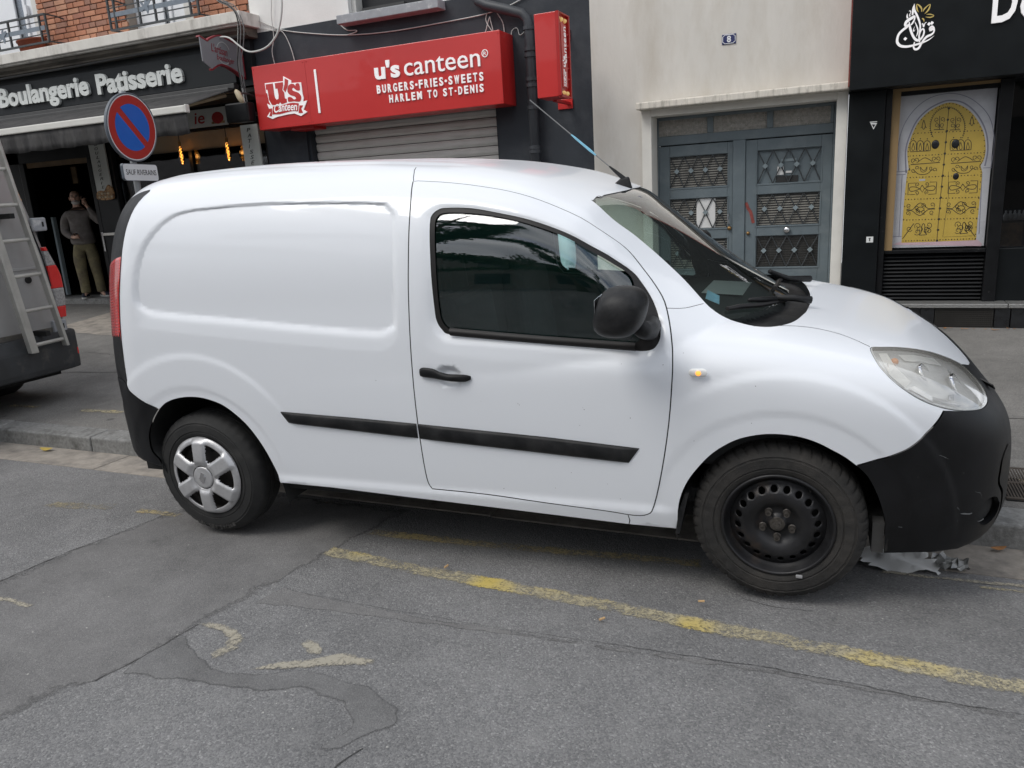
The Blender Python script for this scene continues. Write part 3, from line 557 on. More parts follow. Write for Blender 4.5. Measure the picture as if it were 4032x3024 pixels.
for i, (bx, bz) in enumerate(((-8.5, 2.23), (-7.67, 2.22))):
    bu = empty('filament_bulb', (bx, 8.5, bz + .3), ('lit spiral filament bulb hanging left under the bakery awning', 'lit spiral filament bulb hanging right, nearer the red sign')[i], 'light bulb', 'bulbs hanging in the bakery window')
    MB().tube([(bx, 8.5, 2.95), (bx, 8.5, bz + .285)], .005).build('cord', 'print_black', bu); MB().lathe([(.0, .295), (.018, .29), (.02, .225), (.0, .22)], 12, lambda a, b, d, bx=bx, bz=bz: (bx + a, 8.5 + b, bz + d)).build('socket', 'brass', bu)
    MB().lathe([(.016, .222), (.03, .17), (.042, .10), (.04, .04), (.025, .0), (.0, -.012)], 16, lambda a, b, d, bx=bx, bz=bz: (bx + a, 8.5 + b, bz + d)).build('bulb', 'bulb_glass', bu, smooth=True)
    MB().tube([(bx + .012 * math.cos(t * .9), 8.5 + .012 * math.sin(t * .9), bz + .02 + t * .0062) for t in range(30)], .0032, 6).build('filament', 'filament', bu)
    l = bpy.data.lights.new('bulb_light', 'POINT'); l.energy = .22; l.color = (1, .55, .2); l.shadow_soft_size = .03; lo = bpy.data.objects.new('bulb_light', l); COL.objects.link(lo); lo.location = (bx, 8.5, bz + .1); adopt(lo, bu)
ie = empty('menu_strip', (-8, 8.3, 2.64), 'white strip with red letters ie and a cake picture under the awning', 'sign')
box('panel', 'panel_white', -8.5, -7.42, 8.30, 8.315, 2.645, 2.87, ie); text('letters', 'ie', -7.98, -7.80, 2.69, 2.83, XZ(8.299), 'print_red', ie, .002, .01, .15)
MB().lathe([(0, .004), (.09, .003), (.10, 0)], 20, lambda a, b, d: (-7.58 + a, 8.298 - d, 2.74 + b * .75)).build('picture', 'print_red', ie); box('picture', 'baguette', -7.69, -7.47, 8.296, 8.2995, 2.67, 2.70, ie)
hb = empty('wall_heater', (-6.62, 7.8, 2.57), 'black box on a bracket beside the end of the bakery awning', 'box'); box('housing', 'shopfront_black', -6.80, -6.46, 7.58, 7.72, 2.565, 2.785, hb, bevel=.02); box('bracket', 'trim_dark', -6.66, -6.60, 7.72, 7.98, 2.66, 2.70, hb)
lp = empty('wall_lamp', (-6.42, 7.6, 2.8), 'cream lamp head sticking out at the right end of the bakery awning', 'lamp')
MB().lathe([(0, .10), (.035, .09), (.05, .03), (.045, -.06), (.02, -.09), (0, -.095)], 14, lambda a, b, d: (-6.40 + a * .8 + d * .35, 7.40 + b * .6, 2.82 + d * -.8)).build('lamp_head', 'arm_cream', lp, smooth=True); MB().tube([(-6.42, 7.43, 2.86), (-6.52, 7.7, 2.88), (-6.56, 7.98, 2.84)], .012).build('arm', 'trim_dark', lp)
# projecting artisan sign
ar = empty('projecting_sign', (-6.75, 8.0, 3.3), "grey scalloped projecting sign with dark red script by the ledge end", 'projecting sign')
out = [(7.29, 3.48)] + smooth2([(7.40, 3.44), (7.46, 3.475), (7.60, 3.525), (7.72, 3.505), (7.95, 3.45)], 4) + [(7.95, 3.10)] + smooth2([(7.82, 3.165), (7.68, 3.21), (7.55, 3.215), (7.42, 3.15)], 4) + [(7.29, 3.22)]
MB().prism(out, YZ(-6.75), -.012, .0).build('board', 'sign_grey', ar)
for nm, seg in (('frame_edge', [(7.29, 3.485)] + smooth2([(7.40, 3.447), (7.46, 3.482), (7.60, 3.532), (7.72, 3.512), (7.955, 3.457)], 4) + [(7.957, 3.09)]), ('frame_edge', [(7.95, 3.098)] + smooth2([(7.82, 3.158), (7.68, 3.203), (7.55, 3.208), (7.42, 3.143)], 4))):
    ribbon(MB(), seg, .018, YZ(-6.75), -.05, .004).build(nm, 'sign_darkred', ar)
text('letters', "L'artisan", 7.45, 7.70, 3.345, 3.435, YZ(-6.75), 'sign_darkred', ar, .003, .004, .2, curve=lambda t: -.03 * t); text('letters', 'boulanger', 7.52, 7.80, 3.245, 3.325, YZ(-6.75), 'sign_darkred', ar, .003, .004, .2, curve=lambda t: -.025 * t)
rr = MB(); ribbon(rr, [(7.64 + .11 * math.cos(t * .1), 3.345 + .12 * math.sin(t * .1)) for t in range(4, 28)], .006, YZ(-6.75), 0, .002); rr.build('ring', 'panel_white', ar)
rr = MB(); ribbon(rr, [(7.64 + .11 * math.cos(t * .1), 3.345 + .12 * math.sin(t * .1)) for t in range(36, 60)], .006, YZ(-6.75), 0, .002); rr.build('ring', 'panel_white', ar)
# balcony rails
def bird(mb, cx, cz, s, fn):
    pts = smooth2([(-.5, .35), (-.25, .30), (-.12, .12), (.0, .45), (.22, .55), (.16, .30), (.42, .42), (.52, .30), (.36, .12), (.2, .0), (.25, -.28), (.1, -.5), (-.02, -.22), (-.22, -.18), (-.45, -.32), (-.30, .0)], 3, True)
    mb.prism([(cx + a * s, cz + b * s) for a, b in pts], fn, -.003, .003); return mb
for (xa, xb, z0, z1, birds, lab) in ((-11.9, -9.76, 3.865, 4.20, [(-10.62, 4.02)], 'iron window rail with a cut-out bird and pot behind, at the far left'), (-8.62, -7.17, 3.85, 4.22, [(-7.98, 4.04)], 'iron window rail with a cut-out bird above the bakery lettering')):
    r = empty('window_rail', ((xa + xb) / 2, 7.8, z0), lab, 'railing', 'rails at the bakery windows')
    for z in (z0, z1): box('rail_bar', 'rail_iron', xa, xb, 7.785, 7.815, z - .011, z + .011, r)
    for z in (z0 + .10, z0 + .255): box('rail_bar', 'rail_iron', xa, xb, 7.795, 7.805, z - .006, z + .006, r)
    box('flat_bar', 'rail_grey', xa + .03, xb - .03, 7.79, 7.794, z0 + .145, z0 + .20, r)
    px = [xa, xa + .10, xb, xb - .12] + [c + d for c, _ in birds for d in (-.13, .13)]
    for x in px: box('post', 'rail_iron', x - .011, x + .011, 7.788, 7.812, z0, z1, r)
    for x in (xa, xb): MB().tube([(x, 7.8, z1), (x + .02, 7.95, z1 - .01), (x + .03, 8.07, z1 - .03)], .01).build('bracket', 'rail_iron', r); MB().tube([(x, 7.8, z0), (x + .02, 7.95, z0), (x + .03, 8.07, z0 - .0)], .01).build('bracket', 'rail_iron', r)
    for c, z in birds: bird(MB(), c, z, .17, XZ(7.786)).build('bird_ornament', 'rail_grey', r)
pl = empty('plant_pot', (-10.25, 7.93, 3.79), 'empty terracotta trough behind the far left window rail', 'plant pot')
MB().lathe([(0, .0), (.20, .0), (.24, .15), (.255, .15), (.255, .175), (.23, .175), (.21, .05), (0, .05)], 24, lambda a, b, d: (-10.27 + a * 1.05, 7.93 + b * .45, 3.792 + d)).build('pot', 'terracotta', pl, smooth=True)
# ------------------------------------------------------------------ canteen building
ct = empty('shuttered_building', (-4.5, 8.2, .17), 'anthracite painted facade with grey roller shutter behind the red sign', 'building')
MB().box(-6.635, -6.03, YF, 8.4, .1, 3.60).box(-3.49, -2.43, YF, 8.4, .1, 3.60).box(-6.03, -3.49, YF, 8.4, 2.50, 3.60).build('wall', 'canteen_wall', ct)
MB().box(-6.635, -5.25, YF + .004, 8.4, 3.60, 7.5).box(-4.06, -2.43, YF + .004, 8.4, 3.60, 7.5).box(-5.25, -4.06, YF + .004, 8.4, 5.1, 7.5).build('upper_wall', 'white_render', ct)
box('shutter_guide', 'canteen_wall', -6.03, -5.99, YF + .03, 8.3, .17, 2.50, ct); box('shutter_guide', 'canteen_wall', -3.53, -3.49, YF + .03, 8.3, .17, 2.50, ct); box('shutter_backing', 'shutter_joint', -6.0, -3.52, 8.22, 8.26, .17, 2.5, ct)
sl = MB().prism([(8.205, -.048), (8.185, -.046), (8.170, -.02), (8.170, .02), (8.185, .045), (8.205, .047)], lambda a, b, d: (d, a, b), -5.985, -3.535)
s0 = None
for k in range(23):
    if s0 is None: s0 = sl.build('shutter_slat', 'shutter_slat', ct, local=False); s0.location = (0, 0, 2.44); o = s0
    else: o = s0.copy(); COL.objects.link(o); o.location = (0, random.uniform(-.002, .002), 2.44 - k * .1)
wn = box('window', 'cabin_dark', -5.25, -4.06, 8.26, 8.30, 3.60, 5.1, ct); box('frame', 'old_white', -5.249, -5.19, 8.12, 8.26, 3.60, 5.1, wn, bevel=.008); box('frame', 'old_white', -4.12, -4.061, 8.12, 8.26, 3.60, 5.1, wn, bevel=.008)
MB().box(-5.15, -4.6, 8.18, 8.25, 3.60, 3.70).box(-4.58, -4.3, 8.16, 8.25, 3.60, 3.66).build('plastic_sheet', 'trim_dark', wn)
box('window_sill', 'zinc_grey', -5.31, -4.03, 7.88, 8.1, 3.505, 3.597, ct, bevel=.008)
# red fascia sign
rs = empty('fascia_sign', (-4.85, 7.7, 2.46), "long red box sign with white lettering and emblem above the shutter", 'shop sign')
box('box_case', 'red_sign', -6.425, -3.27, 7.70, 8.045, 2.462, 3.165, rs, bevel=.006)
box('bracket', 'red_sign_deep', -6.05, -5.72, 7.80, 8.04, 2.43, 2.4615, rs)
F7 = XZ(7.699)
box('panel_seam', 'red_sign_deep', -5.676, -5.672, 7.6988, 7.7005, 2.47, 3.158, rs)
for x in (-6.40, -5.70, -5.65, -3.29):
    for z in (2.49, 3.135): MB().lathe([(0, .003), (.006, .0025), (.007, 0)], 8, lambda a, b, d, x=x, z=z: F7(x + a, z + b, d)).build('screw', 'red_sign_deep', rs)
text('letters', "u's", -4.765, -4.45, 2.845, 3.03, F7, 'letter_lit', rs, .012, .032); text('letters', 'canteen', -4.395, -3.50, 2.845, 2.995, F7, 'letter_lit', rs, .012, .0)
text('registered_mark', 'R', -3.458, -3.428, 2.945, 2.98, F7, 'letter_lit', rs, .008, .0); mr_ = MB(); ribbon(mr_, [(-3.443 + .032 * math.cos(t * math.pi / 12), 2.963 + .034 * math.sin(t * math.pi / 12)) for t in range(25)], .007, F7, 0, .008); mr_.build('registered_mark', 'letter_lit', rs)
def spaced(s, x0, x1, z0, z1, parent, gapw=.55):
    """condensed capitals set wide apart"""
    ws = [.5 if c in ' ' else (.35 if c in '-.' else (.3 if c == 'I' else (1.25 if c in 'MW' else 1))) for c in s]
    unit = (x1 - x0) / (sum(ws) + gapw * (len(s) - 1)); x = x0
    for c, w in zip(s, ws):
        wd = w * unit
        if c == '.': MB().lathe([(0, .012), (.013, .012), (.013, 0)], 12, lambda a, b, d, x=x, wd=wd: F7(x + wd / 2 + a, (z0 + z1) / 2 + b, d)).build('letters', 'letter_lit', parent)
        elif c == '-': box('letters', 'letter_lit', x, x + wd, 7.687, 7.6985, (z0 + z1) / 2 - .008, (z0 + z1) / 2 + .008, parent)
        elif c != ' ': text('letters', c, x, x + wd, z0, z1, F7, 'letter_lit', parent, .012, .028)
        x += wd + gapw * unit
spaced('BURGERS.FRIES.SWEETS', -4.755, -3.475, 2.705, 2.79, rs); spaced('HARLEM TO ST-DENIS', -4.61, -3.48, 2.597, 2.677, rs)
box('divider_bar', 'letter_lit', -5.555, -5.525, 7.688, 7.6985, 2.575, 3.04, rs, bevel=.005)
# emblem traced in sign coordinates
def emb(pts): return [(-6.262 + (p - 200) * .000400 + 0.0, 2.615 + (1440 - q) * .000310 - (p - 200) * .000043 * -1 * 0) for p, q in pts]
def E2(p, q):      # undo the sign's slope in the picture
    return (-6.255 + (p - 200 - (q - 400) * .11) * .000415, 2.965 - (q - 390 + (p - 200) * .150) * .000345)
def emblem(name, mat, pts, d0, d1): return MB().prism([E2(*p) for p in pts], F7, d0, d1).build(name, mat, rs)
emblem('emblem', 'letter_lit', [(200, 380), (830, 300), (830, 150), (1090, 270), (1090, 350), (1415, 320), (1460, 670), (1495, 800), (1470, 910), (1610, 870), (1485, 1160), (1610, 1225), (1400, 1360), (1180, 1290), (950, 1330), (600, 1420), (430, 1495), (245, 1430), (360, 1270), (260, 1020), (390, 1080), (330, 950), (280, 700), (240, 680)], 0, .010)
emblem('emblem_letter', 'red_sign', [(235, 415), (480, 380), (520, 720), (545, 830), (600, 885), (665, 850), (670, 740), (640, 535), (570, 540), (550, 370), (820, 330), (830, 430), (795, 570), (855, 640), (880, 840), (935, 840), (945, 955), (770, 1020), (715, 955), (640, 1050), (440, 1055), (340, 900), (300, 580), (250, 580)], .0102, .014)
emblem('emblem_letter', 'red_sign', [(890, 210), (1000, 265), (985, 450), (900, 640), (830, 560), (880, 400)], .0102, .014)
emblem('emblem_letter', 'red_sign', smooth2([(1250, 375), (1360, 355), (1385, 555), (1275, 570), (1170, 490), (1125, 540), (1170, 590), (1330, 640), (1420, 740), (1420, 840), (1360, 920), (1180, 910), (1000, 935), (985, 800), (1090, 785), (1180, 855), (1260, 820), (1200, 755), (1060, 720), (970, 610), (1010, 430), (1120, 370), (1200, 390), (1245, 450)], 2, True), .0102, .014)
emblem('emblem_ribbon', 'red_sign', smooth2([(470, 1100), (700, 1080), (950, 1000), (1150, 960), (1340, 970)], 3) + smooth2([(1310, 1220), (1150, 1215), (950, 1260), (700, 1330), (440, 1355)], 3), .0102, .014)
emblem('emblem_ribbon', 'red_sign', [(1365, 1030), (1480, 1030), (1415, 1130), (1480, 1260), (1330, 1270)], .0102, .014); emblem('emblem_ribbon', 'red_sign', [(310, 1180), (435, 1160), (420, 1410), (330, 1410), (375, 1290)], .0102, .014)
pA = E2(520, 1330); pB = E2(1290, 1060)
text('emblem_word', 'Canteen', pA[0], pB[0], pA[1] + .008, pA[1] + .098, F7, 'letter_lit', rs, .017, .012, .35, curve=lambda t: .010 * math.sin(t * math.pi) - .002 * t)
# projecting red box sign
pj = empty('projecting_sign', (-2.64, 7.75, 2.43), "narrow red box sign projecting right of the drainpipe with small gold lamps", 'projecting sign')
box('box_case', 'red_sign', -2.745, -2.53, 7.30, 7.60, 2.43, 3.17, pj, bevel=.005); ribbon(MB(), [(7.305, 2.435), (7.595, 2.435), (7.595, 3.165), (7.305, 3.165), (7.305, 2.437)], .03, YZ(-2.53), 0, .03).build('rim', 'red_sign_deep', pj)
box('text_panel', 'red_sign', -2.53, -2.512, 7.38, 7.53, 2.52, 3.08, pj)
VT = lambda a, b, d: (-2.512 + d, 7.53 - (b - 0), 2.52 + a)       # text running upwards
VT = lambda a, b, d: (-2.512 + d, 7.50 - b, a)
text('letters', "u's", 2.70, 2.80, .03, .10, VT, 'letter_lit', pj, .004, .03); text('letters', 'canteen', 2.74, 3.06, -.01, .05, VT, 'letter_lit', pj, .004, .0)
text('letters', 'BURGERS FRIES', 2.53, 2.68, .06, .09, VT, 'letter_lit', pj, .003, .01); text('letters', 'HARLEM', 2.53, 2.66, .02, .05, VT, 'letter_lit', pj, .003, .01)
for y, z in [(7.345, 3.12), (7.44, 3.12), (7.54, 3.12), (7.345, 2.47), (7.44, 2.47), (7.54, 2.47)] + [(7.335, 2.6 + .1 * k) for k in range(5)] + [(7.565, 2.6 + .1 * k) for k in range(5)]:
    r_ = .022 if z > 3.1 or z < 2.5 else .010
    MB().lathe([(r_, 0), (r_ * .9, .012), (r_ * .5, .022), (0, .026)], 10, lambda a, b, d, y=y, z=z: (-2.53 + d, y + a, z + b)).build('lamp', 'lamp_gold' if r_ > .02 else 'red_sign', pj, smooth=True)
for z in (3.09, 2.43): box('bracket', 'red_sign_deep', -2.70, -2.66, 7.60, 8.03, z - .012, z + .012, pj); box('bracket_plate', 'red_sign', -2.80, -2.64, 8.03, 8.049, z - .05, z + .05, pj, bevel=.004)
# drainpipe
dp = empty('drainpipe', (-3.05, 7.96, 1.0), 'dark grey cast drainpipe with collars between the two red signs', 'drainpipe')
MB().tube([(-3.66, 8.0, 3.62), (-3.60, 7.97, 3.52), (-3.50, 7.96, 3.465), (-3.30, 7.96, 3.40), (-3.12, 7.96, 3.335), (-3.065, 7.96, 3.28), (-3.05, 7.96, 3.20), (-3.05, 7.96, .2)], .052, 16).build('pipe', 'pipe_dark', dp, smooth=True)
for z in (3.19, 2.99, 2.93, 2.70, 2.64, 2.42, 1.98, 2.02): MB().lathe([(.052, -.02), (.063, -.018), (.063, .018), (.052, .02)], 16, lambda a, b, d, z=z: (-3.05 + a, 7.96 + b, z + d)).build('collar', 'pipe_dark', dp, smooth=False)
# loose cables
def cable(lab, pts, Y, r=.006, mat='cable_white'):
    q = smooth2([(x, (Y if len(p_) == 2 else p_[2]), z) if False else (p_[0], p_[1]) for p_ in pts for x, z in [p_[:2]]], 6)
    o = MB().tube([(a, Y, b) for a, b in q], r, 6).build('cable', mat, None, smooth=True); tag(o, lab, 'cable', 'loose cables on the facade'); return o
cable('thin white cable sagging above the red sign from corner to drainpipe', [(-6.718, 3.825), (-6.384, 3.667), (-6.163, 3.577), (-5.785, 3.495), (-5.307, 3.418), (-4.758, 3.382), (-4.152, 3.385), (-3.541, 3.406), (-3.2, 3.47), (-2.9, 3.6)], 8.035)
cable('thin cable dropping behind the left end of the red sign', [(-6.6, 3.66), (-6.28, 3.584), (-6.168, 3.552), (-6.081, 3.366), (-6.033, 3.1)], 8.03, .005)
cable('short cable end hanging down above the red emblem', [(-6.255, 4.1), (-6.271, 3.912), (-6.30, 3.743), (-6.303, 3.516), (-6.353, 3.363), (-6.335, 3.2)], 8.02, .005)
cable('thin cable end looped under the window sill', [(-5.357, 3.525), (-5.278, 3.464), (-5.172, 3.451), (-5.164, 3.433), (-5.285, 3.415)], 8.03, .006)
cable('crossed wire ends left of the drainpipe top', [(-3.532, 3.41), (-3.55, 3.33), (-3.48, 3.22), (-3.50, 3.33), (-3.51, 3.36), (-3.57, 3.21)], 8.02, .005)
cable('short wire hanging right behind the drainpipe elbow', [(-3.43, 3.40), (-3.365, 3.29), (-3.353, 3.15)], 8.03, .005)
cable('thin wire looped over the right end of the red sign', [(-3.28, 3.1), (-3.27, 3.2), (-3.21, 3.22), (-3.18, 3.15), (-3.10, 3.2)], 8.03, .004)
cable('thick white cable looping down from the projecting grey sign', [(-6.95, 3.47), (-6.769, 3.513), (-6.628, 3.495), (-6.503, 3.402), (-6.394, 3.325), (-6.275, 3.304), (-6.12, 3.325), (-6.0, 3.39), (-5.908, 3.494), (-5.83, 3.7), (-5.80, 4.0)], 7.62, .011)
for i, dx in enumerate((0, .02, -.025, .045)):
    cable(('black cable at the building corner under the brick pier', 'grey cable bundle strand by the building corner', 'pale cable dropping beside the red sign end', 'thin corner cable curling at the ledge end')[i], [(-6.95 + dx * 2, 4.35), (-6.80 + dx, 3.97), (-6.62 + dx, 3.85), (-6.53 + dx * .5, 3.75), (-6.515 + dx, 3.60), (-6.56 + dx, 3.40), (-6.60 + dx * .6, 3.2), (-6.58 + dx * .4, 2.95 - .1 * i)], 7.68 + .012 * i, .007 - .001 * (i % 2), ('print_black', 'cable_grey', 'cable_white', 'cable_grey')[i])
# ------------------------------------------------------------------ number 8
n8 = empty('apartment_building', (-1.2, 8.2, .17), 'cream rendered wall with a grey double door at number 8', 'building')
MB().box(-2.43, -1.915, YF - .003, 8.5, .1, 7.5).box(-1.915, -.012, YF - .003, 8.5, 2.29, 7.5).build('wall', 'cream_render', n8)
box('lintel', 'lintel_stone', -1.935, -.005, 7.85, 8.045, 2.285, 2.352, n8, bevel=.010, seg=2)
box('pilaster', 'cream_trim', -1.914, -1.815, 7.995, 8.46, .12, 2.284, n8, bevel=.006); box('pilaster', 'cream_trim', -.112, -.015, 7.995, 8.46, .12, 2.284, n8, bevel=.006)
box('soffit', 'cream_trim', -1.814, -.113, 7.997, 8.46, 2.222, 2.284, n8)
dd = empty('entrance_door', (-.98, 8.25, .2), 'grey panelled double door with diamond lattice panes under the transom', 'door')
DY = 8.25
def rail(x0, x1, z0, z1, y=DY, nm='door_frame', mat='door_grey', th=.05, bev=.006, par=None): return box(nm, mat, x0, x1, y, y + th, z0, z1, par or dd, bevel=bev)
rail(-1.814, -1.80, .18, 2.221); rail(-.135, -.113, .18, 2.221); rail(-1.80, -.135, 2.19, 2.221); rail(-1.80, -.135, 1.945, 2.035)
for a, b in ((-1.31, -1.25), (-.74, -.68)): rail(a, b, 2.035, 2.19)
rail(-1.055, -.935, .18, 1.945, DY - .006)
for a, b in ((-1.80, -1.31), (-1.25, -.74), (-.68, -.165)):
    p = box('pane', 'hammered_glass', a, b, DY + .02, DY + .028, 2.035, 2.19, dd)
    mbp = MB()
    for i in range(int((b - a) / .022)):
        for j in range(7):
            if random.random() < .8: mbp.add([(a + .006 + i * .022, DY + .0185, 2.04 + j * .021), (a + .020 + i * .022, DY + .0185, 2.04 + j * .021), (a + .020 + i * .022, DY + .0185, 2.052 + j * .021), (a + .006 + i * .022, DY + .0185, 2.052 + j * .021)], [(0, 1, 2, 3)])
    tag(mbp.build('glass_relief', 'reed_line', p), kind='stuff')
rail(-.165, -.135, 2.035, 2.19)
box('door_backing', 'interior_dark', -1.80, -.12, 8.34, 8.36, .15, 2.22, dd)
def leaf(x0, x1, panes, right):
    lf = empty('door_leaf', (x0, DY + .02, .2)); adopt(lf, dd); 
    zt = 1.935; zb = .20; y = DY + .012
    pa, pb = (x0 + .11, x0 + .69) if not right else (x0 + .115, x0 + .70)
    rail(x0, pa, zb, zt, y, 'stile', par=lf); rail(pb, x1, zb, zt, y, 'stile', par=lf)
    zz = [zt] + [q for p in panes for q in (p[1], p[0])] + [zb]
    for k in range(0, len(zz), 2):
        if zz[k] - zz[k + 1] > .02: rail(pa, pb, zz[k + 1], zz[k], y, 'cross_rail', par=lf, bev=.004)
    for k, (z0, z1) in enumerate(panes):
        op = right and k == 0
        pn = box('pane', 'door_grey' if op else 'reeded_glass', pa, pb, y + .03, y + .036, z0, z1, lf)
        if not op:
            rl = MB(); n = int((z1 - z0) / .024)
            for j in range(n): rl.box(pa, pb, y + .024, y + .0295, z0 + .006 + j * .024, z0 + .016 + j * .024)
            rl.build('glass_ridges', 'reed_line' if not (right and k == 2) else 'vent_metal', lf)
        # pressed surround
        ribbon(MB(), [(pa - .012, z0 - .008), (pb + .012, z0 - .008), (pb + .012, z1 + .012), (pa - .012, z1 + .012), (pa - .012, z0 - .006)], .012, XZ(y), 0, .006).build('pane_trim', 'door_grey', lf)
        nX = 4; wX = (pb - pa) / nX; zm = (z0 + z1) / 2 + .01
        lat = MB()
        for i in range(nX):
            cx = pa + wX * (i + .5)
            for sx in (-1, 1):
                for sz, ze in ((1, z1), (-1, z0)): lat.tube([(cx, y + .008, zm), (cx + sx * wX * .5, y + .008, ze)], .0055, 5)
        lat.build('lattice', 'rail_iron', lf)
        for i in range(nX):
            cx = pa + wX * (i + .5); MB().prism([(cx - .028, zm), (cx, zm - .028), (cx + .028, zm), (cx, zm + .028)], XZ(y + .006), -.004, .012).build('lattice_diamond', 'door_grey_light', lf, bevel=.002)
    if not right:
        box('paper', 'paper', -1.42, -1.23, y + .018, y + .022, 1.10, 1.395, lf)
    else:
        box('paper', 'paper', -.635, -.575, y + .022, y + .0285, 1.585, 1.665, lf); box('paper', 'paper', -.555, -.50, y + .022, y + .0285, 1.60, 1.62, lf); box('name_plate', 'print_black', -.645, -.44, y + .018, y + .0285, 1.515, 1.575, lf)
        box('paper', 'door_grey_light', -.60, -.46, y + .022, y + .0285, 1.71, 1.735, lf)
    return lf
leaf(-1.80, -1.055, [(1.515, 1.825), (1.095, 1.40), (.68, .985)], False); leaf(-.935, -.135, [(1.51, 1.825), (1.10, 1.405), (.685, .995)], True)
MB().lathe([(.0, .05), (.022, .048), (.034, .03), (.032, .012), (.016, .004), (.016, 0)], 20, lambda a, b, d: (-.53 + a, DY + .012 - d, 1.053 + b)).build('door_knob', 'chrome', dd, smooth=True)
MB().lathe([(0, .02), (.018, .018), (.022, 0)], 16, lambda a, b, d: (-1.085 + a, DY + .006 - d, 1.088 + b)).build('lock', 'brass', dd, smooth=True); MB().lathe([(0, .02), (.014, .018), (.018, 0)], 16, lambda a, b, d: (-.90 + a, DY + .006 - d, 1.031 + b)).build('lock', 'brass', dd, smooth=True)
MB().tube([(-1.092, DY + .01, 1.24), (-1.092, DY - .03, 1.23), (-1.094, DY - .035, 1.18), (-1.092, DY - .03, 1.14), (-1.092, DY + .01, 1.13)], .006, 8).build('pull_handle', 'chrome', dd)
ribbon(MB(), jag([(-.925, 1.34), (-.90, 1.28), (-.87, 1.20), (-.85, 1.13)], .006, .03, 4), .03, XZ(DY + .011), 0, .0015).build('paint_scuff', 'red_scuff', dd)
pn8 = empty('house_number_plate', (-1.075, 8.04, 2.81), 'blue enamel house number plate with white figure 8', 'number plate')
box('plate', 'enamel_blue', -1.14, -1.01, 8.038, 8.046, 2.808, 2.898, pn8, bevel=.004)
ribbon(MB(), [(-1.118, 2.815), (-1.032, 2.815), (-1.032, 2.822), (-1.018, 2.83), (-1.018, 2.876), (-1.032, 2.884), (-1.032, 2.891), (-1.118, 2.891), (-1.118, 2.884), (-1.132, 2.876), (-1.132, 2.83), (-1.118, 2.822), (-1.118, 2.815)], .005, XZ(8.0378), 0, .001).build('border', 'enamel_white', pn8)
text('figure', '8', -1.094, -1.056, 2.824, 2.882, XZ(8.0378), 'enamel_white', pn8, .001, .03)
# ------------------------------------------------------------------ black shop
sh = empty('black_shop_building', (1.5, 8.2, .17), 'black painted shopfront with wide fascia at the right', 'building')
box('wall', 'shop_black', -.012, 6, 8.06, 8.5, 2.262, 7.5, sh); box('fascia', 'shop_black', -.012, 6, 7.75, 8.055, 2.262, 3.9, sh, bevel=.006); box('fascia_edge', 'red_scuff', -.024, -.013, 7.78, 8.04, 2.30, 3.9, sh)
box('pilaster', 'shop_black', -.012, .29, 7.955, 8.2, .17, 2.26, sh, bevel=.006); box('pilaster', 'shop_frame_black', .292, .345, 7.985, 8.2, .17, 2.26, sh, bevel=.005)
box('frame_strip', 'tan_tape', .347, .412, 8.02, 8.12, .845, 2.26, sh); box('frame_strip', 'tan_tape', .413, 1.18, 8.03, 8.12, 2.235, 2.26, sh)
box('frame', 'shop_frame_black', .413, 1.18, 8.045, 8.14, 2.20, 2.2345, sh); box('frame', 'shop_frame_black', 1.165, 1.265, 8.0, 8.2, .345, 2.26, sh, bevel=.006); box('frame', 'shop_frame_black', .347, 1.164, 8.02, 8.2, .812, .844, sh, bevel=.004)
box('panel_back', 'shop_black', .347, 1.164, 8.10, 8.2, .345, 2.20, sh)
sl = MB().prism([(8.10, 0), (8.055, -.006), (8.045, -.018), (8.10, .026)], lambda a, b, d: (d, a, b), .352, 1.16); s0 = None
for k in range(13):
    if s0 is None: s0 = sl.build('louvre_slat', 'shop_frame_black', sh); s0.location = (0, 0, .375); o = s0
    else: o = s0.copy(); COL.objects.link(o); o.location = (0, 0, .375 + k * .0345)
for a, b in ((.30, 1.345), (1.352, 2.9)): box('threshold_strip', 'checker_metal', a, b, 7.85, 8.05, .335, .372, sh, bevel=.004)
for x0, x1 in ((.30, .665), (.67, .785), (1.255, 1.375), (1.38, 1.66), (1.665, 1.95), (1.955, 2.3)): box('tile', 'black_tile', x0, x1 - .004, 7.868, 8.05, .14, .333, sh, bevel=.003)
vg = box('vent_grille', 'vent_metal', .788, 1.248, 7.885, 8.05, .14, .333, sh)
mv = MB()
for i in range(30): mv.box(.79 + i * .0153, .797 + i * .0153, 7.876, 7.884, .15, .33)
for j in range(10): mv.box(.788, 1.248, 7.872, 7.8755, .152 + j * .018, .158 + j * .018)
mv.build('mesh', 'vent_metal', vg)
box('shop_window', 'shop_glass', 1.266, 3.4, 8.10, 8.11, .845, 2.26, sh); box('stall_riser', 'shop_black', 1.266, 3.4, 8.06, 8.2, .345, .84, sh, bevel=.008); box('interior_wall', 'interior_dark', 1.266, 4, 9.6, 9.7, .3, 3, sh); box('interior_floor', 'interior_dark', 1.266, 4, 8.2, 9.7, .3, .35, sh)
box('wood_board', 'osb_board', 1.285, 1.45, 8.13, 8.15, .848, 1.05, sh)
for k in range(6): MB().lathe([(0, 0), (.018, 0), (.02, .05), (.008, .07), (.008, .09), (0, .09)], 10, lambda a, b, d, k=k: (1.37 + .035 * k + a, 8.5 + b, 1.05 + d)).build('glass_jar', 'lamp_white', sh, smooth=True)
st = empty('wall_sticker', (.2, 7.95, 1.93), 'small torn black and white sticker high on the black pilaster', 'sticker', 'stickers on the black pilaster'); MB().prism([(.172, 1.99), (.229, 1.984), (.202, 1.93)], XZ(7.954), 0, .001).build('sheet', 'sticker_white', st); MB().prism([(.186, 1.975), (.216, 1.972), (.202, 1.944)], XZ(7.9528), 0, .0008).build('print', 'print_black', st); box('sheet', 'sticker_white', .17, .228, 7.9525, 7.9538, 1.992, 1.999, st)
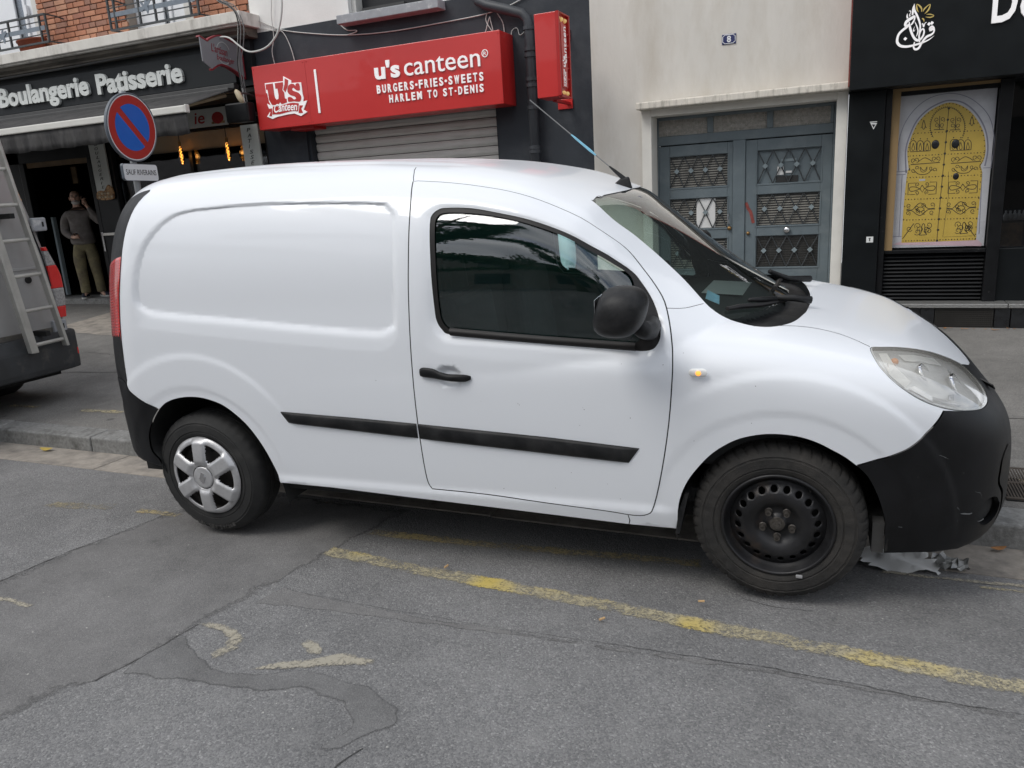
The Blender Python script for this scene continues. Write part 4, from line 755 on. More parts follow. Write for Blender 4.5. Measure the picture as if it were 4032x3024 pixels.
st = empty('wall_sticker', (.2, 7.95, .93), 'small white square sticker low on the black pilaster', 'sticker', 'stickers on the black pilaster'); box('sheet', 'sticker_white', .189, .247, 7.9528, 7.954, .93, .983, st); box('print', 'print_black', .213, .222, 7.9518, 7.9526, .942, .972, st); box('print', 'print_black', .208, .227, 7.9519, 7.9526, .965, .970, st)
dl = empty('shop_lettering', (1.1, 7.75, 2.67), 'large white raised letters on the black fascia cut by the picture edge', 'shop lettering')
text('letters', 'D', 1.02, 1.19, 2.668, 2.95, XZ(7.749), 'letter_lit', dl, .02, .02); text('letters', 'e', 1.212, 1.37, 2.668, 2.87, XZ(7.749), 'letter_lit', dl, .02, .02)
# calligraphic emblem: strokes (pixel tracing mapped to the fascia plane)
lg = empty('calligraphy_emblem', (.48, 7.75, 2.5), 'white arabic calligraphy emblem with gold petals on the black fascia', 'emblem')
def C2(p, q): return (.330 + (p - 330 + (q - 800) * .045) * .000262, 2.895 - (q - 95 + (p - 850) * .085) * .000262)
def stroke(pts, w, mat='letter_lit', nm='stroke', k=5):
    q = smooth2([(*C2(a, b), c) for (a, b), c in zip(pts, w)], k); mb = MB(); ribbon(mb, [(a, b) for a, b, _ in q], [max(.0006, c * .000262) for _, _, c in q], XZ(7.7488), 0, .006); return mb.build(nm, mat, lg)
stroke([(1415, 1070), (1270, 1175), (1120, 1245), (930, 1305), (760, 1345), (600, 1360), (460, 1330), (375, 1240), (365, 1120), (410, 980), (510, 870), (640, 770), (690, 690)], [6, 34, 48, 60, 66, 72, 76, 78, 72, 70, 72, 70, 60])
stroke([(640, 800), (595, 720), (610, 640), (680, 570), (780, 510), (850, 470), (850, 560), (800, 660), (755, 720)], [20, 74, 84, 88, 84, 60, 40, 52, 34])
stroke([(850, 95), (825, 200), (805, 320), (795, 430)], [4, 60, 62, 40]); stroke([(850, 110), (850, 280), (920, 440), (990, 620), (1020, 780), (1000, 960), (990, 1100), (1010, 1240)], [6, 50, 56, 52, 44, 40, 46, 34])
stroke([(700, 620), (725, 780), (770, 940), (840, 1090), (930, 1180), (1020, 1160), (1100, 1060), (1130, 930), (1100, 850), (1040, 900), (1000, 1030)], [20, 64, 66, 68, 76, 66, 54, 46, 44, 42, 30])
stroke([(1300, 930), (1290, 840), (1350, 790), (1405, 850), (1400, 960), (1330, 1030), (1220, 1080), (1130, 1170), (1050, 1300), (980, 1420), (890, 1450), (840, 1390), (850, 1280), (870, 1230)], [30, 50, 56, 50, 48, 62, 72, 62, 60, 70, 64, 46, 36, 26])
MB().lathe([(0, .006), (.017, .006), (.017, 0)], 14, lambda a, b, d: XZ(7.7488)(C2(1330, 860)[0] + a, C2(1330, 860)[1] + b, d)).build('stroke', 'letter_lit', lg)
stroke([(860, 620), (920, 760), (955, 880), (945, 980), (915, 1065)], [10, 34, 36, 34, 14]); stroke([(860, 770), (825, 870), (840, 910), (875, 850)], [6, 22, 22, 6])
stroke([(690, 310), (725, 300), (740, 350), (705, 420), (720, 460), (750, 410)], [10, 24, 20, 22, 20, 8]); stroke([(650, 380), (640, 450), (655, 520)], [12, 40, 46]); stroke([(1055, 715), (1090, 700), (1115, 790), (1150, 690), (1195, 660)], [12, 28, 34, 24, 20])
for cx, cz in ((1265, 715), (1345, 690), (595, 1125)): a, b = C2(cx, cz); poly('stroke', 'letter_lit', [(a - .014, b), (a + .001, b - .015), (a + .015, b + .001), (a - .001, b + .015)], XZ(7.7488), 0, .006, lg)
for pts, w in (([(965, 355), (915, 250), (915, 120), (1000, 180), (1050, 260), (1050, 345)], [6, 44, 20, 44, 34, 16]), ([(1090, 350), (1130, 260), (1280, 135), (1260, 260), (1200, 350), (1135, 410)], [6, 40, 16, 46, 36, 6]), ([(1190, 430), (1290, 430), (1400, 475), (1300, 520), (1160, 500)], [8, 28, 14, 36, 6]), ([(1065, 540), (1110, 570), (1125, 650)], [30, 34, 8])): stroke(pts, w, 'gold_paint', 'petal')
# poster of a studded yellow door
po = empty('door_poster', (.78, 8.08, .86), 'printed poster of a studded yellow arched door in the black shop window', 'poster')
PX = XZ(8.085)
def PP(p, q):    # poster picture pixel (zoom) -> plane
    v = (q - 30 + (p - 600) * .073) / (1545 - 30 + 0); xl = 158 - 62 * (q - 130) / 1460; xr = 1088 - 105 * (q - 30) / 1540
    return (.415 + (p - xl) / (xr - xl) * .738, 2.197 - (q - 78 + (p - 600) * (.115 - .085 * min(max((q - 80) / 1500, 0), 1))) / 1500 * 1.335)
box('sheet', 'poster_white', .415, 1.155, 8.085, 8.10, .862, 2.198, po)
arch = smooth2([(190, 1540), (205, 1180), (235, 850), (250, 820), (245, 780), (232, 640), (262, 520), (330, 370), (430, 265), (540, 200), (640, 170), (740, 190), (840, 250), (920, 350), (975, 470), (990, 620), (970, 720), (945, 770), (960, 830), (950, 1000), (925, 1300), (912, 1510)], 3)
def pph(name, mat, pts, d): return MB().prism([PP(*p) for p in pts], PX, d - .0006, d).build(name, mat, po)
ao = smooth2([(150, 830), (140, 600), (190, 400), (300, 240), (450, 130), (640, 85), (800, 110), (930, 190), (1020, 300), (1060, 440), (1065, 600), (1040, 780)], 4); ai = smooth2([(225, 850), (215, 640), (250, 500), (320, 350), (430, 240), (560, 170), (650, 150), (760, 165), (860, 230), (940, 330), (995, 460), (1010, 620), (985, 770)], 4)
mq = MB(); ribbon(mq, [PP(*p) for p in ao], .006, PX, 0, .0008); mq.build('print_arch', 'poster_shadow', po); mq = MB(); ribbon(mq, [PP(*p) for p in ai], .012, PX, 0, .0008); mq.build('print_arch', 'poster_shadow', po)
for a, b in (((120, 840), (240, 830)), ((970, 790), (1050, 785)), ((120, 870), (220, 862)), ((185, 870), (165, 1480)), ((960, 830), (940, 1450)), ((100, 1480), (190, 1475))):
    mq = MB(); ribbon(mq, [PP(*a), PP(*b)], .006, PX, 0, .0008); mq.build('print_arch', 'poster_shadow', po)
pph('print_sill', 'poster_pink', [(95, 1560), (190, 1525), (920, 1500), (970, 1545), (960, 1570)], .001)
pph('yellow_door', 'poster_yellow', arch, .0016)
ink = MB()
def pr(pts, w=7, k=4): ribbon(ink, [PP(*p) for p in smooth2(pts, k)], w * .00082, PX, .0016, .0024)
def spiral(cx, cy, r, turns, a0, sgn): return [(cx + r * (1 - t / 14 * .75) * math.cos(a0 + sgn * t / 14 * turns * 6.28), cy + r * (1 - t / 14 * .75) * math.sin(a0 + sgn * t / 14 * turns * 6.28)) for t in range(15)]
pr([(632, 225), (600, 660), (575, 980), (545, 1410), (540, 1515)], 6)
studs = MB()
def stud(x, y, r): a, b = PP(x, y); studs.lathe([(0, .0036), (r * .0007, .003), (r * .0007, .0016)], 7, lambda p, q, d: PX(a + p, b + q, d))
def row(x0, y0, x1, y1, n):
    for i in range(n): stud(x0 + (x1 - x0) * i / (n - 1), y0 + (y1 - y0) * i / (n - 1), 8 if i % 2 else 6)
for (a, b, c, d, n) in ((300, 468, 950, 428, 20), (262, 685, 975, 640, 24), (235, 895, 950, 858, 24), (222, 1108, 930, 1078, 24), (208, 1312, 915, 1288, 24), (205, 1522, 905, 1495, 26)): row(a, b, c, d, n)
for i, p in enumerate(arch):
    if i % 1 == 0 and i > 1: q = ((p[0] - 590) * .975 + 590, (p[1] - 850) * .985 + 850); stud(q[0], q[1], 7)
for i in range(40):
    t = math.radians(150 + i * 6.2); stud(622 + 172 * math.cos(t), 400 + 190 * math.sin(t), 6)
pr([(622 + 165 * math.cos(math.radians(145 + i * 9)), 400 + 182 * math.sin(math.radians(145 + i * 9))) for i in range(28)], 5, 2)
for k in range(13): 
    y = 225 + k * 107.5; x = 632 - k * 7.6; stud(x, y, 15); 
for s, ox in ((0, 0), (1, 393)):
    m_ = lambda x, y: (x + ox, y - ox * .043)
    def P2(pts, w=7, k=3): pr([m_(*p) for p in pts], w, k)
    for cx in (290, 360, 428):
        P2([(cx - 30, 640), (cx - 30, 560), (cx, 535), (cx + 30, 560), (cx + 30, 632)]); P2([(cx, 560), (cx - 14, 615), (cx, 632), (cx + 14, 612), (cx, 560)], 6); stud(*m_(cx, 518), 8)
    P2([(262, 645), (455, 632)], 7, 1)
    P2([(268, 768), (555, 742)], 8, 1); P2([(340, 740), (380, 712), (410, 700), (450, 715), (480, 735)])
    for cx, cy, sg in ((295, 728, 1), (325, 722, -1), (500, 708, 1), (535, 706, -1)): P2(spiral(cx, cy, 26, 1.1, 1.5, sg), 6, 1)
    P2([(300, 820), (340, 855), (390, 862), (440, 850), (480, 810)]); P2([(365, 790), (372, 830), (400, 838), (425, 820), (430, 785), (415, 815), (395, 822), (380, 810), (365, 790)], 6)
    for cx, cy, sg in ((295, 825, 1), (330, 800, -1), (470, 800, 1), (505, 815, -1)): P2(spiral(cx, cy, 22, 1.1, .5, sg), 6, 1)
    P2([(320, 945), (250, 950), (245, 1062), (315, 1058)], 7, 1); P2([(460, 935), (528, 932), (522, 1050), (448, 1055)], 7, 1); P2([(385, 965), (365, 1002), (388, 1035), (410, 998), (385, 965)], 7, 1)
    P2([(365, 1002), (320, 985), (275, 985), (258, 1005), (275, 1028), (320, 1020), (365, 1002)], 7); P2([(410, 998), (450, 978), (500, 972), (515, 990), (495, 1015), (450, 1015), (410, 998)], 7)
    for cx, cy, sg in ((340, 960, 1), (335, 1040, -1), (432, 955, -1), (432, 1035, 1)): P2(spiral(cx, cy, 22, 1.2, 2.0, sg), 6, 1)
    P2([(235, 1205), (290, 1210), (330, 1170), (370, 1140), (410, 1165), (450, 1195), (515, 1190)]); P2([(235, 1215), (290, 1220), (330, 1250), (370, 1265), (410, 1240), (450, 1205), (515, 1200)]); P2([(330, 1205), (370, 1180), (410, 1200), (370, 1230), (330, 1205)])
    for cx, cy, sg in ((258, 1170, 1), (250, 1245, -1), (490, 1158, -1), (485, 1235, 1), (340, 1190, 1), (400, 1165, -1), (345, 1225, -1), (405, 1230, 1)): P2(spiral(cx, cy, 25, 1.2, 1.0, sg), 6, 1)
    P2([(365, 1462), (385, 1430), (390, 1370), (405, 1345), (420, 1370), (415, 1430), (440, 1455), (365, 1462)], 7)
    for cx, cy, sg in ((350, 1370, 1), (345, 1430, -1), (460, 1360, -1), (458, 1420, 1), (375, 1405, 1), (435, 1400, -1)): P2(spiral(cx, cy, 34, 1.2, 2.5, sg), 6, 1)
    P2([(200, 1500), (250, 1430), (310, 1345)] if not s else [(510, 1490), (460, 1420), (410, 1350)], 8, 2); P2(spiral(265, 1400, 30, 1.2, .3, 1) if not s else spiral(455, 1400, 30, 1.2, .3, -1), 6, 1)
    cx, cy = ((545, 365), (700 - 393, 365 + 17))[s]
    for dx, dy, sg in ((-28, -30, 1), (28, -34, -1), (-28, 25, -1), (28, 22, 1)): pr(spiral(cx + dx + (393 if s else 0), cy + dy - (17 if s else 0), 25, 1.2, 1.2, sg), 6, 1)
    pr([(cx - 55 + (393 if s else 0), cy + 65 - (17 if s else 0)), (cx + 45 + (393 if s else 0), cy + 60 - (17 if s else 0))], 8, 1); pr([(cx + (393 if s else 0), cy + 60 - (17 if s else 0)), (cx + (393 if s else 0), cy - 65 - (17 if s else 0))], 7, 1)
for cx, cy in ((390, 395), (855, 350)): pr([(cx, cy - 55), (cx - 16, cy), (cx, cy + 35), (cx + 16, cy), (cx, cy - 55)], 7, 3); pr([(cx - 28, cy + 22), (cx - 14, cy + 5)], 7, 1); pr([(cx + 28, cy + 20), (cx + 14, cy + 4)], 7, 1)
pr([(640, 830), (645, 1060), (595, 1480), (880, 1465)], 3, 1)
ink.build('print_scrolls', 'poster_ink', po); tag(studs.build('print_studs', 'poster_ink', po), kind='stuff')
for cx, cy, r in ((508, 570, .031), (703, 560, .031), (712, 875, .024)):
    a, b = PP(cx, cy); MB().lathe([(0, .006), (r * .6, .0055), (r, .0025), (r, .0016)], 22, lambda p, q, d, a=a, b=b: PX(a + p, b + q * 1.25, d)).build('print_knocker', 'knob_black', po, smooth=True)
a, b = PP(385, 915); box('letter_slot', 'poster_white', a - .024, a + .024, 8.0825, 8.0835, b - .008, b + .008, po)
# ------------------------------------------------------------------ white van: body surface as an implicit shape, cut into panels
def ss(a, b, x):
    t = np.clip((x - a) / (b - a), 0, 1); return t * t * (3 - 2 * t)
def spl(xs, ys):
    xs = np.array(xs, float); ys = np.array(ys, float); n = len(xs); h = np.diff(xs); d = np.diff(ys) / h; m = np.zeros(n); m[0] = d[0]; m[-1] = d[-1]
    for i in range(1, n - 1): m[i] = 0 if d[i - 1] * d[i] <= 0 else 2 * d[i - 1] * d[i] / (d[i - 1] + d[i])
    def f(x):
        x = np.clip(x, xs[0], xs[-1]); k = np.clip(np.searchsorted(xs, x) - 1, 0, n - 2); t = (x - xs[k]) / h[k]; t2 = t * t; t3 = t2 * t
        return (2 * t3 - 3 * t2 + 1) * ys[k] + (t3 - 2 * t2 + t) * h[k] * m[k] + (-2 * t3 + 3 * t2) * ys[k + 1] + (t3 - t2) * h[k] * m[k + 1]
    return f
HW = .915
_rx = [-.64, -.636, -.625, -.60, -.565, -.52, -.46, -.38, -.29]
_rw = [.915 - .36 + (.36 ** 2 - (.36 - (x + .64)) ** 2) ** .5 if x < -.28 else .915 for x in _rx]
plan = spl(_rx + [.0, .4, 2.5, 2.85, 3.05, 3.2, 3.32, 3.42, 3.5, 3.545, 3.57], _rw + [.915, .915, .915, .905, .885, .85, .80, .72, .58, .40, .0])
plan_cab = spl(_rx + [.0, .4, 1.6, 2.1, 2.6, 2.9, 3.1, 3.2, 3.6], _rw + [.915, .915, .912, .89, .85, .70, .2, .02, .02])
tumble = spl([.15, .25, .36, .55, .75, 1.0, 1.2, 1.4, 1.6, 1.8, 2.2], [.05, .03, .012, .004, 0, .004, .02, .052, .095, .15, .30])
roofp = spl([-.64, -.63, -.60, -.5, -.3, .2, .8, 1.3, 1.7, 1.95, 2.05, 2.15, 2.45, 2.75, 3.0, 3.2, 3.5], [1.566, 1.666, 1.725, 1.757, 1.778, 1.787, 1.769, 1.727, 1.651, 1.57, 1.53, 1.457, 1.223, 1.015, .86, .73, .55])
hoodp = spl([1.5, 2.2, 2.6, 2.9, 3.15, 3.26, 3.34, 3.42, 3.47, 3.52, 3.55, 3.57], [1.08, 1.075, 1.055, 1.005, .94, .885, .835, .775, .725, .66, .60, .45])
lean = spl([0, .8, 1.1, 1.4, 1.6, 1.75, 2.2], [0, 0, .03, .065, .10, .13, .2])
tuck = spl([0, .15, .2, .25, .35, .6, 2], [.10, .07, .04, .015, 0, 0, 0])
def F12(x, e, z):
    e = np.maximum(e, 0)
    x = x - lean(z) * ss(.5, -.4, x); x = np.maximum(x + tuck(z) * ss(2.9, 3.4, x), -.64)
    Wc = plan_cab(x) - tumble(z); zt = roofp(x + .30 * ss(1.6, 2.3, x) * (e / .85) ** 2); z1 = np.minimum(1.15, zt - .25); n = 5.0 - 1.2 * ss(1.7, 2.3, x)
    f1 = (e / np.maximum(Wc, .05)) ** n + np.maximum((z - z1) / (zt - z1), 0) ** n - 1
    Wh = plan(x) - tumble(z); zh = hoodp(x); z2 = zh - .32
    f2 = np.maximum(e / np.maximum(Wh, .02), 0) ** 4.5 + np.maximum((z - z2) / (zh - z2), 0) ** 4.5 - 1
    return f1, f2
def FV(x, e, z): a, b = F12(x, e, z); return np.minimum(a, b)
def ZCf(x): return .80 - .40 * ss(2.75, 3.4, x)
TM = 2.95
def vsurf(x, t):
    e = np.where(t < 1.95, 1.0, 1.0 - (t - 1.95)); z = np.where(t < 1.95, t, 1.95); zc = ZCf(x); lo = np.zeros_like(x); hi = np.full_like(x, 1.3)
    for _ in range(32):
        m = (lo + hi) / 2; ins = FV(x, e * m, zc + (z - zc) * m) < 0; lo = np.where(ins, m, lo); hi = np.where(ins, hi, m)
    m = (lo + hi) / 2; return e * m, zc + (z - zc) * m
# panel outlines in (x along the van, t round the section)
glass = smooth2([(1.353, 1.608), (1.358, 1.664), (1.379, 1.693), (1.431, 1.699), (1.541, 1.685), (1.656, 1.654), (1.761, 1.613), (1.88, 1.558), (1.993, 1.485), (2.073, 1.439), (2.124, 1.405), (2.149, 1.352), (2.163, 1.238), (2.167, 1.126), (2.164, 1.033), (1.881, 1.056), (1.572, 1.077), (1.428, 1.082), (1.402, 1.093), (1.374, 1.127), (1.364, 1.19), (1.359, 1.406)], 4, True)
rubber = smooth2([(1.331, 1.628), (1.337, 1.685), (1.361, 1.721), (1.396, 1.734), (1.506, 1.727), (1.635, 1.686), (1.758, 1.643), (1.877, 1.588), (1.99, 1.521), (2.07, 1.476), (2.138, 1.424), (2.173, 1.366), (2.216, 1.27), (2.248, 1.163), (2.26, 1.075), (2.247, 1.024), (2.22, 1.003), (2.169, 1.001), (2.13, 1.012), (1.88, 1.034), (1.571, 1.056), (1.407, 1.066), (1.371, 1.089), (1.35, 1.127), (1.343, 1.19), (1.337, 1.407)], 4, True)
dinset = smooth2([(1.29, 1.526), (1.289, 1.678), (1.312, 1.775), (1.369, 1.801), (1.501, 1.776), (1.643, 1.732), (1.755, 1.684), (1.874, 1.626), (1.987, 1.56), (2.072, 1.503), (2.148, 1.431), (2.2, 1.347), (2.244, 1.24), (2.273, 1.135), (2.282, 1.028), (2.279, .939), (2.24, .913), (2.115, .916), (1.877, .936), (1.629, .955), (1.4, .975), (1.327, .995), (1.289, 1.036), (1.283, 1.12)], 3, True)
recess = smooth2([(-.219, 1.24), (-.214, 1.341), (-.188, 1.463), (-.15, 1.563), (-.09, 1.66), (-.018, 1.745), (.073, 1.792), (.233, 1.812), (.519, 1.82), (.829, 1.802), (1.078, 1.778), (1.122, 1.754), (1.155, 1.695), (1.163, 1.618), (1.164, 1.374), (1.152, 1.134), (1.136, 1.105), (1.089, 1.09), (1.009, 1.091), (.672, 1.115), (.353, 1.145), (.012, 1.173), (-.139, 1.19), (-.196, 1.207)], 4, True)
recess_o = smooth2([(-.252, 1.24), (-.245, 1.35), (-.21, 1.482), (-.169, 1.593), (-.106, 1.694), (-.031, 1.776), (.069, 1.819), (.23, 1.834), (.516, 1.839), (.826, 1.822), (1.09, 1.798), (1.146, 1.761), (1.18, 1.694), (1.19, 1.598), (1.192, 1.373), (1.182, 1.12), (1.159, 1.035), (1.108, .995), (1.035, .987), (.737, 1.008), (.339, 1.041), (-.199, 1.093), (-.241, 1.15)], 3, True)
door = smooth2([(1.215, 2.006), (1.224, 1.92), (1.238, 1.767), (1.243, 1.614), (1.242, 1.448), (1.238, 1.298), (1.233, 1.085), (1.228, .9), (1.228, .65), (1.234, .44), (1.243, .335), (1.26, .304)], 3)[:-1] + smooth2([(1.26, .302), (1.524, .297), (1.786, .28), (2.034, .264), (2.154, .252), (2.209, .265), (2.234, .308), (2.269, .483), (2.299, .698), (2.313, .883), (2.313, .964), (2.305, 1.042), (2.291, 1.136), (2.263, 1.265), (2.223, 1.371), (2.168, 1.49), (2.114, 1.599), (2.059, 1.656), (1.973, 1.715), (1.857, 1.792), (1.736, 1.862), (1.607, 1.927), (1.475, 1.97), (1.341, 1.998), (1.235, 2.013)], 3)
wind = smooth2([(1.94, 2.081), (2.033, 1.93), (2.116, 1.85), (2.204, 1.72), (2.297, 1.542), (2.391, 1.334), (2.441, 1.250), (2.502, 1.198), (2.59, 1.150), (2.671, 1.153), (2.736, 1.215), (2.770, 1.36), (2.785, 1.55), (2.795, 2.0), (2.80, 2.5)], 4) + [(2.80, 2.99), (2.0, 2.99), (2.0, 2.75), (1.986, 2.52), (1.965, 2.32)]
hlamp = smooth2([(3.002, 1.089), (3.045, 1.128), (3.105, 1.186), (3.181, 1.269), (3.265, 1.401), (3.348, 1.481), (3.382, 1.281), (3.405, 1.11), (3.406, .992), (3.392, .924), (3.358, .878), (3.289, .85), (3.219, .848), (3.151, .868), (3.085, .912), (3.04, .962), (3.015, 1.012)], 4, True)
btop = smooth2([(2.961, .562), (3.009, .586), (3.079, .624), (3.131, .664), (3.177, .725), (3.213, .786), (3.232, .835)], 3)
barch = smooth2([(2.963, .559), (3.001, .515), (3.033, .444), (3.056, .369), (3.068, .306), (3.072, .141)], 3)
archf = smooth2([(2.32, .10), (2.322, .182), (2.33, .323), (2.357, .421), (2.401, .502), (2.462, .581), (2.54, .641), (2.615, .668), (2.683, .676), (2.757, .669), (2.824, .648), (2.88, .618), (2.924, .591), (2.961, .560)], 4)
archr = smooth2([(-.192, .651), (-.143, .687), (-.081, .712), (-.007, .726), (.069, .727), (.135, .715), (.204, .69), (.263, .648), (.318, .594), (.365, .526), (.403, .451), (.433, .367), (.453, .274), (.458, .10)], 4)
rbin = smooth2([(-.25, .10), (-.255, .316), (-.298, .39), (-.300, .46), (-.283, .521), (-.238, .597), (-.192, .651)], 3)
rbtop = [(-.66, .80), (-.5, .80), (-.40, .795)] + smooth2([(-.377, .778), (-.366, .749), (-.336, .727), (-.261, .682), (-.192, .651)], 3)
redge = smooth2([(-.20, 2.10), (-.245, 1.95), (-.275, 1.75), (-.288, 1.65), (-.305, 1.511), (-.322, 1.375), (-.34, 1.245), (-.357, 1.085), (-.370, .908), (-.375, .82), (-.377, .778)], 3)
sillb = [(.44, .262), (.736, .262), (1.14, .242), (1.605, .222), (2.119, .197), (2.325, .188)]
hole_r = rbin + archr[1:] + [(.458, -.1), (-.25, -.1)]
hole_f = [(2.32, -.1)] + archf + barch[1:] + [(3.072, -.1)]
fbump = btop + [(3.289, .847), (3.358, .876), (3.394, .922), (3.409, .992), (3.408, 1.11), (3.385, 1.285), (3.352, 1.487), (3.37, 1.60), (3.40, 1.85), (3.43, 2.4), (3.44, 2.99), (3.60, 2.99), (3.60, -.1), (3.072, -.1)] + barch[::-1][:-1]
fbot = [(3.04, .135), (3.072, .141), (3.24, .145), (3.33, .13), (3.42, .12), (3.57, .12)]
rbump = rbtop + rbin[::-1][1:-1] + [(-.25, .30), (-.4, .30), (-.66, .30)]
hood_side = smooth2([(2.59, 1.150), (2.75, 1.165), (2.9, 1.15), (3.0, 1.10)], 4)
def strip(pl, w):
    P = np.array(pl, float); T = np.gradient(P, axis=0); T /= np.maximum(np.linalg.norm(T, axis=1, keepdims=True), 1e-9); Nn = np.stack([-T[:, 1], T[:, 0]], 1)
    return [tuple(p) for p in P + Nn * w / 2] + [tuple(p) for p in (P - Nn * w / 2)[::-1]]
seams = [strip(door + [door[0]], .0048), strip([(1.216, 2.012), (1.205, 2.06), (1.188, 2.14), (1.18, 2.169), (1.17, 2.23)], .0035), strip(smooth2([(2.272, 1.225), (2.338, 1.243), (2.398, 1.30)], 4), .0035),
         strip(hood_side, .004), strip([(2.13, .250), (2.135, .22), (2.13, .195)], .004), strip(btop, .004), strip(hlamp + [hlamp[0]], .0045)]
fog = smooth2([(3.378, .325), (3.393, .384), (3.423, .41), (3.454, .391), (3.474, .323), (3.462, .252), (3.427, .241), (3.397, .271)], 4, True)
bseam = strip(smooth2([(3.487, .70), (3.462, .632), (3.455, .555), (3.455, .476), (3.48, .393), (3.484, .278), (3.475, .15)], 4), .010)
cup = smooth2([(1.34, .895), (1.36, .919), (1.392, .928), (1.427, .92), (1.453, .892), (1.448, .853), (1.42, .827), (1.393, .822), (1.354, .836)], 4, True)
lines_closed = [glass, rubber, recess, recess_o, hlamp, fog, cup] + seams + [bseam]
lines_open = [wind, btop, barch, archf, archr, rbin, rbtop, redge, sillb, [(-.66, .30), (-.25, .30)], fbot, fbump[len(btop) - 1:len(btop) + 11]]
gx = np.unique(np.concatenate([np.linspace(-.64, -.44, 34), np.arange(-.44, 3.25, .0155), np.arange(3.25, 3.46, .010), np.linspace(3.46, 3.57, 26)]).round(5))
gt = np.unique(np.concatenate([np.arange(.10, 2.0, .0155), np.arange(2.0, 2.951, .03), [2.95]]).round(5))
GX, GT = np.meshgrid(gx, gt); GP = np.stack([GX.ravel(), GT.ravel()], 1)
dmin = np.full(len(GP), 9.0)
for l in lines_closed: 
    bb = np.array(l); sel = (GP[:, 0] > bb[:, 0].min() - .02) & (GP[:, 0] < bb[:, 0].max() + .02) & (GP[:, 1] > bb[:, 1].min() - .02) & (GP[:, 1] < bb[:, 1].max() + .02); dmin[sel] = np.minimum(dmin[sel], pdist(GP[sel], l))
for l in lines_open:
    bb = np.array(l); sel = (GP[:, 0] > bb[:, 0].min() - .02) & (GP[:, 0] < bb[:, 0].max() + .02) & (GP[:, 1] > bb[:, 1].min() - .02) & (GP[:, 1] < bb[:, 1].max() + .02); dmin[sel] = np.minimum(dmin[sel], pdist(GP[sel], l, False))
GP = GP[dmin > .0045]
vin = [Vector(p) for p in GP]; ein = []
def clampp(p): return Vector((min(max(p[0], -.64), 3.57), min(max(p[1], .10), 2.95)))
for l, cl in [(l, True) for l in lines_closed] + [(l, False) for l in lines_open]:
    k = len(vin); vin += [clampp(p) for p in l]; ein += [(k + i, k + i + 1) for i in range(len(l) - 1)] + ([(k + len(l) - 1, k)] if cl else [])
vo, eo, fo, *_ = delaunay_2d_cdt(vin, ein, [], 0, 1e-6)
VT2 = np.array([(v.x, v.y) for v in vo]); TRI = np.array([f for f in fo if len(f) == 3]); CEN = VT2[TRI].mean(1)
e_, z_ = vsurf(VT2[:, 0], VT2[:, 1])
# pressed shapes: recess panel, door inset, wheel flares, sill
def ramp(P, inner, outer):
    ii = pip(P, inner); oo = pip(P, outer); di = pdist(P, inner); do = pdist(P, outer); w = np.where(ii, 1.0, np.where(oo, do / np.maximum(di + do, 1e-6), 0)); return .5 * w + .5 * ss(.62, 1.0, w)
side = VT2[:, 1] < 2.05
off = np.zeros(len(VT2)); Ps = VT2[side]
o_ = -(.012 + .008 * ss(1.45, 1.15, Ps[:, 1])) * ramp(Ps, recess, recess_o) - (.010 + .012 * ss(1.40, 1.1, Ps[:, 1])) * ramp(Ps, rubber, dinset)
for cx, cz, r0, r1, hgt in ((.03, .31, .615, .638, .007), (2.70, .30, .595, .620, .008)):
    r = np.hypot((Ps[:, 0] - cx), (z_[side] - cz)); fl = ss(r1, r0, r) * ss(.20, .42, z_[side]) * (ss(2.27, 2.46, Ps[:, 0]) if cx > 1 else ss(.62, .40, Ps[:, 0]))
    o_ += hgt * fl - .004 * ss(.475, .455, r)
o_ += .010 * ss(.315, .275, VT2[side][:, 1]) * ss(.35, .5, Ps[:, 0]) * ss(2.35, 2.25, Ps[:, 0])
cu_ = pip(Ps, cup); o_ += np.where(cu_, -.018 * ss(0, .022, pdist(Ps, cup)), 0)
off[side] = o_
e_ = e_ + off * ss(2.05, 1.9, VT2[:, 1])
roofrib = (VT2[:, 1] > 2.15) & (VT2[:, 0] < 1.5)
V3 = np.stack([VT2[:, 0], HW - e_, z_], 1)
# two long pressed ribs on the roof
ribd = np.zeros(len(V3)); 
for yc in (.42, .62, .80): ribd += np.exp(-((V3[:, 1] - yc) / .028) ** 2) * ss(-.35, -.2, V3[:, 0]) * ss(1.45, 1.2, V3[:, 0]) * (VT2[:, 1] > 2.0)
V3[:, 2] -= .007 * ribd
fn_ = np.cross(V3[TRI[:, 1]] - V3[TRI[:, 0]], V3[TRI[:, 2]] - V3[TRI[:, 0]]); 
flip = (fn_[:, 1] * -1 + fn_[:, 2]) < 0
if flip.mean() > .5: TRI = TRI[:, ::-1]; fn_ = -fn_
VN = np.zeros_like(V3); 
for k in range(3): np.add.at(VN, TRI[:, k], fn_)
VN /= np.maximum(np.linalg.norm(VN, axis=1, keepdims=True), 1e-12)
# classify triangles
cx_, ct_ = CEN[:, 0], CEN[:, 1]
lab = np.full(len(TRI), 'body', dtype=object)
in_d = pip(CEN, door); lab[in_d] = 'door'
in_w = pip(CEN, wind); 
f1, f2 = F12(V3[TRI].mean(1)[:, 0], HW - V3[TRI].mean(1)[:, 1], V3[TRI].mean(1)[:, 2])
hoodz = (ct_ > np.interp(cx_, [p[0] for p in hood_side], [p[1] for p in hood_side])) & (cx_ > 2.55) & ~in_w; lab[hoodz] = 'bonnet'
xr_ = np.interp(ct_, [p[1] for p in redge[::-1]], [p[0] for p in redge[::-1]])
rs_ = (cx_ < xr_) & (ct_ > .78) & (ct_ < 2.08); lab[rs_] = 'rear_corner'; lab[rs_ & (ct_ < 1.055)] = 'rear_corner_low'; lab[rs_ & (ct_ > 1.055) & (ct_ < 1.515)] = 'tail_lamp'
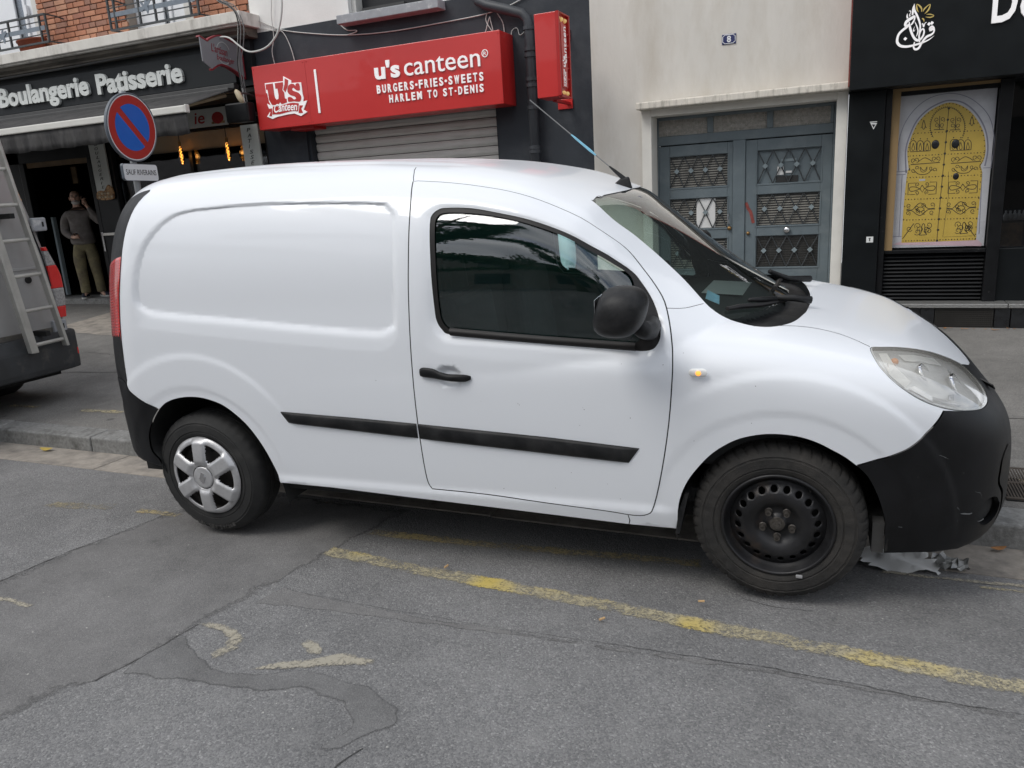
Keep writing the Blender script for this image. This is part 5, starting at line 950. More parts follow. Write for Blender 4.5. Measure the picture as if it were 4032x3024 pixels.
lab[(cx_ < xr_ - .20) & (ct_ > .80)] = 'rear_door'
lab[in_w & (f1 <= f2)] = 'windscreen'; lab[in_w & (f1 > f2)] = 'cowl'
lab[pip(CEN, rbump)] = 'rear_bumper'
lab[pip(CEN, fbump)] = 'front_bumper'
lab[pip(CEN, hlamp)] = 'headlight'
lab[pip(CEN, rubber)] = 'window_seal'; lab[pip(CEN, glass)] = 'side_window'
for k_, s_ in enumerate(seams): lab[pip(CEN, s_)] = 'seam%d' % k_
lab[pip(CEN, bseam) & (lab == 'front_bumper')] = 'seam9'; lab[pip(CEN, fog)] = 'fog_recess'
dead = pip(CEN, hole_r) | pip(CEN, hole_f) | ((cx_ > .44) & (cx_ < 2.325) & (ct_ < np.interp(cx_, [p[0] for p in sillb], [p[1] for p in sillb]))) | ((cx_ < -.2) & (ct_ < .30)) | ((cx_ > 3.04) & (ct_ < np.interp(cx_, [p[0] for p in fbot], [p[1] for p in fbot])))
lab[dead] = 'none'
van = empty('delivery_van', (-2.8821, 2.6992, 0), 'white delivery van with black bumpers parked half on the kerb', 'van')
van.rotation_mode = 'XYZ'; van.rotation_euler = (math.radians(1.5), 0, .04988)
def vpart(name, mat, key=None, sel=None, inset=0.0, parent=None, mirror=False, nm_custom=True):
    s = (lab == key) if sel is None else sel
    T = TRI[s]; used, inv = np.unique(T.ravel(), return_inverse=True); P = V3[used] - VN[used] * inset; Nv = VN[used].copy(); T = inv.reshape(-1, 3)
    if mirror: P = P.copy(); P[:, 1] = 2 * HW - P[:, 1]; Nv[:, 1] *= -1; T = T[:, ::-1]
    me = bpy.data.meshes.new(name); me.from_pydata(P.tolist(), [], T.tolist()); me.polygons.foreach_set('use_smooth', [True] * len(T)); me.materials.append(MATS[mat]); me.update()
    if nm_custom: me.normals_split_custom_set_from_vertices(Nv.tolist())
    o = bpy.data.objects.new(name, me); COL.objects.link(o); o.parent = parent or van; return o
MATS['van_seam'] = MATS['seam_dark']
for mir in (False, True):
    d_ = vpart('door', 'white_paint', 'door', mirror=mir)
    vpart('window_seal', 'rubber_seal', 'window_seal', inset=.002, parent=d_, mirror=mir); vpart('window_glass', 'window_glass', 'side_window', inset=.009, parent=d_, mirror=mir)
    vpart('side_panel', 'white_paint', 'body', mirror=mir)
    vpart('bonnet', 'white_paint', 'bonnet', mirror=mir); [vpart('panel_gap', 'seam_dark', k_, inset=.007, mirror=mir) for k_ in sorted(set(lab)) if k_.startswith('seam')]
    vpart('front_bumper', 'bumper_plastic', 'front_bumper', inset=-.002, mirror=mir); vpart('rear_bumper', 'bumper_plastic', 'rear_bumper', inset=-.003, mirror=mir)
    vpart('rear_corner_trim', 'black_plastic', 'rear_corner', inset=-.001, mirror=mir); vpart('rear_corner_trim', 'black_plastic', 'rear_corner_low', inset=-.001, mirror=mir); vpart('windscreen', 'screen_glass', 'windscreen', inset=.003, mirror=mir); vpart('cowl', 'black_plastic', 'cowl', inset=.035, mirror=mir)
    tl = vpart('tail_lamp', 'tail_red', 'tail_lamp', inset=-.004, mirror=mir); vpart('rear_door', 'white_paint', 'rear_door', mirror=mir)
    # lamp ribs
    rb = MB(); sgn = -1
    for k in range(26):
        tt = np.full(12, 1.07 + k * .0168); xx = np.linspace(-.46, float(np.interp(tt[0], [p[1] for p in redge[::-1]], [p[0] for p in redge[::-1]])) - .003, 12); ee, zz = vsurf(xx, tt); ee2, zz2 = vsurf(xx, tt + .007)
        yy = HW - ee - .0065 if not mir else HW + ee + .0065; yy2 = HW - ee2 - .0065 if not mir else HW + ee2 + .0065
        rb.add(list(zip(xx - .003, yy, zz)) + list(zip(xx - .003, yy2, zz2)), [(i, i + 1, 13 + i, 12 + i) for i in range(11)])
    rb.build('lamp_rib', 'tail_red_rib', tl, local=True)
    vpart('fog_recess', 'under_dark', 'fog_recess', inset=.022, mirror=mir)
    fw = MB(); fa = np.array(fog); fe, fz = vsurf(fa[:, 0], fa[:, 1]); fq = (lambda y: y) if not mir else (lambda y: 2 * HW - y); m = len(fa)
    fw.add([(x, fq(HW - e - .002), z) for x, e, z in zip(fa[:, 0], fe, fz)] + [(x - .012, fq(HW - e + .022), z) for x, e, z in zip(fa[:, 0], fe, fz)], [(i, (i + 1) % m, m + (i + 1) % m, m + i) for i in range(m)]); fw.build('fog_lamp_rim', 'bumper_plastic', van, local=True, smooth=True)
    # dark inner lining of the cab
    liner = ((lab == 'door') | (lab == 'body') | (lab == 'seam0')) & (cx_ > 1.1) & (cx_ < 2.62) & (ct_ > .6)
    vpart('cab_lining', 'cabin_grey', sel=liner, inset=.013, mirror=mir)
# rear closing panel
col_t = np.linspace(.3, 2.95, 60); ee, zz = vsurf(np.full(60, -.6395), col_t); xx = np.full(60, -.64)
rd = MB(); rd.add([(-.64, HW - a, b) for a, b in zip(ee, zz)] + [(-.64, HW + a, b) for a, b in zip(ee, zz)], [(i, i + 1, 61 + i, 60 + i) for i in range(59)]); rd.build('rear_door', 'white_paint', van, local=True)
# bulkhead, floor, wheel housings
ee, zz = vsurf(np.full(50, 1.27), np.linspace(.4, 2.95, 50)); bh = [(HW - a + .03, b - .03) for a, b in zip(ee, zz)] + [(HW + a - .03, b - .03) for a, b in zip(ee[::-1], zz[::-1])]
MB().prism(bh, lambda a, b, d: (d, a, b), 1.20, 1.235).build('bulkhead', 'cabin_dark', van, local=True)
MB().box(-.50, 3.15, .14, 2 * HW - .14, .27, .33).build('underbody', 'under_dark', van, local=True)
MB().box(.45, 2.33, .06, .12, .27, .40).build('sill_inner', 'under_dark', van, local=True)
for ac in (rbin[2:] + archr[1:], archf[1:] + barch[1:]):
    A_ = np.array(ac); ea, za = vsurf(A_[:, 0], A_[:, 1]); cxa = (A_[0, 0] + A_[-1, 0]) / 2
    for mir in (0, 1):
        f_ = (lambda y: y) if not mir else (lambda y: 2 * HW - y); m = len(A_); hs = MB()
        hs.add([(x, f_(HW - e + .004), z) for x, e, z in zip(A_[:, 0], ea, za)] + [(cxa + (x - cxa) * 1.03, f_(.06), z + .02) for x, z in zip(A_[:, 0], za)] + [(cxa + (x - cxa) * 1.03, f_(.46), z + .02) for x, z in zip(A_[:, 0], za)] + [(cxa, f_(.46), .25)], [(k, k + 1, m + k + 1, m + k) for k in range(m - 1)] + [(m + k, m + k + 1, 2 * m + k + 1, 2 * m + k) for k in range(m - 1)] + [(2 * m + k, 2 * m + k + 1, 3 * m) for k in range(m - 1)])
        hs.build('wheel_housing', 'under_dark', van, local=True, smooth=True)
MB().prism([(2.315, .24), (2.332, .24), (2.352, .34), (2.37, .42), (2.355, .42), (2.33, .34)], lambda a, b, d: (a, d, b), .02, .16).build('mud_flap', 'black_plastic', van, local=True)
MB().box(3.03, 3.07, .08, .30, .21, .33).build('bumper_stay', 'trim_dark', van, local=True)
# scuffs on the bumper, stone chips on the paint
M('scuff_grey', (.13, .135, .14), .7, var=.3, scale=60)
def on_skin(x, t, out):
    ee, zz = vsurf(np.array([x]), np.array([t])); return (x, HW - float(ee[0]) - out, float(zz[0]))
for pts_, w_ in (([(3.215, .52), (3.25, .50), (3.29, .47)], .004), ([(3.28, .44), (3.30, .415), (3.315, .38)], .006), ([(3.315, .362), (3.335, .356), (3.352, .352), (3.36, .357)], .012), ([(3.30, .335), (3.31, .325)], .006), ([(3.11, .30), (3.125, .295)], .004), ([(3.22, .64), (3.26, .625)], .003), ([(3.36, .47), (3.38, .455), (3.39, .43)], .003)):
    q = smooth2(jag(pts_, .004, .012, int(w_ * 1e4) + len(pts_)), 2); mbs = MB(); vs = []
    for i, p in enumerate(q):
        hw_ = w_ * (.2 + .8 * math.sin(math.pi * (i + .5) / len(q))) * random.uniform(.5, 1); vs += [on_skin(p[0], p[1] + hw_ / 2, .0045), on_skin(p[0], p[1] - hw_ / 2, .0045)]
    mbs.add(vs, [(2 * i, 2 * i + 1, 2 * i + 3, 2 * i + 2) for i in range(len(q) - 1)]); mbs.build('bumper_scuff', 'scuff_grey', van, local=True)
chips = MB()
for x, t in [(1.694, .76), (1.70, .755), (1.965, .754), (1.97, .746), (2.152, .717), (1.902, .444), (2.395, .635), (2.601, .723), (.601, .921), (1.83, .36), (2.05, .40), (2.10, .33), (1.60, .335), (2.12, .95), (1.42, .945), (2.35, 1.0)] + [(random.uniform(.5, 2.9), random.uniform(.45, 1.0)) for _ in range(6)]:
    r_ = random.uniform(.0008, .0018); chips.add([on_skin(x + r_ * math.cos(a), t + r_ * math.sin(a) * random.uniform(.6, 1.4), .0012 + .016 * (1 if math.hypot(x - 2.7, t - .3) < .6 else 0)) for a in (0, 1.2, 2.5, 3.8, 5.1)], [(0, 1, 2, 3, 4)])
tag(chips.build('stone_chip', 'trim_dark', van, local=True), kind='stuff')
# side mouldings
_tx = np.arange(-.5, 3.5, .01); _tz = np.arange(.2, 1.7, .01); _TX, _TZ = np.meshgrid(_tx, _tz); _lo = np.zeros_like(_TX); _hi = np.full_like(_TX, 1.2)
for _ in range(24): _m = (_lo + _hi) / 2; _in = FV(_TX, _m, _TZ) < 0; _lo = np.where(_in, _m, _lo); _hi = np.where(_in, _hi, _m)
def on_side(x, z):
    """flank position y at (x, z), from a table"""
    u = min(max((x + .5) / .01, 0), len(_tx) - 1.001); v = min(max((z - .2) / .01, 0), len(_tz) - 1.001); i, j = int(u), int(v); a, b = u - i, v - j
    return HW - (_lo[j, i] * (1 - a) * (1 - b) + _lo[j, i + 1] * a * (1 - b) + _lo[j + 1, i] * (1 - a) * b + _lo[j + 1, i + 1] * a * b)
def moulding(top, bot, name='side_moulding'):
    n = 24; mb = MB(); vs = []
    tx = np.array(top); bx = np.array(bot)
    for i in range(n + 1):
        s = i / n; tp = np.array([np.interp(s, np.linspace(0, 1, len(tx)), tx[:, k]) for k in (0, 1)]); bt = np.array([np.interp(s, np.linspace(0, 1, len(bx)), bx[:, k]) for k in (0, 1)])
        for f, dpt in ((0, .0), (.03, .008), (.16, .013), (.5, .015), (.84, .013), (.97, .007), (1, .0)):
            q = tp * (1 - f) + bt * f; taper = min(1, i / 1.2, (n - i) / 1.2); vs.append((q[0], on_side(q[0], q[1]) - dpt * (.15 + .85 * taper) - .001, q[1]))
    mb.add(vs, [(i * 7 + k, i * 7 + k + 1, (i + 1) * 7 + k + 1, (i + 1) * 7 + k) for i in range(n) for k in range(6)]); o = mb.build(name, 'black_plastic', van, smooth=True, local=True)
    m2 = MB(); m2.add([(x, 2 * HW - y, z) for x, y, z in vs], [(i * 7 + k, i * 7 + k + 1, (i + 1) * 7 + k + 1, (i + 1) * 7 + k) for i in range(n) for k in range(6)]); m2.build(name, 'black_plastic', van, smooth=True, local=True); return o
moulding([(.524, .680), (.901, .668), (1.222, .655)], [(.562, .626), (.892, .607), (1.222, .588)]); moulding([(1.232, .654), (1.807, .626), (2.184, .600)], [(1.232, .586), (1.885, .550), (2.140, .536)])
# door handle
for s_, f_ in ((1, lambda y: y), (-1, lambda y: 2 * HW - y)):
    hd = MB(); cs = smooth2([(1.268, .886, .010, .015), (1.285, .888, .016, .021), (1.33, .884, .017, .021), (1.36, .876, .020, .017), (1.40, .870, .026, .015), (1.44, .868, .021, .016), (1.475, .867, .013, .015), (1.497, .868, .004, .008)], 3); n = 10; vs = []
    for x, z, dep, hh in cs: vs += [(x, f_(on_side(x, z) - dep * .55 + dep * .55 * math.cos(a) - .004), z + hh * math.sin(a)) for a in [2 * math.pi * k / n for k in range(n)]]
    m = len(cs); hd.add(vs, [(i * n + k, i * n + (k + 1) % n, (i + 1) * n + (k + 1) % n, (i + 1) * n + k) for i in range(m - 1) for k in range(n)] + [tuple(range(n)), tuple(range((m - 1) * n, m * n))]); hd.build('door_handle', 'black_plastic', van, smooth=True, local=True)
# side repeater
ind = MB(); ind.lathe([(.0, .008), (.6, .0075), (.9, .004), (1, 0)], 20, lambda a, b, d: (2.409 + (a * .018 + (.016 if a > 0 else -.016)), on_side(2.409, .912) - .017 - d, .912 + b * .0165)); io = ind.build('side_repeater', 'lamp_white', van, smooth=True, local=True)
MB().lathe([(0, .003), (.009, .002), (.010, 0)], 10, lambda a, b, d: (2.411 + a, on_side(2.409, .912) - .0255 - d, .912 + b)).build('repeater_glow', 'amber_glow', io, local=True, smooth=True)
# headlights: lens skin over a reflector bowl
for mir in (False, True):
    hl = vpart('headlight', 'lamp_lens', 'headlight', inset=-.003, mirror=mir); f_ = (lambda y: y) if not mir else (lambda y: 2 * HW - y)
    bw = vpart('reflector', 'lamp_reflector', 'headlight', inset=.014, parent=hl, mirror=mir)
    L3 = np.array([(*(lambda q: (q[0][0], HW - q[0][1], q[0][2]))((np.array([x, *[float(a[0]) for a in vsurf(np.array([x]), np.array([t]))]]),)),) for x, t in hlamp]); inn = []
    ctr = L3.mean(0)
    wl = MB(); n = len(L3); inw = np.array([0, .055, -.012]); vs = [(p[0], f_(p[1] + .002), p[2]) for p in L3] + [(ctr[0] + (p[0] - ctr[0]) * .97, f_(p[1] + .016), ctr[2] + (p[2] - ctr[2]) * .97) for p in L3]
    wl.add(vs, [(i, (i + 1) % n, n + (i + 1) % n, n + i) for i in range(n)]); wl.build('lamp_wall', 'lamp_white', hl, local=True, smooth=True)
    def lp(x, t, dep):      # point at depth dep behind the lens, and the outward normal there
        xx = np.array([x, x + .004, x]); tt = np.array([t, t, t + .004]); ee, zz = vsurf(xx, tt); P = np.stack([xx, HW - ee, zz], 1); nn = np.cross(P[1] - P[0], P[2] - P[0]); nn /= np.linalg.norm(nn); nn = nn if nn[1] < 0 or (abs(nn[1]) < .1 and nn[2] > 0) else -nn
        return Vector(P[0] - nn * dep), Vector(nn)
    def bowl(x, t, r, depth, dep=.018):
        c, a = lp(x, t, dep); a = (a + Vector((.7, -.1, -.1))).normalized(); u = a.cross(Vector((0, 0, 1))).normalized(); v = a.cross(u); W = lambda p, s, d: (lambda w: (w.x, f_(w.y), w.z))(c + u * p + v * s + a * d)
        MB().lathe([(r, .0), (r * .88, -depth * .5), (r * .5, -depth * .9), (0, -depth)], 28, W).build('lamp_bowl', 'lamp_reflector', hl, local=True, smooth=True)
        MB().lathe([(0, -depth * .3), (.010, -depth * .35), (.012, -depth * .9)], 12, W).build('bulb', 'lamp_white', hl, local=True, smooth=True)
        MB().lathe([(r * 1.10, -.010), (r * 1.10, .003), (r * 1.0, .003), (r * 1.0, -.008)], 28, W).build('lamp_bezel', 'chrome', hl, local=True, smooth=True)
    bowl(3.305, 1.02, .047, .022, .013); bowl(3.19, 1.03, .037, .018, .013)
    def facet(pts, mat, dep):
        q = MB(); q.add([(lambda w: (w.x, f_(w.y), w.z))(lp(x, t, dep)[0]) for x, t in pts], [tuple(range(len(pts)))]); q.build('lamp_bezel', mat, hl, local=True)
    facet([(3.03, 1.08), (3.06, .96), (3.11, .91), (3.13, .95), (3.08, 1.02), (3.06, 1.10)], 'lamp_white', .008)
    facet([(3.12, .91), (3.20, .87), (3.29, .87), (3.30, .885), (3.20, .895), (3.14, .93)], 'chrome', .007)
    facet([(3.10, 1.12), (3.16, 1.18), (3.24, 1.28), (3.26, 1.2), (3.17, 1.11), (3.12, 1.08)], 'lamp_white', .009)
    facet([(3.255, .90), (3.275, .90), (3.30, 1.15), (3.285, 1.25)], 'chrome', .006)
    c, a = lp(3.085, 1.06, .014); MB().lathe([(0, .012), (.012, .009), (.014, 0)], 12, lambda p, q, d: (c.x + p, f_(c.y - d), c.z + q)).build('indicator_bulb', 'amber', hl, local=True, smooth=True)
# grille mouth, emblem
MB().box(3.44, 3.47, HW - .30, HW + .30, .60, .66).build('grille', 'under_dark', van, local=True, bevel=.01)
MB().add([(3.415, .50, .775), (3.45, .46, .762), (3.462, .47, .742), (3.425, .53, .755)], [(0, 1, 2, 3)]).build('broken_trim', 'black_plastic', van, local=True, solid=.004)
# mirrors
for mir in (0, 1):
    f_ = (lambda y: y) if not mir else (lambda y: 2 * HW - y)
    mc = Vector((2.155, -.135, 1.166)); mb = MB(); nu, nv = 28, 16; vs = []
    for j in range(nv + 1):
        ph = math.pi * j / nv
        for i in range(nu):
            th = 2 * math.pi * i / nu; sq = lambda q, p: math.copysign(abs(q) ** p, q)
            x = .096 * sq(math.cos(th), .80) * math.sin(ph) ** .75; z = .092 * sq(math.sin(th), .80) * math.sin(ph) ** .75; y = .105 * sq(math.cos(ph), .9)
            x = max(x, -.080 + .012 * max(0, z / .09))
            sk = 1 + .12 * (z / .094) * (x / .098); vs.append((mc.x + x * sk + .012 * z / .094, f_(mc.y + y), mc.z + z - .15 * y * 0 + .06 * x * 0))
    mb.add(vs, [(j * nu + i, j * nu + (i + 1) % nu, (j + 1) * nu + (i + 1) % nu, (j + 1) * nu + i) for j in range(nv) for i in range(nu)])
    mo = mb.build('wing_mirror', 'black_plastic', van, smooth=True, local=True)
    MB().prism([(f_(-.195), 1.11), (f_(-.075), 1.11), (f_(-.075), 1.222), (f_(-.195), 1.218)], lambda a, b, d: (d, a, b), 2.076, 2.079).build('mirror_glass', 'mirror_metal', mo, local=True, bevel=.002)
    MB().tube([(2.20, f_(-.06), 1.10), (2.215, f_(-.02), 1.075), (2.225, f_(.04), 1.06), (2.22, f_(.10), 1.07)], [.030, .034, .038, .040], 12).build('mirror_arm', 'black_plastic', mo, local=True, smooth=True)
# window sill strip along the belt
for mir in (0, 1):
    f_ = (lambda y: y) if not mir else (lambda y: 2 * HW - y); mb = MB(); xs_ = np.linspace(1.41, 2.17, 16); vs = []
    for x in xs_:
        zt_ = float(np.interp(x, [1.41, 2.17], [1.052, .992])); y = on_side(x, zt_) + .012
        vs += [(x, f_(y + .006), zt_ + .018), (x, f_(y - .008), zt_ + .012), (x, f_(y - .010), zt_ - .004), (x, f_(y + .004), zt_ - .014)]
    mb.add(vs, [(i * 4 + k, i * 4 + k + 1, i * 4 + 5 + k, i * 4 + 4 + k) for i in range(15) for k in range(3)]); mb.build('window_sill_strip', 'rubber_seal', van, local=True, smooth=True)
# wipers, antenna, sticker
def topz(x, y):
    e = abs(HW - y); lo, hi = .5, 2.2
    for _ in range(30):
        m = (lo + hi) / 2
        if FV(np.array([x]), np.array([e]), np.array([m]))[0] < 0: lo = m
        else: hi = m
    return lo
def drape(pts, lift): return [(x, y, topz(x, y) + lift) for x, y in pts]
wp = MB().tube(drape([(2.80, .66), (2.74, .64), (2.66, .60)], .035), [.016, .014, .012], 8).build('wiper', 'black_plastic', van, local=True, smooth=True)
MB().tube(drape([(2.66, .60), (2.60, .50), (2.56, .44)], .03), [.012, .011, .008], 8).build('wiper_arm', 'black_plastic', wp, local=True, smooth=True)
MB().tube([(x, y, z) for x, y, z in drape([(2.70, .66), (2.60, .48), (2.53, .38), (2.485, .315)], .016)], [.006, .010, .011, .009], 6).build('wiper_blade', 'rubber_seal', wp, local=True)
wp = MB().tube(drape([(2.80, 1.25), (2.70, 1.15), (2.62, 1.0)], .035), [.016, .013, .011], 8).build('wiper', 'black_plastic', van, local=True, smooth=True)
MB().tube(drape([(2.68, 1.30), (2.66, 1.0), (2.65, .78)], .016), .010, 6).build('wiper_blade', 'rubber_seal', wp, local=True)
bz = topz(1.96, HW); ab = MB(); ab.add([(2.0, HW - .022, bz - .02), (2.0, HW + .022, bz - .02), (1.90, HW + .012, bz + .0), (1.90, HW - .012, bz + .0), (1.985, HW - .012, bz + .042), (1.985, HW + .012, bz + .042), (1.945, HW + .008, bz + .035), (1.945, HW - .008, bz + .035)], [(0, 1, 2, 3), (4, 5, 6, 7), (0, 1, 5, 4), (1, 2, 6, 5), (2, 3, 7, 6), (3, 0, 4, 7)])
an = ab.build('antenna_base', 'black_plastic', van, local=True, bevel=.008, seg=3)
a0 = Vector((1.965, HW, bz + .03)); a1 = Vector((1.519, HW, 1.99)); L_ = lambda t: tuple(a0.lerp(a1, t))
MB().tube([L_(0), L_(.10), L_(.16)], [.011, .008, .004], 8).build('antenna_stem', 'black_plastic', an, local=True); MB().tube([L_(.15), L_(1)], .0028, 6).build('antenna_rod', 'cable_grey', an, local=True)
MB().tube([L_(.30), L_(.36), L_(.44), L_(.52), L_(.56)], [.004, .0062, .0055, .005, .003], 7).build('antenna_tape', 'tape_blue', an, local=True)
sk = [(2.40, .325), (2.452, .345), (2.448, .40), (2.402, .385)]
MB().add([(x, y, topz(x, y) - .008) for x, y in sk], [(0, 1, 2, 3)]).build('windscreen_sticker', 'sticker_blue', van, local=True)
# cab interior
cb = MB(); cb.prism(smooth2([(2.72, .92), (2.55, 1.00), (2.30, 1.02), (2.12, .98), (2.05, .86), (2.10, .70), (2.2, .55), (2.7, .5)], 3, True), lambda a, b, d: (a, d, b), .12, 2 * HW - .12); cb.build('dashboard', 'cabin_grey', van, local=True, smooth=False, bevel=.02)
MB().box(1.25, 2.6, .12, 2 * HW - .12, .34, .40).build('cab_floor', 'cabin_dark', van, local=True)
for sy in (.47, 1.36):
    st = empty('seat', (1.55, sy, .4)); st.parent = van
    def rb(name, x0, x1, y0, y1, z0, z1, rot=0, mat='seat_cloth'):
        o = MB().box(x0, x1, y0, y1, z0, z1).build(name, mat, None, bevel=.05, seg=4); o.parent = st; o.rotation_euler = (0, rot, 0); return o
    rb('seat_cushion', -.2, .35, -.25, .25, .05, .22); rb('seat_back', -.27, -.12, -.25, .25, .15, .78, -.12); rb('headrest', -.29, -.18, -.13, .13, .74, .95, -.12)
sw = MB(); sw.tube([(2.03 + .10 * math.cos(a) * .5, 1.36 + .19 * math.sin(a), .98 + .16 * math.cos(a)) for a in [2 * math.pi * k / 32 for k in range(33)]], .015, 8); sw.box(2.02, 2.06, 1.20, 1.52, .965, .995); sw.build('steering_wheel', 'cabin_dark', van, local=True)
MB().box(2.06, 2.09, .80, 1.02, 1.44, 1.50).build('interior_mirror', 'cabin_dark', van, local=True, bevel=.01)
MB().add([(2.50, 1.0, 1.025), (2.30, 1.05, 1.03), (2.32, 1.45, 1.03), (2.52, 1.4, 1.025)], [(0, 1, 2, 3)]).build('dashboard_paper', 'paper', van, local=True)
# ------------------------------------------------------------------ wheels
def tyre(parent, cx, cy, cz, R, rim, w, lug, f_, mat):
    """carcass with sidewall, shoulder lugs and tread grooves, turned about the axle"""
    n = 240 if lug else 160; prof = [(rim, w * .42), (rim + .004, w * .0 + .004), (rim + .015, -.004), (rim + .030, -.008), (rim + .032, -.0055), (rim + .036, -.0055), (rim + .038, -.0095), (rim + .070, -.0085), (rim + .072, -.0055), (rim + .078, -.005), (rim + .08, -.007), (R - .028, .004), (R - .012, .014), (R - .003, .028), (R, .045), (R, .070), (R - .007, .0705), (R - .007, .078), (R, .0785), (R + .001, .10), (R - .007, .1005), (R - .007, .108), (R, .1085), (R, w - .045), (R - .012, w - .014), (rim, w)]
    mb = MB(); vs = []
    for j, (r, h) in enumerate(prof):
        for k in range(n):
            rr, hh = r, h; a = 2 * math.pi * k / n
            if lug and 12 <= j <= 15: 
                g = (k % 5 == 0); rr -= (.006 if j < 15 else .005) * g; hh += (.003 if j == 12 else 0) * g; a += .012 * (j - 12)
            if not lug and 12 <= j <= 14: rr -= .003 * (k % 4 == 0); a += .01 * (j - 12)
            if j in (7, 8): hh += .0012 * math.sin(k * .9) * (1 if lug else .4)
            z = rr * math.sin(a)
            if z < -R + .014: z = -R + .014 + (z + R - .014) * .25; hh -= .006 if 3 <= j <= 12 else 0
            vs.append((cx + rr * math.cos(a), f_(cy + hh), cz + z))
    mb.add(vs, [(j * n + k, j * n + (k + 1) % n, (j + 1) * n + (k + 1) % n, (j + 1) * n + k) for j in range(len(prof) - 1) for k in range(n)])
    o = mb.build('tyre', mat, parent, local=True, smooth=True)
    md = o.modifiers.new('edge', 'EDGE_SPLIT'); md.split_angle = math.radians(38); return o
def side_text(parent, s, cx, cy, cz, r, a0, da, h, f_, mat):
    for i, c in enumerate(s):
        if c == ' ': continue
        a = a0 - i * da
        text('sidewall_lettering', c, -h * .35, h * .35, 0, h, lambda p, q, d, a=a: (cx + (r + q) * math.cos(a) + p * math.sin(a), f_(cy - d), cz + (r + q) * math.sin(a) - p * math.cos(a)), mat, None, .0015, .01).parent = parent
M('sidewall_print', (.045, .043, .041), .7)
def hubcap_wheel(wx, f_):
    wh = empty('wheel', (0, 0, 0)); wh.parent = van; cz = .312
    tyre(wh, wx, .035, cz, .317, .196, .19, False, f_, 'tyre_rubber')
    # plastic cover: six spokes, polar height field with openings
    nr, na = 26, 216; mb = MB(); vs = {}; hp = []
    def hgt(r, a):
        b = .030 - .016 * (r / .2) ** 2
        if r < .062: b = .034 - .004 * (r / .062) ** 2 - (.006 if .057 < r else 0)
        d = abs(((a - math.pi / 2 + math.pi / 6) % (math.pi / 3)) - math.pi / 6); hw_ = .040 + .006 * (r / .2); s = r * d
        if r > .066: b += .015 * (1 - min(1, max(0, (s - hw_ * .62) / (hw_ * .45)))) * min(1, (r - .066) / .02) * min(1, (.197 - r) / .02 + .2)
        if r > .19: b -= .010 * (r - .19) / .015
        return b, d, s, hw_
    rs_ = [.0, .012, .024, .036, .048, .056, .0575, .0605, .062, .066, .072, .08, .09, .10, .11, .12, .13, .14, .15, .16, .168, .174, .18, .187, .194, .2, .205]
    for i, r in enumerate(rs_):
        for k in range(na): a = 2 * math.pi * k / na; b = hgt(r, a)[0]; mb.v.append((wx + r * math.cos(a), f_(.030 - b), cz + r * math.sin(a)))
    for i in range(len(rs_) - 1):
        for k in range(na):
            r = (rs_[i] + rs_[i + 1]) / 2; a = 2 * math.pi * (k + .5) / na; b, d, s, hw_ = hgt(r, a)
            if .088 < r < .176 and s > hw_ - .004 + (.004 if r < .1 else 0): continue
            if .0575 < r < .062 and (a * 6 / math.pi) % 2 > .25: continue
            mb.f.append((i * na + k, i * na + (k + 1) % na, (i + 1) * na + (k + 1) % na, (i + 1) * na + k))
    hc = mb.build('hubcap', 'hubcap_silver', wh, local=True, smooth=True, solid=.006)
    MB().prism([(wx - .020, cz - .004), (wx - .002, cz + .030), (wx + .014, cz + .022), (wx + .020, cz + .004), (wx + .002, cz - .030), (wx - .014, cz - .022)], lambda a, b, d: (a, f_(-.004 - d), b), 0, .0025).build('hubcap_emblem', 'chrome', hc, local=True, bevel=.001)
    MB().lathe([(0, .0), (.05, .0), (.06, .012), (.15, .020), (.175, .04), (.196, .045), (.198, .02), (.2, .02)], 60, lambda a, b, d: (wx + a, f_(.05 + d * .6), cz + b)).build('rim', 'steel_dark', wh, local=True, smooth=True)
    for k in range(12):
        a = 2 * math.pi * (k + .5) / 12; MB().lathe([(0, .001), (.013, .001), (.0135, -.002)], 14, lambda p, q, d, a=a: (wx + .135 * math.cos(a) + p, f_(.0585 - d), cz + .135 * math.sin(a) + q)).build('rim_hole', 'under_dark', wh, local=True)
    if f_(1) == 1:
        side_text(wh, 'continental', wx, .0285, cz, .238, 2.75, .078, .026, f_, 'sidewall_print'); side_text(wh, '195/65 R15 91T', wx, .0285, cz, .268, -1.15 - .0, .062, .022, f_, 'sidewall_print')
    return wh
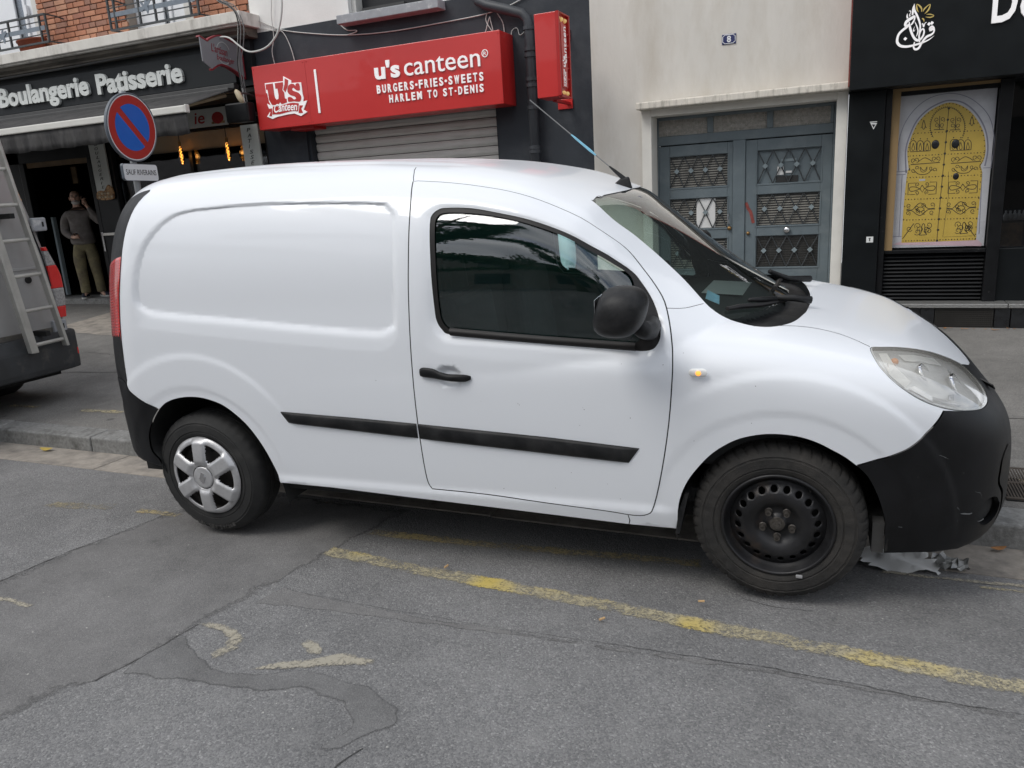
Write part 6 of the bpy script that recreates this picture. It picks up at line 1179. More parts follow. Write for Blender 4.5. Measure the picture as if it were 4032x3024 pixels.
def steel_wheel(wx, f_):
    wh = empty('wheel', (0, 0, 0)); wh.parent = van; cz = .308
    tyre(wh, wx, .032, cz, .320, .200, .195, True, f_, 'tyre_dusty')
    MB().lathe([(.206, .048), (.209, .036), (.207, .026), (.200, .024), (.196, .030), (.190, .052), (.180, .062), (.176, .066)], 96, lambda a, b, d: (wx + a, f_(d), cz + b)).build('rim', 'steel_black', wh, local=True, smooth=True)
    # pressed disc with round holes
    holes = [(.146 * math.cos(2 * math.pi * k / 20 + .1), .146 * math.sin(2 * math.pi * k / 20 + .1)) for k in range(20)]
    pts = []; ed = []
    def ring(c, r, n): k = len(pts); pts.extend([Vector((c[0] + r * math.cos(2 * math.pi * i / n), c[1] + r * math.sin(2 * math.pi * i / n))) for i in range(n)]); ed.extend([(k + i, k + (i + 1) % n) for i in range(n)])
    ring((0, 0), .1765, 96)
    for h_ in holes: ring(h_, .0125, 16)
    for r in np.arange(.008, .172, .007):
        n = max(8, int(2 * math.pi * r / .008))
        for i in range(n):
            p = (r * math.cos(2 * math.pi * i / n), r * math.sin(2 * math.pi * i / n))
            if all(math.hypot(p[0] - a, p[1] - b) > .0155 for a, b in holes): pts.append(Vector(p))
    v2, _, f2, *_r = delaunay_2d_cdt(pts, ed, [], 1, 1e-6)
    prof = spl([0, .03, .036, .05, .065, .09, .115, .130, .146, .160, .170, .1765], [.045, .045, .058, .062, .058, .040, .032, .034, .044, .056, .064, .066])
    fs = []
    for f in f2:
        c = sum((v2[i] for i in f), Vector((0, 0))) / len(f)
        if all(math.hypot(c.x - a, c.y - b) > .0122 for a, b in holes): fs.append(tuple(f))
    mb = MB(); mb.add([(wx + v.x, f_(float(prof(np.array([v.length]))[0])), cz + v.y) for v in v2], fs); dk = mb.build('wheel_disc', 'steel_black', wh, local=True, smooth=True, solid=.004)
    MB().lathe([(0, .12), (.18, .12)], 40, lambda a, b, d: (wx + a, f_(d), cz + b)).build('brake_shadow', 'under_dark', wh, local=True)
    for k in range(5):
        a = math.pi / 2 + .35 + 2 * math.pi * k / 5 + .28; c = (wx + .056 * math.cos(a), cz + .056 * math.sin(a))
        MB().lathe([(0, .020), (.006, .020), (.0065, .012), (.0065, .024), (.011, .024), (.012, .002), (.015, 0)], 12, lambda p, q, d, c=c: (c[0] + p, f_(.056 - d), c[1] + q)).build('wheel_nut', 'nut_steel', dk, local=True)
    MB().lathe([(0, .026), (.009, .026), (.010, .014), (.017, .013), (.018, .004), (.027, .004), (.029, .0)], 18, lambda a, b, d: (wx + a, f_(.045 - d), cz + b)).build('hub_nut', 'nut_steel', dk, local=True)
    if f_(1) == 1: MB().box(wx + .072, wx + .096, .018, .027, cz - .208, cz - .195).build('balance_weight', 'hubcap_silver', wh, local=True, bevel=.003); MB().tube([(wx + .11, .055, cz + .150), (wx + .115, .04, cz + .142)], .004, 8).build('valve', 'rubber_seal', wh, local=True)
    return wh
idf = lambda y: y; mif = lambda y: 2 * HW - y
hubcap_wheel(.0, idf); steel_wheel(2.697, idf); hubcap_wheel(.0, mif); steel_wheel(2.697, mif)
# ------------------------------------------------------------------ grey van with ladder at the left
M('van_grey', (.33, .325, .32), .42, var=.08, scale=3, coat=.4, col2=(.24, .23, .22), c2s=2.5, c2lo=.55, c2hi=.8)
M('van_dirty', (.10, .093, .082), .85, var=.35, scale=10, col2=(.17, .15, .12), c2s=12, c2lo=.5, c2hi=.7)
M('bumper_grey', (.035, .037, .04), .6, var=.25, scale=6, col2=(.085, .082, .075), c2s=9, c2lo=.55, c2hi=.75)
M('ladder_alu', (.47, .46, .43), .45, metal=.45, var=.15, scale=8)
gv = empty('grey_van', (-7.0, 3.7, .05), 'dirty grey van with a ladder at its rear, cut by the left picture edge', 'van')
GX0 = -6.22
def gside(z): return float(np.interp(z, [.3, .7, 1.1, 1.4, 1.7, 2.3, 2.45, 2.55], [4.62, 4.64, 4.63, 4.57, 4.51, 4.41, 4.30, 4.05]))
zs = [.42, .6, .8, 1.0, 1.2, 1.4, 1.6, 1.8, 2.0, 2.2, 2.32, 2.40, 2.46, 2.52, 2.56]
mb = MB(); rows = []
for z in zs:
    y1 = gside(z); y0 = 7.32 - y1; xb = GX0 - .10 * max(0, (z - 1.5)) ** 1.3
    ring = [(xb - 5.0, y1, z), (xb - .30, y1, z), (xb - .10, y1 - .008, z), (xb - .03, y1 - .035, z), (xb, y1 - .09, z), (xb + .006, y1 - .5, z), (xb + .006, y0 + .5, z), (xb, y0 + .09, z), (xb - .03, y0 + .035, z), (xb - .10, y0 + .008, z), (xb - 5.0, y0, z)]
    rows.append(ring)
n = len(rows[0]); mb.add([p for r in rows for p in r], [(j * n + k, j * n + k + 1, (j + 1) * n + k + 1, (j + 1) * n + k) for j in range(len(zs) - 1) for k in range(n - 1)] + [tuple((len(zs) - 1) * n + k for k in range(n))])
mb.build('body', 'van_grey', gv, smooth=True).modifiers.new('es', 'EDGE_SPLIT').split_angle = math.radians(50)
box('door_gap', 'under_dark', GX0 + .004, GX0 + .0085, 3.655, 3.665, .47, 2.3, gv)
box('door_crease', 'van_grey', GX0 + .003, GX0 + .014, 2.95, 4.44, 1.20, 1.225, gv, bevel=.005)
MB().add([(GX0 - .004, gside(z) - .085, z) for z in (.50, .9, 1.3, 1.55)] + [(GX0 - .002, gside(z) - .092, z) for z in (.50, .9, 1.3, 1.55)], [(0, 1, 5, 4), (1, 2, 6, 5), (2, 3, 7, 6)]).build('door_gap', 'under_dark', gv, solid=.012)
box('door_skirt', 'van_dirty', GX0 + .002, GX0 + .012, 2.9, 4.49, .475, .70, gv, bevel=.004)
for z in (1.56, .70):
    hg = box('hinge', 'zinc_grey', GX0 - .01, GX0 + .035, 4.46, 4.585, z - .055, z + .055, gv, bevel=.012); box('hinge_pin', 'under_dark', GX0 + .035, GX0 + .038, 4.54, 4.555, z - .02, z + .02, hg)
MB().lathe([(0, .006), (.028, .006), (.03, 0)], 16, lambda a, b, d: (GX0 + .006 + d, 4.34 + a, 1.12 + b)).build('lock', 'under_dark', gv)
lt = empty('tail_lamp', (GX0, 4.58, 1.0)); adopt(lt, gv)
def lampseg(name, mat, z0, z1, pr=.02):
    mm = MB(); k = 6; vs = []
    for i in range(k + 1):
        z = z0 + (z1 - z0) * i / k; yo = float(np.interp(z, [.77, .95, 1.13, 1.25, 1.37], [4.635, 4.66, 4.66, 4.62, 4.575])); yi = float(np.interp(z, [.77, 1.0, 1.2, 1.37], [4.535, 4.525, 4.52, 4.515]))
        vs += [(GX0 - .12, yo, z), (GX0 - .02, yo, z), (GX0 + pr, yo - .03, z), (GX0 + pr, yi + .01, z), (GX0 - .01, yi, z)]
    mm.add(vs, [(i * 5 + q, i * 5 + q + 1, i * 5 + 6 + q, i * 5 + 5 + q) for i in range(k) for q in range(4)] + [(0, 1, 2, 3, 4), tuple(k * 5 + q for q in range(5))]); return mm.build(name, mat, lt, smooth=False, bevel=.006)
lampseg('lamp_segment', 'tail_red', .77, .865); lampseg('lamp_segment', 'tail_clear', .866, 1.02); lampseg('lamp_segment', 'tail_red', 1.021, 1.215); lampseg('lamp_segment', 'tail_clear', 1.216, 1.34, .012); lampseg('lamp_segment', 'tail_red', 1.341, 1.372)
mbb = MB(); pr_ = [(.33, -.02), (.36, .07), (.46, .10), (.52, .10), (.535, .02)]
pl_ = [(-.55, 4.655), (-.2, 4.665), (-.02, 4.66), (.07, 4.62), (.10, 4.54), (.11, 4.2), (.11, 3.1), (.10, 2.78), (.0, 2.67), (-.55, 2.66)]
pp_ = [(.33, .90), (.38, .98), (.46, 1.0), (.60, 1.0), (.66, .985)]
mbb.add([(GX0 + (a if a < 0 else a * s + .0), 3.66 + (y - 3.66) * (.985 + .015 * s), (z if (y > 4.5 or y < 2.8) else z - (.13 if z > .47 else .0) * 1)) for z, s in pp_ for a, y in pl_], [(j * 10 + k, j * 10 + k + 1, (j + 1) * 10 + k + 1, (j + 1) * 10 + k) for j in range(4) for k in range(9)] + [tuple(40 + k for k in range(10)), tuple(k for k in range(9, -1, -1))])
mbb.build('rear_bumper', 'bumper_grey', gv, smooth=False, bevel=.015, seg=3)
box('reflector', 'tail_red', GX0 + .060, GX0 + .078, 4.555, 4.615, .44, .50, gv, bevel=.006)
for k, (y, z) in enumerate(((4.38, .60), (4.15, .54), (4.05, .43))): MB().lathe([(0, .004), (.012, .003), (.013, 0)], 10, lambda a, b, d, y=y, z=z: (GX0 + .013 + d, y + a, z + b)).build('blue_cap', 'tape_blue', gv)
for yy in (4.36, 2.75):
    wv = empty('wheel', (-7.1, yy, .39)); adopt(wv, gv)
    MB().lathe([(.20, .0), (.24, -.012), (.31, -.012), (.335, .01), (.345, .04), (.345, .17), (.33, .2), (.2, .21)], 48, lambda a, b, d, yy=yy: (-7.1 + a, yy + .2 - d, .395 + b)).build('tyre', 'tyre_rubber', wv, smooth=True); MB().lathe([(0, .02), (.1, .02), (.19, .05), (.205, .01)], 32, lambda a, b, d, yy=yy: (-7.1 + a, yy + .2 - d, .395 + b)).build('rim', 'steel_dark', wv, smooth=True)
box('underbody', 'under_dark', -11, GX0 - .05, 2.8, 4.5, .28, .44, gv)
# ladder lashed upright on the doors
ld = empty('ladder', (-6.1, 4.3, .54), 'aluminium ladder hung upright on the doors of the grey van', 'ladder')
def lerp3(a, b, t): return tuple(a[i] + (b[i] - a[i]) * t for i in range(3))
R0, R1 = (-6.06, 4.445, .55), (-6.12, 4.225, 2.45); L0, L1 = (-6.06, 4.155, .545), (-6.12, 3.99, 2.45)
def beam(a, b, w, d):
    m = MB(); m.add([(p[0] + sx * d / 2, p[1] + sy * w / 2, p[2]) for p in (a, b) for sx, sy in ((-1, -1), (1, -1), (1, 1), (-1, 1))], [(0, 1, 2, 3), (4, 7, 6, 5), (0, 4, 5, 1), (1, 5, 6, 2), (2, 6, 7, 3), (3, 7, 4, 0)]); return m
beam(R0, R1, .026, .06).build('stile', 'ladder_alu', ld, bevel=.004); beam(L0, L1, .045, .06).build('stile', 'ladder_alu', ld, bevel=.004)
L2_, L3_ = (-6.04, 4.115, .55), (-6.10, 3.95, 2.45); beam(L2_, L3_, .022, .05).build('stile', 'ladder_alu', ld, bevel=.004)
for z in (.61, .89, 1.17, 1.45, 1.725, 2.0, 2.28): t = (z - .55) / 1.9; MB().tube([lerp3(L0, L1, t), lerp3(R0, R1, t)], .016, 10).build('rung', 'ladder_alu', ld)
box('ladder_bracket', 'under_dark', GX0, -6.07, 4.20, 4.24, 1.62, 1.66, ld); box('ladder_bracket', 'under_dark', GX0, -6.05, 4.28, 4.32, .66, .70, ld)
# ------------------------------------------------------------------ no-parking sign
M('sign_blue', (.004, .115, .50), .4, var=.03); M('sign_red', (.38, .024, .018), .4, var=.03); M('sign_white', (.66, .68, .70), .4, var=.03); M('sign_back', (.085, .10, .12), .45, var=.05); M('galv_pole', (.26, .27, .28), .5, metal=.5, var=.12)
sg = empty('no_parking_sign', (-6.3, 5.66, pav_z(5.66)), 'round blue and red no-parking sign with a white plate below, behind the white van', 'road sign')
c0 = Vector((-6.2, 5.655, 2.383)); yaw = .084; nrm = Vector((math.cos(yaw), math.sin(yaw), 0)); au = Vector((-math.sin(yaw), math.cos(yaw), 0)); bu_ = (Vector((0, 0, 1)) * math.cos(.057) + nrm * math.sin(.057)); nrm = au.cross(bu_)
SG = lambda a, b, d: tuple(c0 + au * a + bu_ * b + nrm * d)
Rr = .300
MB().lathe([(0, -.03), (Rr + .006, -.03), (Rr + .010, -.02), (Rr + .010, .0), (Rr + .004, .004), (Rr - .004, .001)], 64, SG).build('sign_rim', 'sign_back', sg, smooth=False, bevel=.0)
MB().lathe([(0, .0), (Rr, .0)], 64, SG).build('sign_border', 'sign_white', sg); MB().lathe([(0, .0015), (Rr - .014, .0015)], 64, SG).build('sign_field', 'sign_red', sg)
w2 = .031; rb_ = Rr * .70
def seg_poly(s):
    pts = []; a0 = math.asin(w2 / rb_)
    for k in range(41): a = a0 + (math.pi - 2 * a0) * k / 40; pts.append((rb_ * math.cos(a), s * rb_ * math.sin(a)))
    th = math.radians(-45); return [(x * math.cos(th) - y * math.sin(th), x * math.sin(th) + y * math.cos(th)) for x, y in pts]
for s in (1, -1): MB().prism(seg_poly(s), SG, .0016, .003).build('sign_blue_field', 'sign_blue', sg)
PLc = Vector((-6.2, 5.66, 1.985)); tl_ = -.02; pu = au * math.cos(tl_) + Vector((0, 0, 1)) * math.sin(tl_); SP = lambda a, b, d: tuple(PLc + pu * a + Vector((0, 0, 1)) * b + nrm * d)
def rrect(w, h, r, n=6): return [(sx * (w - r) + r * math.cos(a), sy * (h - r) + r * math.sin(a)) for sx, sy, a0 in ((1, 1, 0), (-1, 1, math.pi / 2), (-1, -1, math.pi), (1, -1, 1.5 * math.pi)) for a in [a0 + math.pi / 2 * k / n for k in range(n + 1)]]
PLc = Vector((-6.2, 5.665, 1.975))
MB().prism(rrect(.218, .078, .028), SP, -.028, 0).build('plate_case', 'sign_back', sg); MB().prism(rrect(.214, .074, .026), SP, .0004, .002).build('plate', 'sign_white', sg)
text('plate_lettering', 'SAUF RIVERAINS', -.187, .192, -.024, .026, SP, 'print_black', sg, .0035, .0)
MB().tube([tuple(c0 + Vector((-.055, -.0, .33))), (-6.26, 5.65, 2.0), (-6.27, 5.645, .08)], .030, 14).build('post', 'galv_pole', sg, smooth=True)
for z in (2.50, 2.25, 1.97): box('clamp', 'galv_pole', -6.30, -6.225, 5.60, 5.70, z - .015, z + .015, sg)
# ------------------------------------------------------------------ people
M('skin', (.66, .42, .32), .55, var=.12, scale=14); M('skin_light', (.46, .28, .21), .55, var=.1); M('beard_white', (.55, .54, .52), .9, var=.2, scale=60); M('hair_grey', (.16, .15, .14), .9)
M('sweater', (.235, .215, .205), .95, var=.2, scale=14, bump=.5, bscale=160, col2=(.17, .15, .14), c2s=6); M('khaki', (.235, .205, .115), .9, var=.2, scale=9, bump=.4, bscale=60, col2=(.13, .105, .075), c2s=5); M('shoe_navy', (.012, .016, .032), .7); M('shoe_white', (.52, .52, .50), .7)
M('denim_light', (.50, .66, .70), .9, var=.08, scale=10, bump=.3, bscale=90, col2=(.40, .56, .62), c2s=4); M('hair_dark', (.025, .014, .010), .6, var=.3, stretch=(6, 6, .6), bump=.4, bscale=50); M('jeans', (.05, .07, .12), .9, var=.2); M('phone_black', (.008, .008, .009), .2)
def skin_mesh(name, mat, chains, parent, root=0, sub=2):
    """chains: lists of (x,y,z,r[,r2]); points closer than 1 mm are shared"""
    vs = []; rs = []; es = []
    def vid(p):
        for i, q in enumerate(vs):
            if (Vector(q) - Vector(p[:3])).length < .001: return i
        vs.append(tuple(p[:3])); rs.append((p[3], p[4] if len(p) > 4 else p[3])); return len(vs) - 1
    for ch in chains:
        ids = [vid(p) for p in ch]; es += [(a, b) for a, b in zip(ids, ids[1:]) if a != b]
    me = bpy.data.meshes.new(name); me.from_pydata(vs, es, []); me.materials.append(MATS[mat]); o = bpy.data.objects.new(name, me); COL.objects.link(o)
    md = o.modifiers.new('skin', 'SKIN'); md.use_smooth_shade = True; md.branch_smoothing = .6
    for i, r in enumerate(rs): me.skin_vertices[0].data[i].radius = r; me.skin_vertices[0].data[i].use_root = (i == root)
    s = o.modifiers.new('sub', 'SUBSURF'); s.levels = sub; s.render_levels = sub
    o.parent = parent; return o
def blob(name, mat, c, r, parent, n=16, m=10, fn=None):
    b = MB(); vs = []
    for j in range(m + 1):
        ph = math.pi * j / m
        for i in range(n):
            th = 2 * math.pi * i / n; p = [r[0] * math.sin(ph) * math.cos(th), r[1] * math.sin(ph) * math.sin(th), r[2] * math.cos(ph)]
            if fn: p = fn(p)
            vs.append((c[0] + p[0], c[1] + p[1], c[2] + p[2]))
    b.add(vs, [(j * n + i, j * n + (i + 1) % n, (j + 1) * n + (i + 1) % n, (j + 1) * n + i) for j in range(m) for i in range(n)]); o = b.build(name, mat, None, smooth=True); o.parent = parent; return o
def hand(wrist, dirv, side, parent, mat, curl=.5, scale=1.0, palm_n=None):
    """palm and five bent fingers leaving the wrist along dirv; side = direction of the thumb"""
    d = Vector(dirv).normalized(); t = Vector(side); t = (t - d * t.dot(d)).normalized(); nn = d.cross(t) if palm_n is None else Vector(palm_n); w = Vector(wrist); mb = MB(); s = scale
    mb.tube([w - d * .02 * s, w + d * .02 * s, w + d * .055 * s, w + d * .085 * s, w + d * .095 * s], [.024 * s, .030 * s, .034 * s, .032 * s, .018 * s], 10)
    for k, (o_, ln) in enumerate(((.027, .070), (.010, .080), (-.008, .074), (-.025, .058))):
        p0 = w + d * .080 * s + t * o_ * s; p1 = p0 + (d * math.cos(curl * .6) + nn * math.sin(curl * .6)) * ln * .45 * s; p2 = p1 + (d * math.cos(curl * 1.7) + nn * math.sin(curl * 1.7)) * ln * .35 * s; p3 = p2 + (d * math.cos(curl * 2.4) + nn * math.sin(curl * 2.4)) * ln * .25 * s
        mb.tube([p0, p1, p2, p3], [.0095 * s, .009 * s, .008 * s, .006 * s], 7)
    p0 = w + d * .025 * s + t * .026 * s; p1 = p0 + (d * .6 + t * .75 + nn * .2).normalized() * .035 * s; p2 = p1 + (d * .9 + t * .2 + nn * .3).normalized() * .03 * s; mb.tube([p0, p1, p2], [.012 * s, .010 * s, .007 * s], 7)
    o = mb.build('hand', mat, None, smooth=True); o.parent = parent; return o
# man in the bakery doorway, on the phone
mn = empty('person', (-11.62, 9.20, .27), 'bald man with white beard in brown sweater on phone in the bakery doorway', 'person', rot=(0, 0, math.radians(44)))
torso = [(0, .01, .90, .085, .06), (0, .0, 1.02, .10, .075), (0, -.005, 1.15, .12, .09), (0, .0, 1.30, .175, .115), (0, .015, 1.42, .125, .09)]
neck = [(0, .015, 1.42, .125, .09), (.0, .01, 1.50, .056), (0, -.005, 1.545, .060), (0, -.012, 1.60, .074, .088), (0, -.008, 1.655, .079, .094), (0, .0, 1.705, .072, .084), (0, .004, 1.745, .040, .048)]
armR = [(0, .0, 1.30, .175, .115), (-.16, .01, 1.40, .062), (-.215, .02, 1.30, .052), (-.245, .0, 1.10, .045), (-.16, -.13, 1.03, .036), (-.10, -.19, 1.01, .028)]
armL = [(0, .0, 1.30, .175, .115), (.16, .01, 1.40, .062), (.24, -.03, 1.30, .052), (.33, -.08, 1.21, .048), (.24, -.11, 1.36, .038), (.155, -.08, 1.50, .028)]
legR = [(0, .01, .90, .085, .06), (-.09, .01, .80, .080), (-.105, .0, .66, .078), (-.105, -.01, .46, .060), (-.10, .0, .28, .052), (-.10, .01, .08, .038), (-.11, -.09, .045, .034, .030), (-.115, -.15, .035, .03, .022)]
legL = [(0, .01, .90, .085, .06), (.09, .01, .80, .080), (.105, .0, .66, .078), (.115, -.005, .46, .060), (.13, .0, .28, .052), (.135, .01, .08, .038), (.17, -.08, .045, .034, .030), (.19, -.13, .035, .03, .022)]
def grow(ch, g): return [(x, y, z, *(q + g for q in rr)) for x, y, z, *rr in ch]
body = skin_mesh('body', 'skin', [torso, neck, armR, armL, legR, legL], mn)
sw_ = skin_mesh('sweater', 'sweater', [[(0, .01, .86, .205, .160), (0, .01, .95, .205, .160), (0, .0, 1.04, .198, .155)] + grow(torso, .066)[2:3] + grow(torso, .036)[3:] + [(0, .012, 1.475, .068, .07)], grow(armR, .020)[:-1] + [(-.115, -.177, 1.014, .040)], grow(armL, .020)[:-1] + [(.17, -.085, 1.475, .040)]], mn)
tr_ = skin_mesh('trousers', 'khaki', [[(0, .01, .98, .17, .13), (0, .01, .90, .178, .135)], [(0, .01, .90, .178, .135)] + grow(legR, .030)[1:5] + [(-.10, .0, .12, .082), (-.10, -.005, .065, .085)], [(0, .01, .90, .178, .135)] + grow(legL, .030)[1:5] + [(.135, .0, .12, .082), (.135, -.005, .065, .085)]], mn)
for sx, yw in ((-.11, -.12), (.165, .5)):
    sh_ = MB(); prf = smooth2([(-.045, .09), (.045, .09), (.055, -.03), (.05, -.13), (.03, -.185), (-.02, -.19), (-.048, -.13), (-.055, -.03)], 3, True); c_, s_ = math.cos(yw), math.sin(yw); rt = lambda a, b, d: (sx + a * c_ - b * s_, .02 + a * s_ + b * c_, d)
    MB().prism(prf, rt, -.003, .026).build('shoe_sole', 'shoe_white', None).parent = mn
    up = blob('shoe', 'shoe_navy', (0, 0, 0), (.056, .150, .078), mn, fn=lambda p: (p[0], p[1], max(p[2], -.004) * (1.15 if p[1] > 0 else .72))); up.location = (sx - (-.05) * -s_ * 1 * 0, .02 - .05, .028); up.rotation_euler = (0, 0, yw); up.location = (sx + .05 * s_, .02 - .05 * c_, .028)
hand((-.10, -.19, 1.01), (.75, -.45, .15), (-.2, -.3, 1), mn, 'skin', .75); hand((.155, -.08, 1.50), (-.35, -.05, .9), (-.6, -.7, 0), mn, 'skin', .9)
blob('nose', 'skin', (0, -.108, 1.615), (.014, .022, .026), mn); 
for sx in (-1, 1): blob('ear', 'skin', (sx * .082, .008, 1.625), (.012, .022, .033), mn); blob('eye', 'hair_grey', (sx * .030, -.092, 1.648), (.013, .008, .006), mn); blob('eyebrow', 'hair_grey', (sx * .032, -.096, 1.668), (.020, .008, .005), mn)
blob('beard', 'beard_white', (0, -.045, 1.562), (.064, .058, .042), mn, fn=lambda p: (p[0], p[1], p[2] * (1 if p[2] < 0 else .7))); blob('moustache', 'beard_white', (0, -.096, 1.588), (.030, .014, .008), mn); blob('mouth', 'print_red', (0, -.103, 1.576), (.018, .006, .004), mn)
blob('hair', 'hair_grey', (0, .03, 1.65), (.082, .074, .05), mn)
ph = MB().box(-.036, .036, -.005, .005, -.07, .07).build('phone', 'phone_black', None, bevel=.008, seg=3); ph.matrix_world = Matrix.Translation((-11.62, 9.20, .27)) @ Matrix.Rotation(math.radians(44), 4, 'Z') @ Matrix.Translation((.108, -.035, 1.60)) @ Matrix.Rotation(1.3, 4, 'Z') @ Matrix.Rotation(.25, 4, 'X'); tag(ph, 'black phone held at the ear of the bald man', 'phone')
ph2 = MB().box(-.034, .034, -.005, .005, -.065, .065).build('phone', 'phone_black', None, bevel=.006, seg=2); ph2.matrix_world = Matrix.Translation((-11.62, 9.20, .27)) @ Matrix.Rotation(math.radians(44), 4, 'Z') @ Matrix.Translation((-.055, -.255, 1.045)) @ Matrix.Rotation(1.2, 4, 'X'); tag(ph2, 'dark object in the lowered hand of the bald man', 'phone')
# woman behind the white van
wm = empty('person', (-1.93, 5.42, pav_z(5.42)), 'person in pale blue jacket with long dark hair, seen through the van windows', 'person', rot=(0, 0, math.radians(-62)))
sc = .90
def S_(ch): return [(x * sc, y * sc, z * sc, *(q * sc for q in rr)) for x, y, z, *rr in ch]
armR2 = [(0, .0, 1.30, .16, .105), (-.15, .01, 1.40, .056), (-.22, -.04, 1.28, .050), (-.20, -.12, 1.12, .044), (-.13, -.20, 1.26, .036), (-.07, -.20, 1.40, .027)]
armL2 = [(0, .0, 1.30, .16, .105), (.15, .01, 1.40, .056), (.22, .03, 1.28, .050), (.25, .04, 1.08, .044), (.24, -.04, .90, .036), (.23, -.08, .82, .026)]
torso2 = [(0, .01, .90, .145, .105), (0, .0, 1.02, .13, .10), (0, -.005, 1.15, .14, .105), (0, .0, 1.30, .16, .105), (0, .015, 1.42, .11, .08)]
skin_mesh('body', 'skin_light', [S_(torso2), S_(neck), S_(armR2), S_(armL2), S_(legR), S_(legL)], wm)
skin_mesh('jacket', 'denim_light', [S_([(0, .01, .74, .19, .15), (0, .01, .86, .185, .145), (0, .0, 1.02, .175, .135)] + grow(torso2, .026)[2:] + [(0, .012, 1.475, .075, .078)]), S_(grow(armR2, .022)[:-1] + [(-.085, -.20, 1.37, .044)]), S_(grow(armL2, .022)[:-1] + [(.232, -.072, .84, .044)])], wm)
skin_mesh('trousers', 'jeans', [S_([(0, .01, .95, .15, .112), (0, .01, .90, .155, .118)]), S_([(0, .01, .90, .155, .118)] + grow(legR, .015)[1:6]), S_([(0, .01, .90, .155, .118)] + grow(legL, .015)[1:6])], wm)
hand(tuple(q * sc for q in (-.07, -.20, 1.40)), (.15, .15, .95), (0, -1, .1), wm, 'skin_light', .5, .95)
blob('hair', 'hair_dark', (0, .035 * sc, 1.655 * sc), (.092 * sc, .105 * sc, .10 * sc), wm); blob('hair', 'hair_dark', (0, .115 * sc, 1.42 * sc), (.085 * sc, .05 * sc, .27 * sc), wm)
blob('nose', 'skin_light', (0, -.1 * sc, 1.615 * sc), (.012, .018, .022), wm)
for sx in (-1, 1): blob('eye', 'hair_dark', (sx * .028 * sc, -.088 * sc, 1.645 * sc), (.012, .007, .006), wm); o = blob('shoe', 'shoe_white', (sx * .115 * sc, -.04, .03), (.045, .12, .035), wm)
# ------------------------------------------------------------------ litter
def flat_litter(name, mat, pts, z, lab, cat, th=.002, parent=None, zs_=None):
    m = MB(); n = len(pts); zz = zs_ or [z] * n; m.add([(x, y, q) for (x, y), q in zip(pts, zz)] + [(sum(p[0] for p in pts) / n, sum(p[1] for p in pts) / n, max(zz) + .004)], [(i, (i + 1) % n, n) for i in range(n)]); o = m.build(name, mat, None, solid=th); tag(o, lab, cat); return o
M('plastic_clear', (.26, .26, .25), .25, var=.2, scale=30)
pm = MB(); nu, nv = 14, 8; rp_ = random.Random(5)
pm.add([(.12 + .30 * u / nu + .012 * rp_.uniform(-1, 1), 3.31 + .13 * v / nv + .03 * u / nu + .008 * rp_.uniform(-1, 1), -.052 + .030 * (v / nv) + .006 * rp_.random() + .010 * math.sin(u * .7 + v * .8)) for v in range(nv + 1) for u in range(nu + 1)], [(v * (nu + 1) + u, v * (nu + 1) + u + 1, (v + 1) * (nu + 1) + u + 1, (v + 1) * (nu + 1) + u) for v in range(nv) for u in range(nu) if not (u > 11 and v > 4) and not (u < 2 and v < 2)])
tag(pm.build('paper_sheet', 'paper', None, smooth=True), 'crumpled white paper under the black front bumper', 'litter')
pm = MB(); pm.add([(.41 + .13 * u / 8 + .01 * rp_.uniform(-1, 1), 3.38 + .12 * v / 6 + .01 * rp_.uniform(-1, 1), -.05 + .03 * rp_.random()) for v in range(7) for u in range(9)], [(v * 9 + u, v * 9 + u + 1, (v + 1) * 9 + u + 1, (v + 1) * 9 + u) for v in range(6) for u in range(8)])
tag(pm.build('plastic_film', 'plastic_clear', None), 'clear plastic scrap beside the paper under the bumper', 'litter')
M('butt', (.55, .36, .18), .8, var=.3); M('leaf_brown', (.30, .14, .05), .8, var=.3); M('leaf_yellow', (.45, .33, .08), .8)
for i, (x, y, a, lab_) in enumerate(((-1.561, 2.716, 1.4, 'cigarette end on the yellow line below the door'), (-.454, 2.741, .3, 'cigarette end in front of the steel wheel'), (-.786, 2.507, .9, 'cigarette end beside the yellow line, nearest the camera'))):
    o = MB().tube([(-.012, 0, 0), (.012, 0, 0)], .0045, 8).build('cigarette_end', 'butt', None); o.location = (x, y, .009); o.rotation_euler = (0, 0, a); tag(o, lab_, 'litter', 'cigarette ends on the road')
def leaf_at(x, y, z, s, a, mat, lab_):
    o = MB().prism(smooth2([(-1, 0), (-.3, .35), (.4, .3), (1, 0), (.4, -.3), (-.3, -.35)], 3, True), lambda p, q, d: (p * s, q * s, d + .2 * s * p * p), 0, .001).build('fallen_leaf', mat, None); o.location = (x, y, z); o.rotation_euler = (random.uniform(-.3, .3), random.uniform(-.2, .2), a); tag(o, lab_, 'leaf', 'fallen leaves'); return o
leaf_at(.678, 3.645, -.045, .035, .4, 'leaf_brown', 'brown leaf in the gutter right of the front bumper'); leaf_at(-5.36, 3.61, -.045, .055, .2, 'leaf_yellow', 'long yellowed leaf in the gutter left of the white van')
for i in range(14): leaf_at(.62 + i * .06 + random.uniform(-.03, .03), 7.80 + random.uniform(-.05, .03), pav_z(7.8) + .008, random.uniform(.014, .028), random.uniform(0, 3), 'leaf_brown', 'small brown leaf along the foot of the black tiled step')['group'] = 'small leaves at the black step'
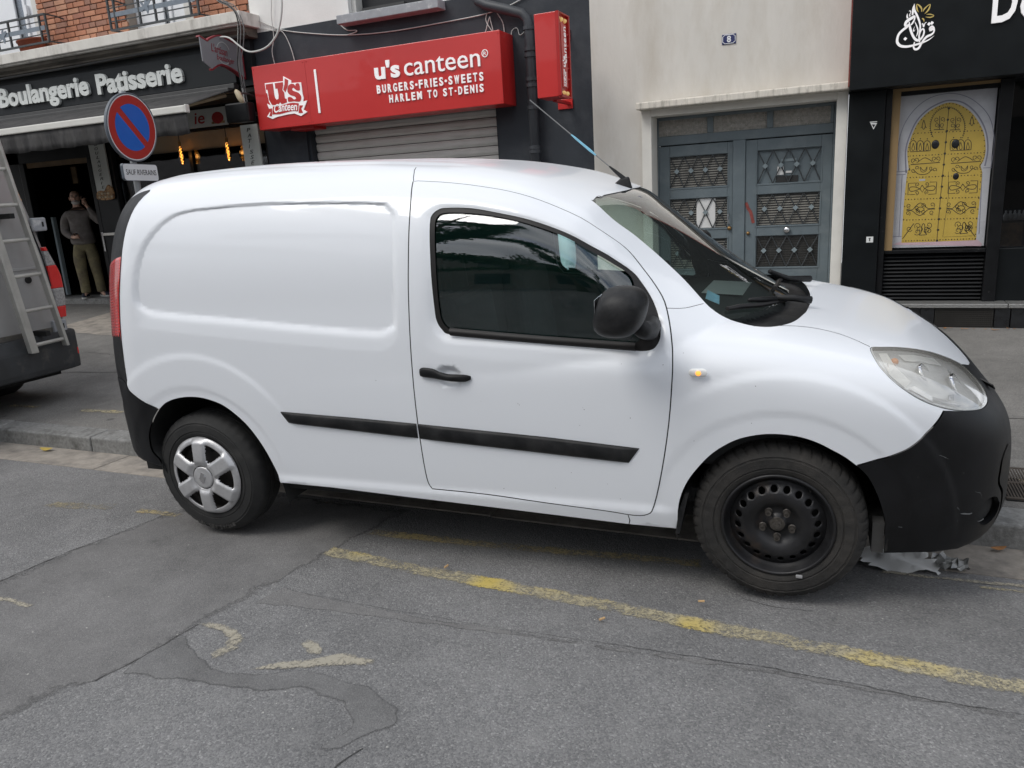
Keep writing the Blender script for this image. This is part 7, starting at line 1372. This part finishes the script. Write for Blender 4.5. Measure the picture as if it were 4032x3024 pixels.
# ------------------------------------------------------------------ far side of the street (seen in the reflections)
M('bark', (.10, .08, .06), .9, var=.3, scale=9, bump=.5, bscale=30); M('leaf_green', (.045, .075, .022), .7, var=.4, scale=1.5)
M('opposite_wall', (.22, .20, .18), .9, var=.15); M('opposite_glass', (.03, .035, .04), .15)
def make_tree(x, y, lab_, q=1.0):
    tr = empty('street_tree', (x, y, 0), lab_, 'tree', 'trees across the street'); r = random.Random(int(x * 10)); tk = MB(); tk.tube([(x, y, 0), (x + .05, y, 1.5), (x, y + .05, 3.2), (x + .1, y, 5.5 * q), (x, y, 8 * q)], [.20, .16, .14, .09, .03], 10); ends = []
    for k in range(11):
        z = 2.6 + k * .45 * q; a = k * 2.4; L_ = (3.4 - k * .18) * q; e = (x + L_ * math.cos(a), y + L_ * math.sin(a), z + 1.0 + .1 * k); tk.tube([(x, y, z), (x + L_ * .5 * math.cos(a), y + L_ * .5 * math.sin(a), z + .7), e], [.07, .045, .015], 6); ends.append(((x, y, z + .3), e))
    tk.build('trunk', 'bark', tr, smooth=True)
    n = int(7000 * q * q); cs = []
    for i in range(n):
        a, b = ends[r.randrange(len(ends))]; t = r.random() ** .6 * 1.12; s = .45 * (.4 + t * .5); cs.append([a[j] + (b[j] - a[j]) * t + r.gauss(0, s) * (.7 if j < 2 else .55) for j in range(3)])
    cs = np.array(cs); rg = np.random.default_rng(3); u = rg.normal(size=(n, 3)); u /= np.linalg.norm(u, axis=1, keepdims=True); v = np.cross(u, rg.normal(size=(n, 3))); v /= np.linalg.norm(v, axis=1, keepdims=True); s = rg.uniform(.07, .14, (n, 1))
    P = np.stack([cs - u * s, cs + v * s * .6, cs + u * s, cs - v * s * .6], 1).reshape(-1, 3); me = bpy.data.meshes.new('crown'); me.from_pydata(P.tolist(), [], [(4 * i, 4 * i + 1, 4 * i + 2, 4 * i + 3) for i in range(n)]); me.materials.append(MATS['leaf_green']); o = bpy.data.objects.new('crown', me); COL.objects.link(o); adopt(o, tr); return tr
make_tree(-6.7, -8.0, 'tall leafy street tree across the road behind the camera, left one', 1.9); make_tree(-2.2, -11.0, 'low leafy street tree across the road behind the camera, middle one', .85); make_tree(4.5, -7.8, 'leafy street tree across the road behind the camera, right one')
ob_ = empty('opposite_building', (0, -14.5, 0), 'plain building across the street behind the camera', 'building'); box('wall', 'opposite_wall', -90, 60, -18, -14.5, 0, 6.2, ob_)
for i in range(14):
    for z in (.9, 4.0): box('window', 'opposite_glass', -28 + i * 4.1, -26.3 + i * 4.1, -14.5, -14.46, z, z + 2.0, ob_)
bpy.data.scenes.remove(TSC)
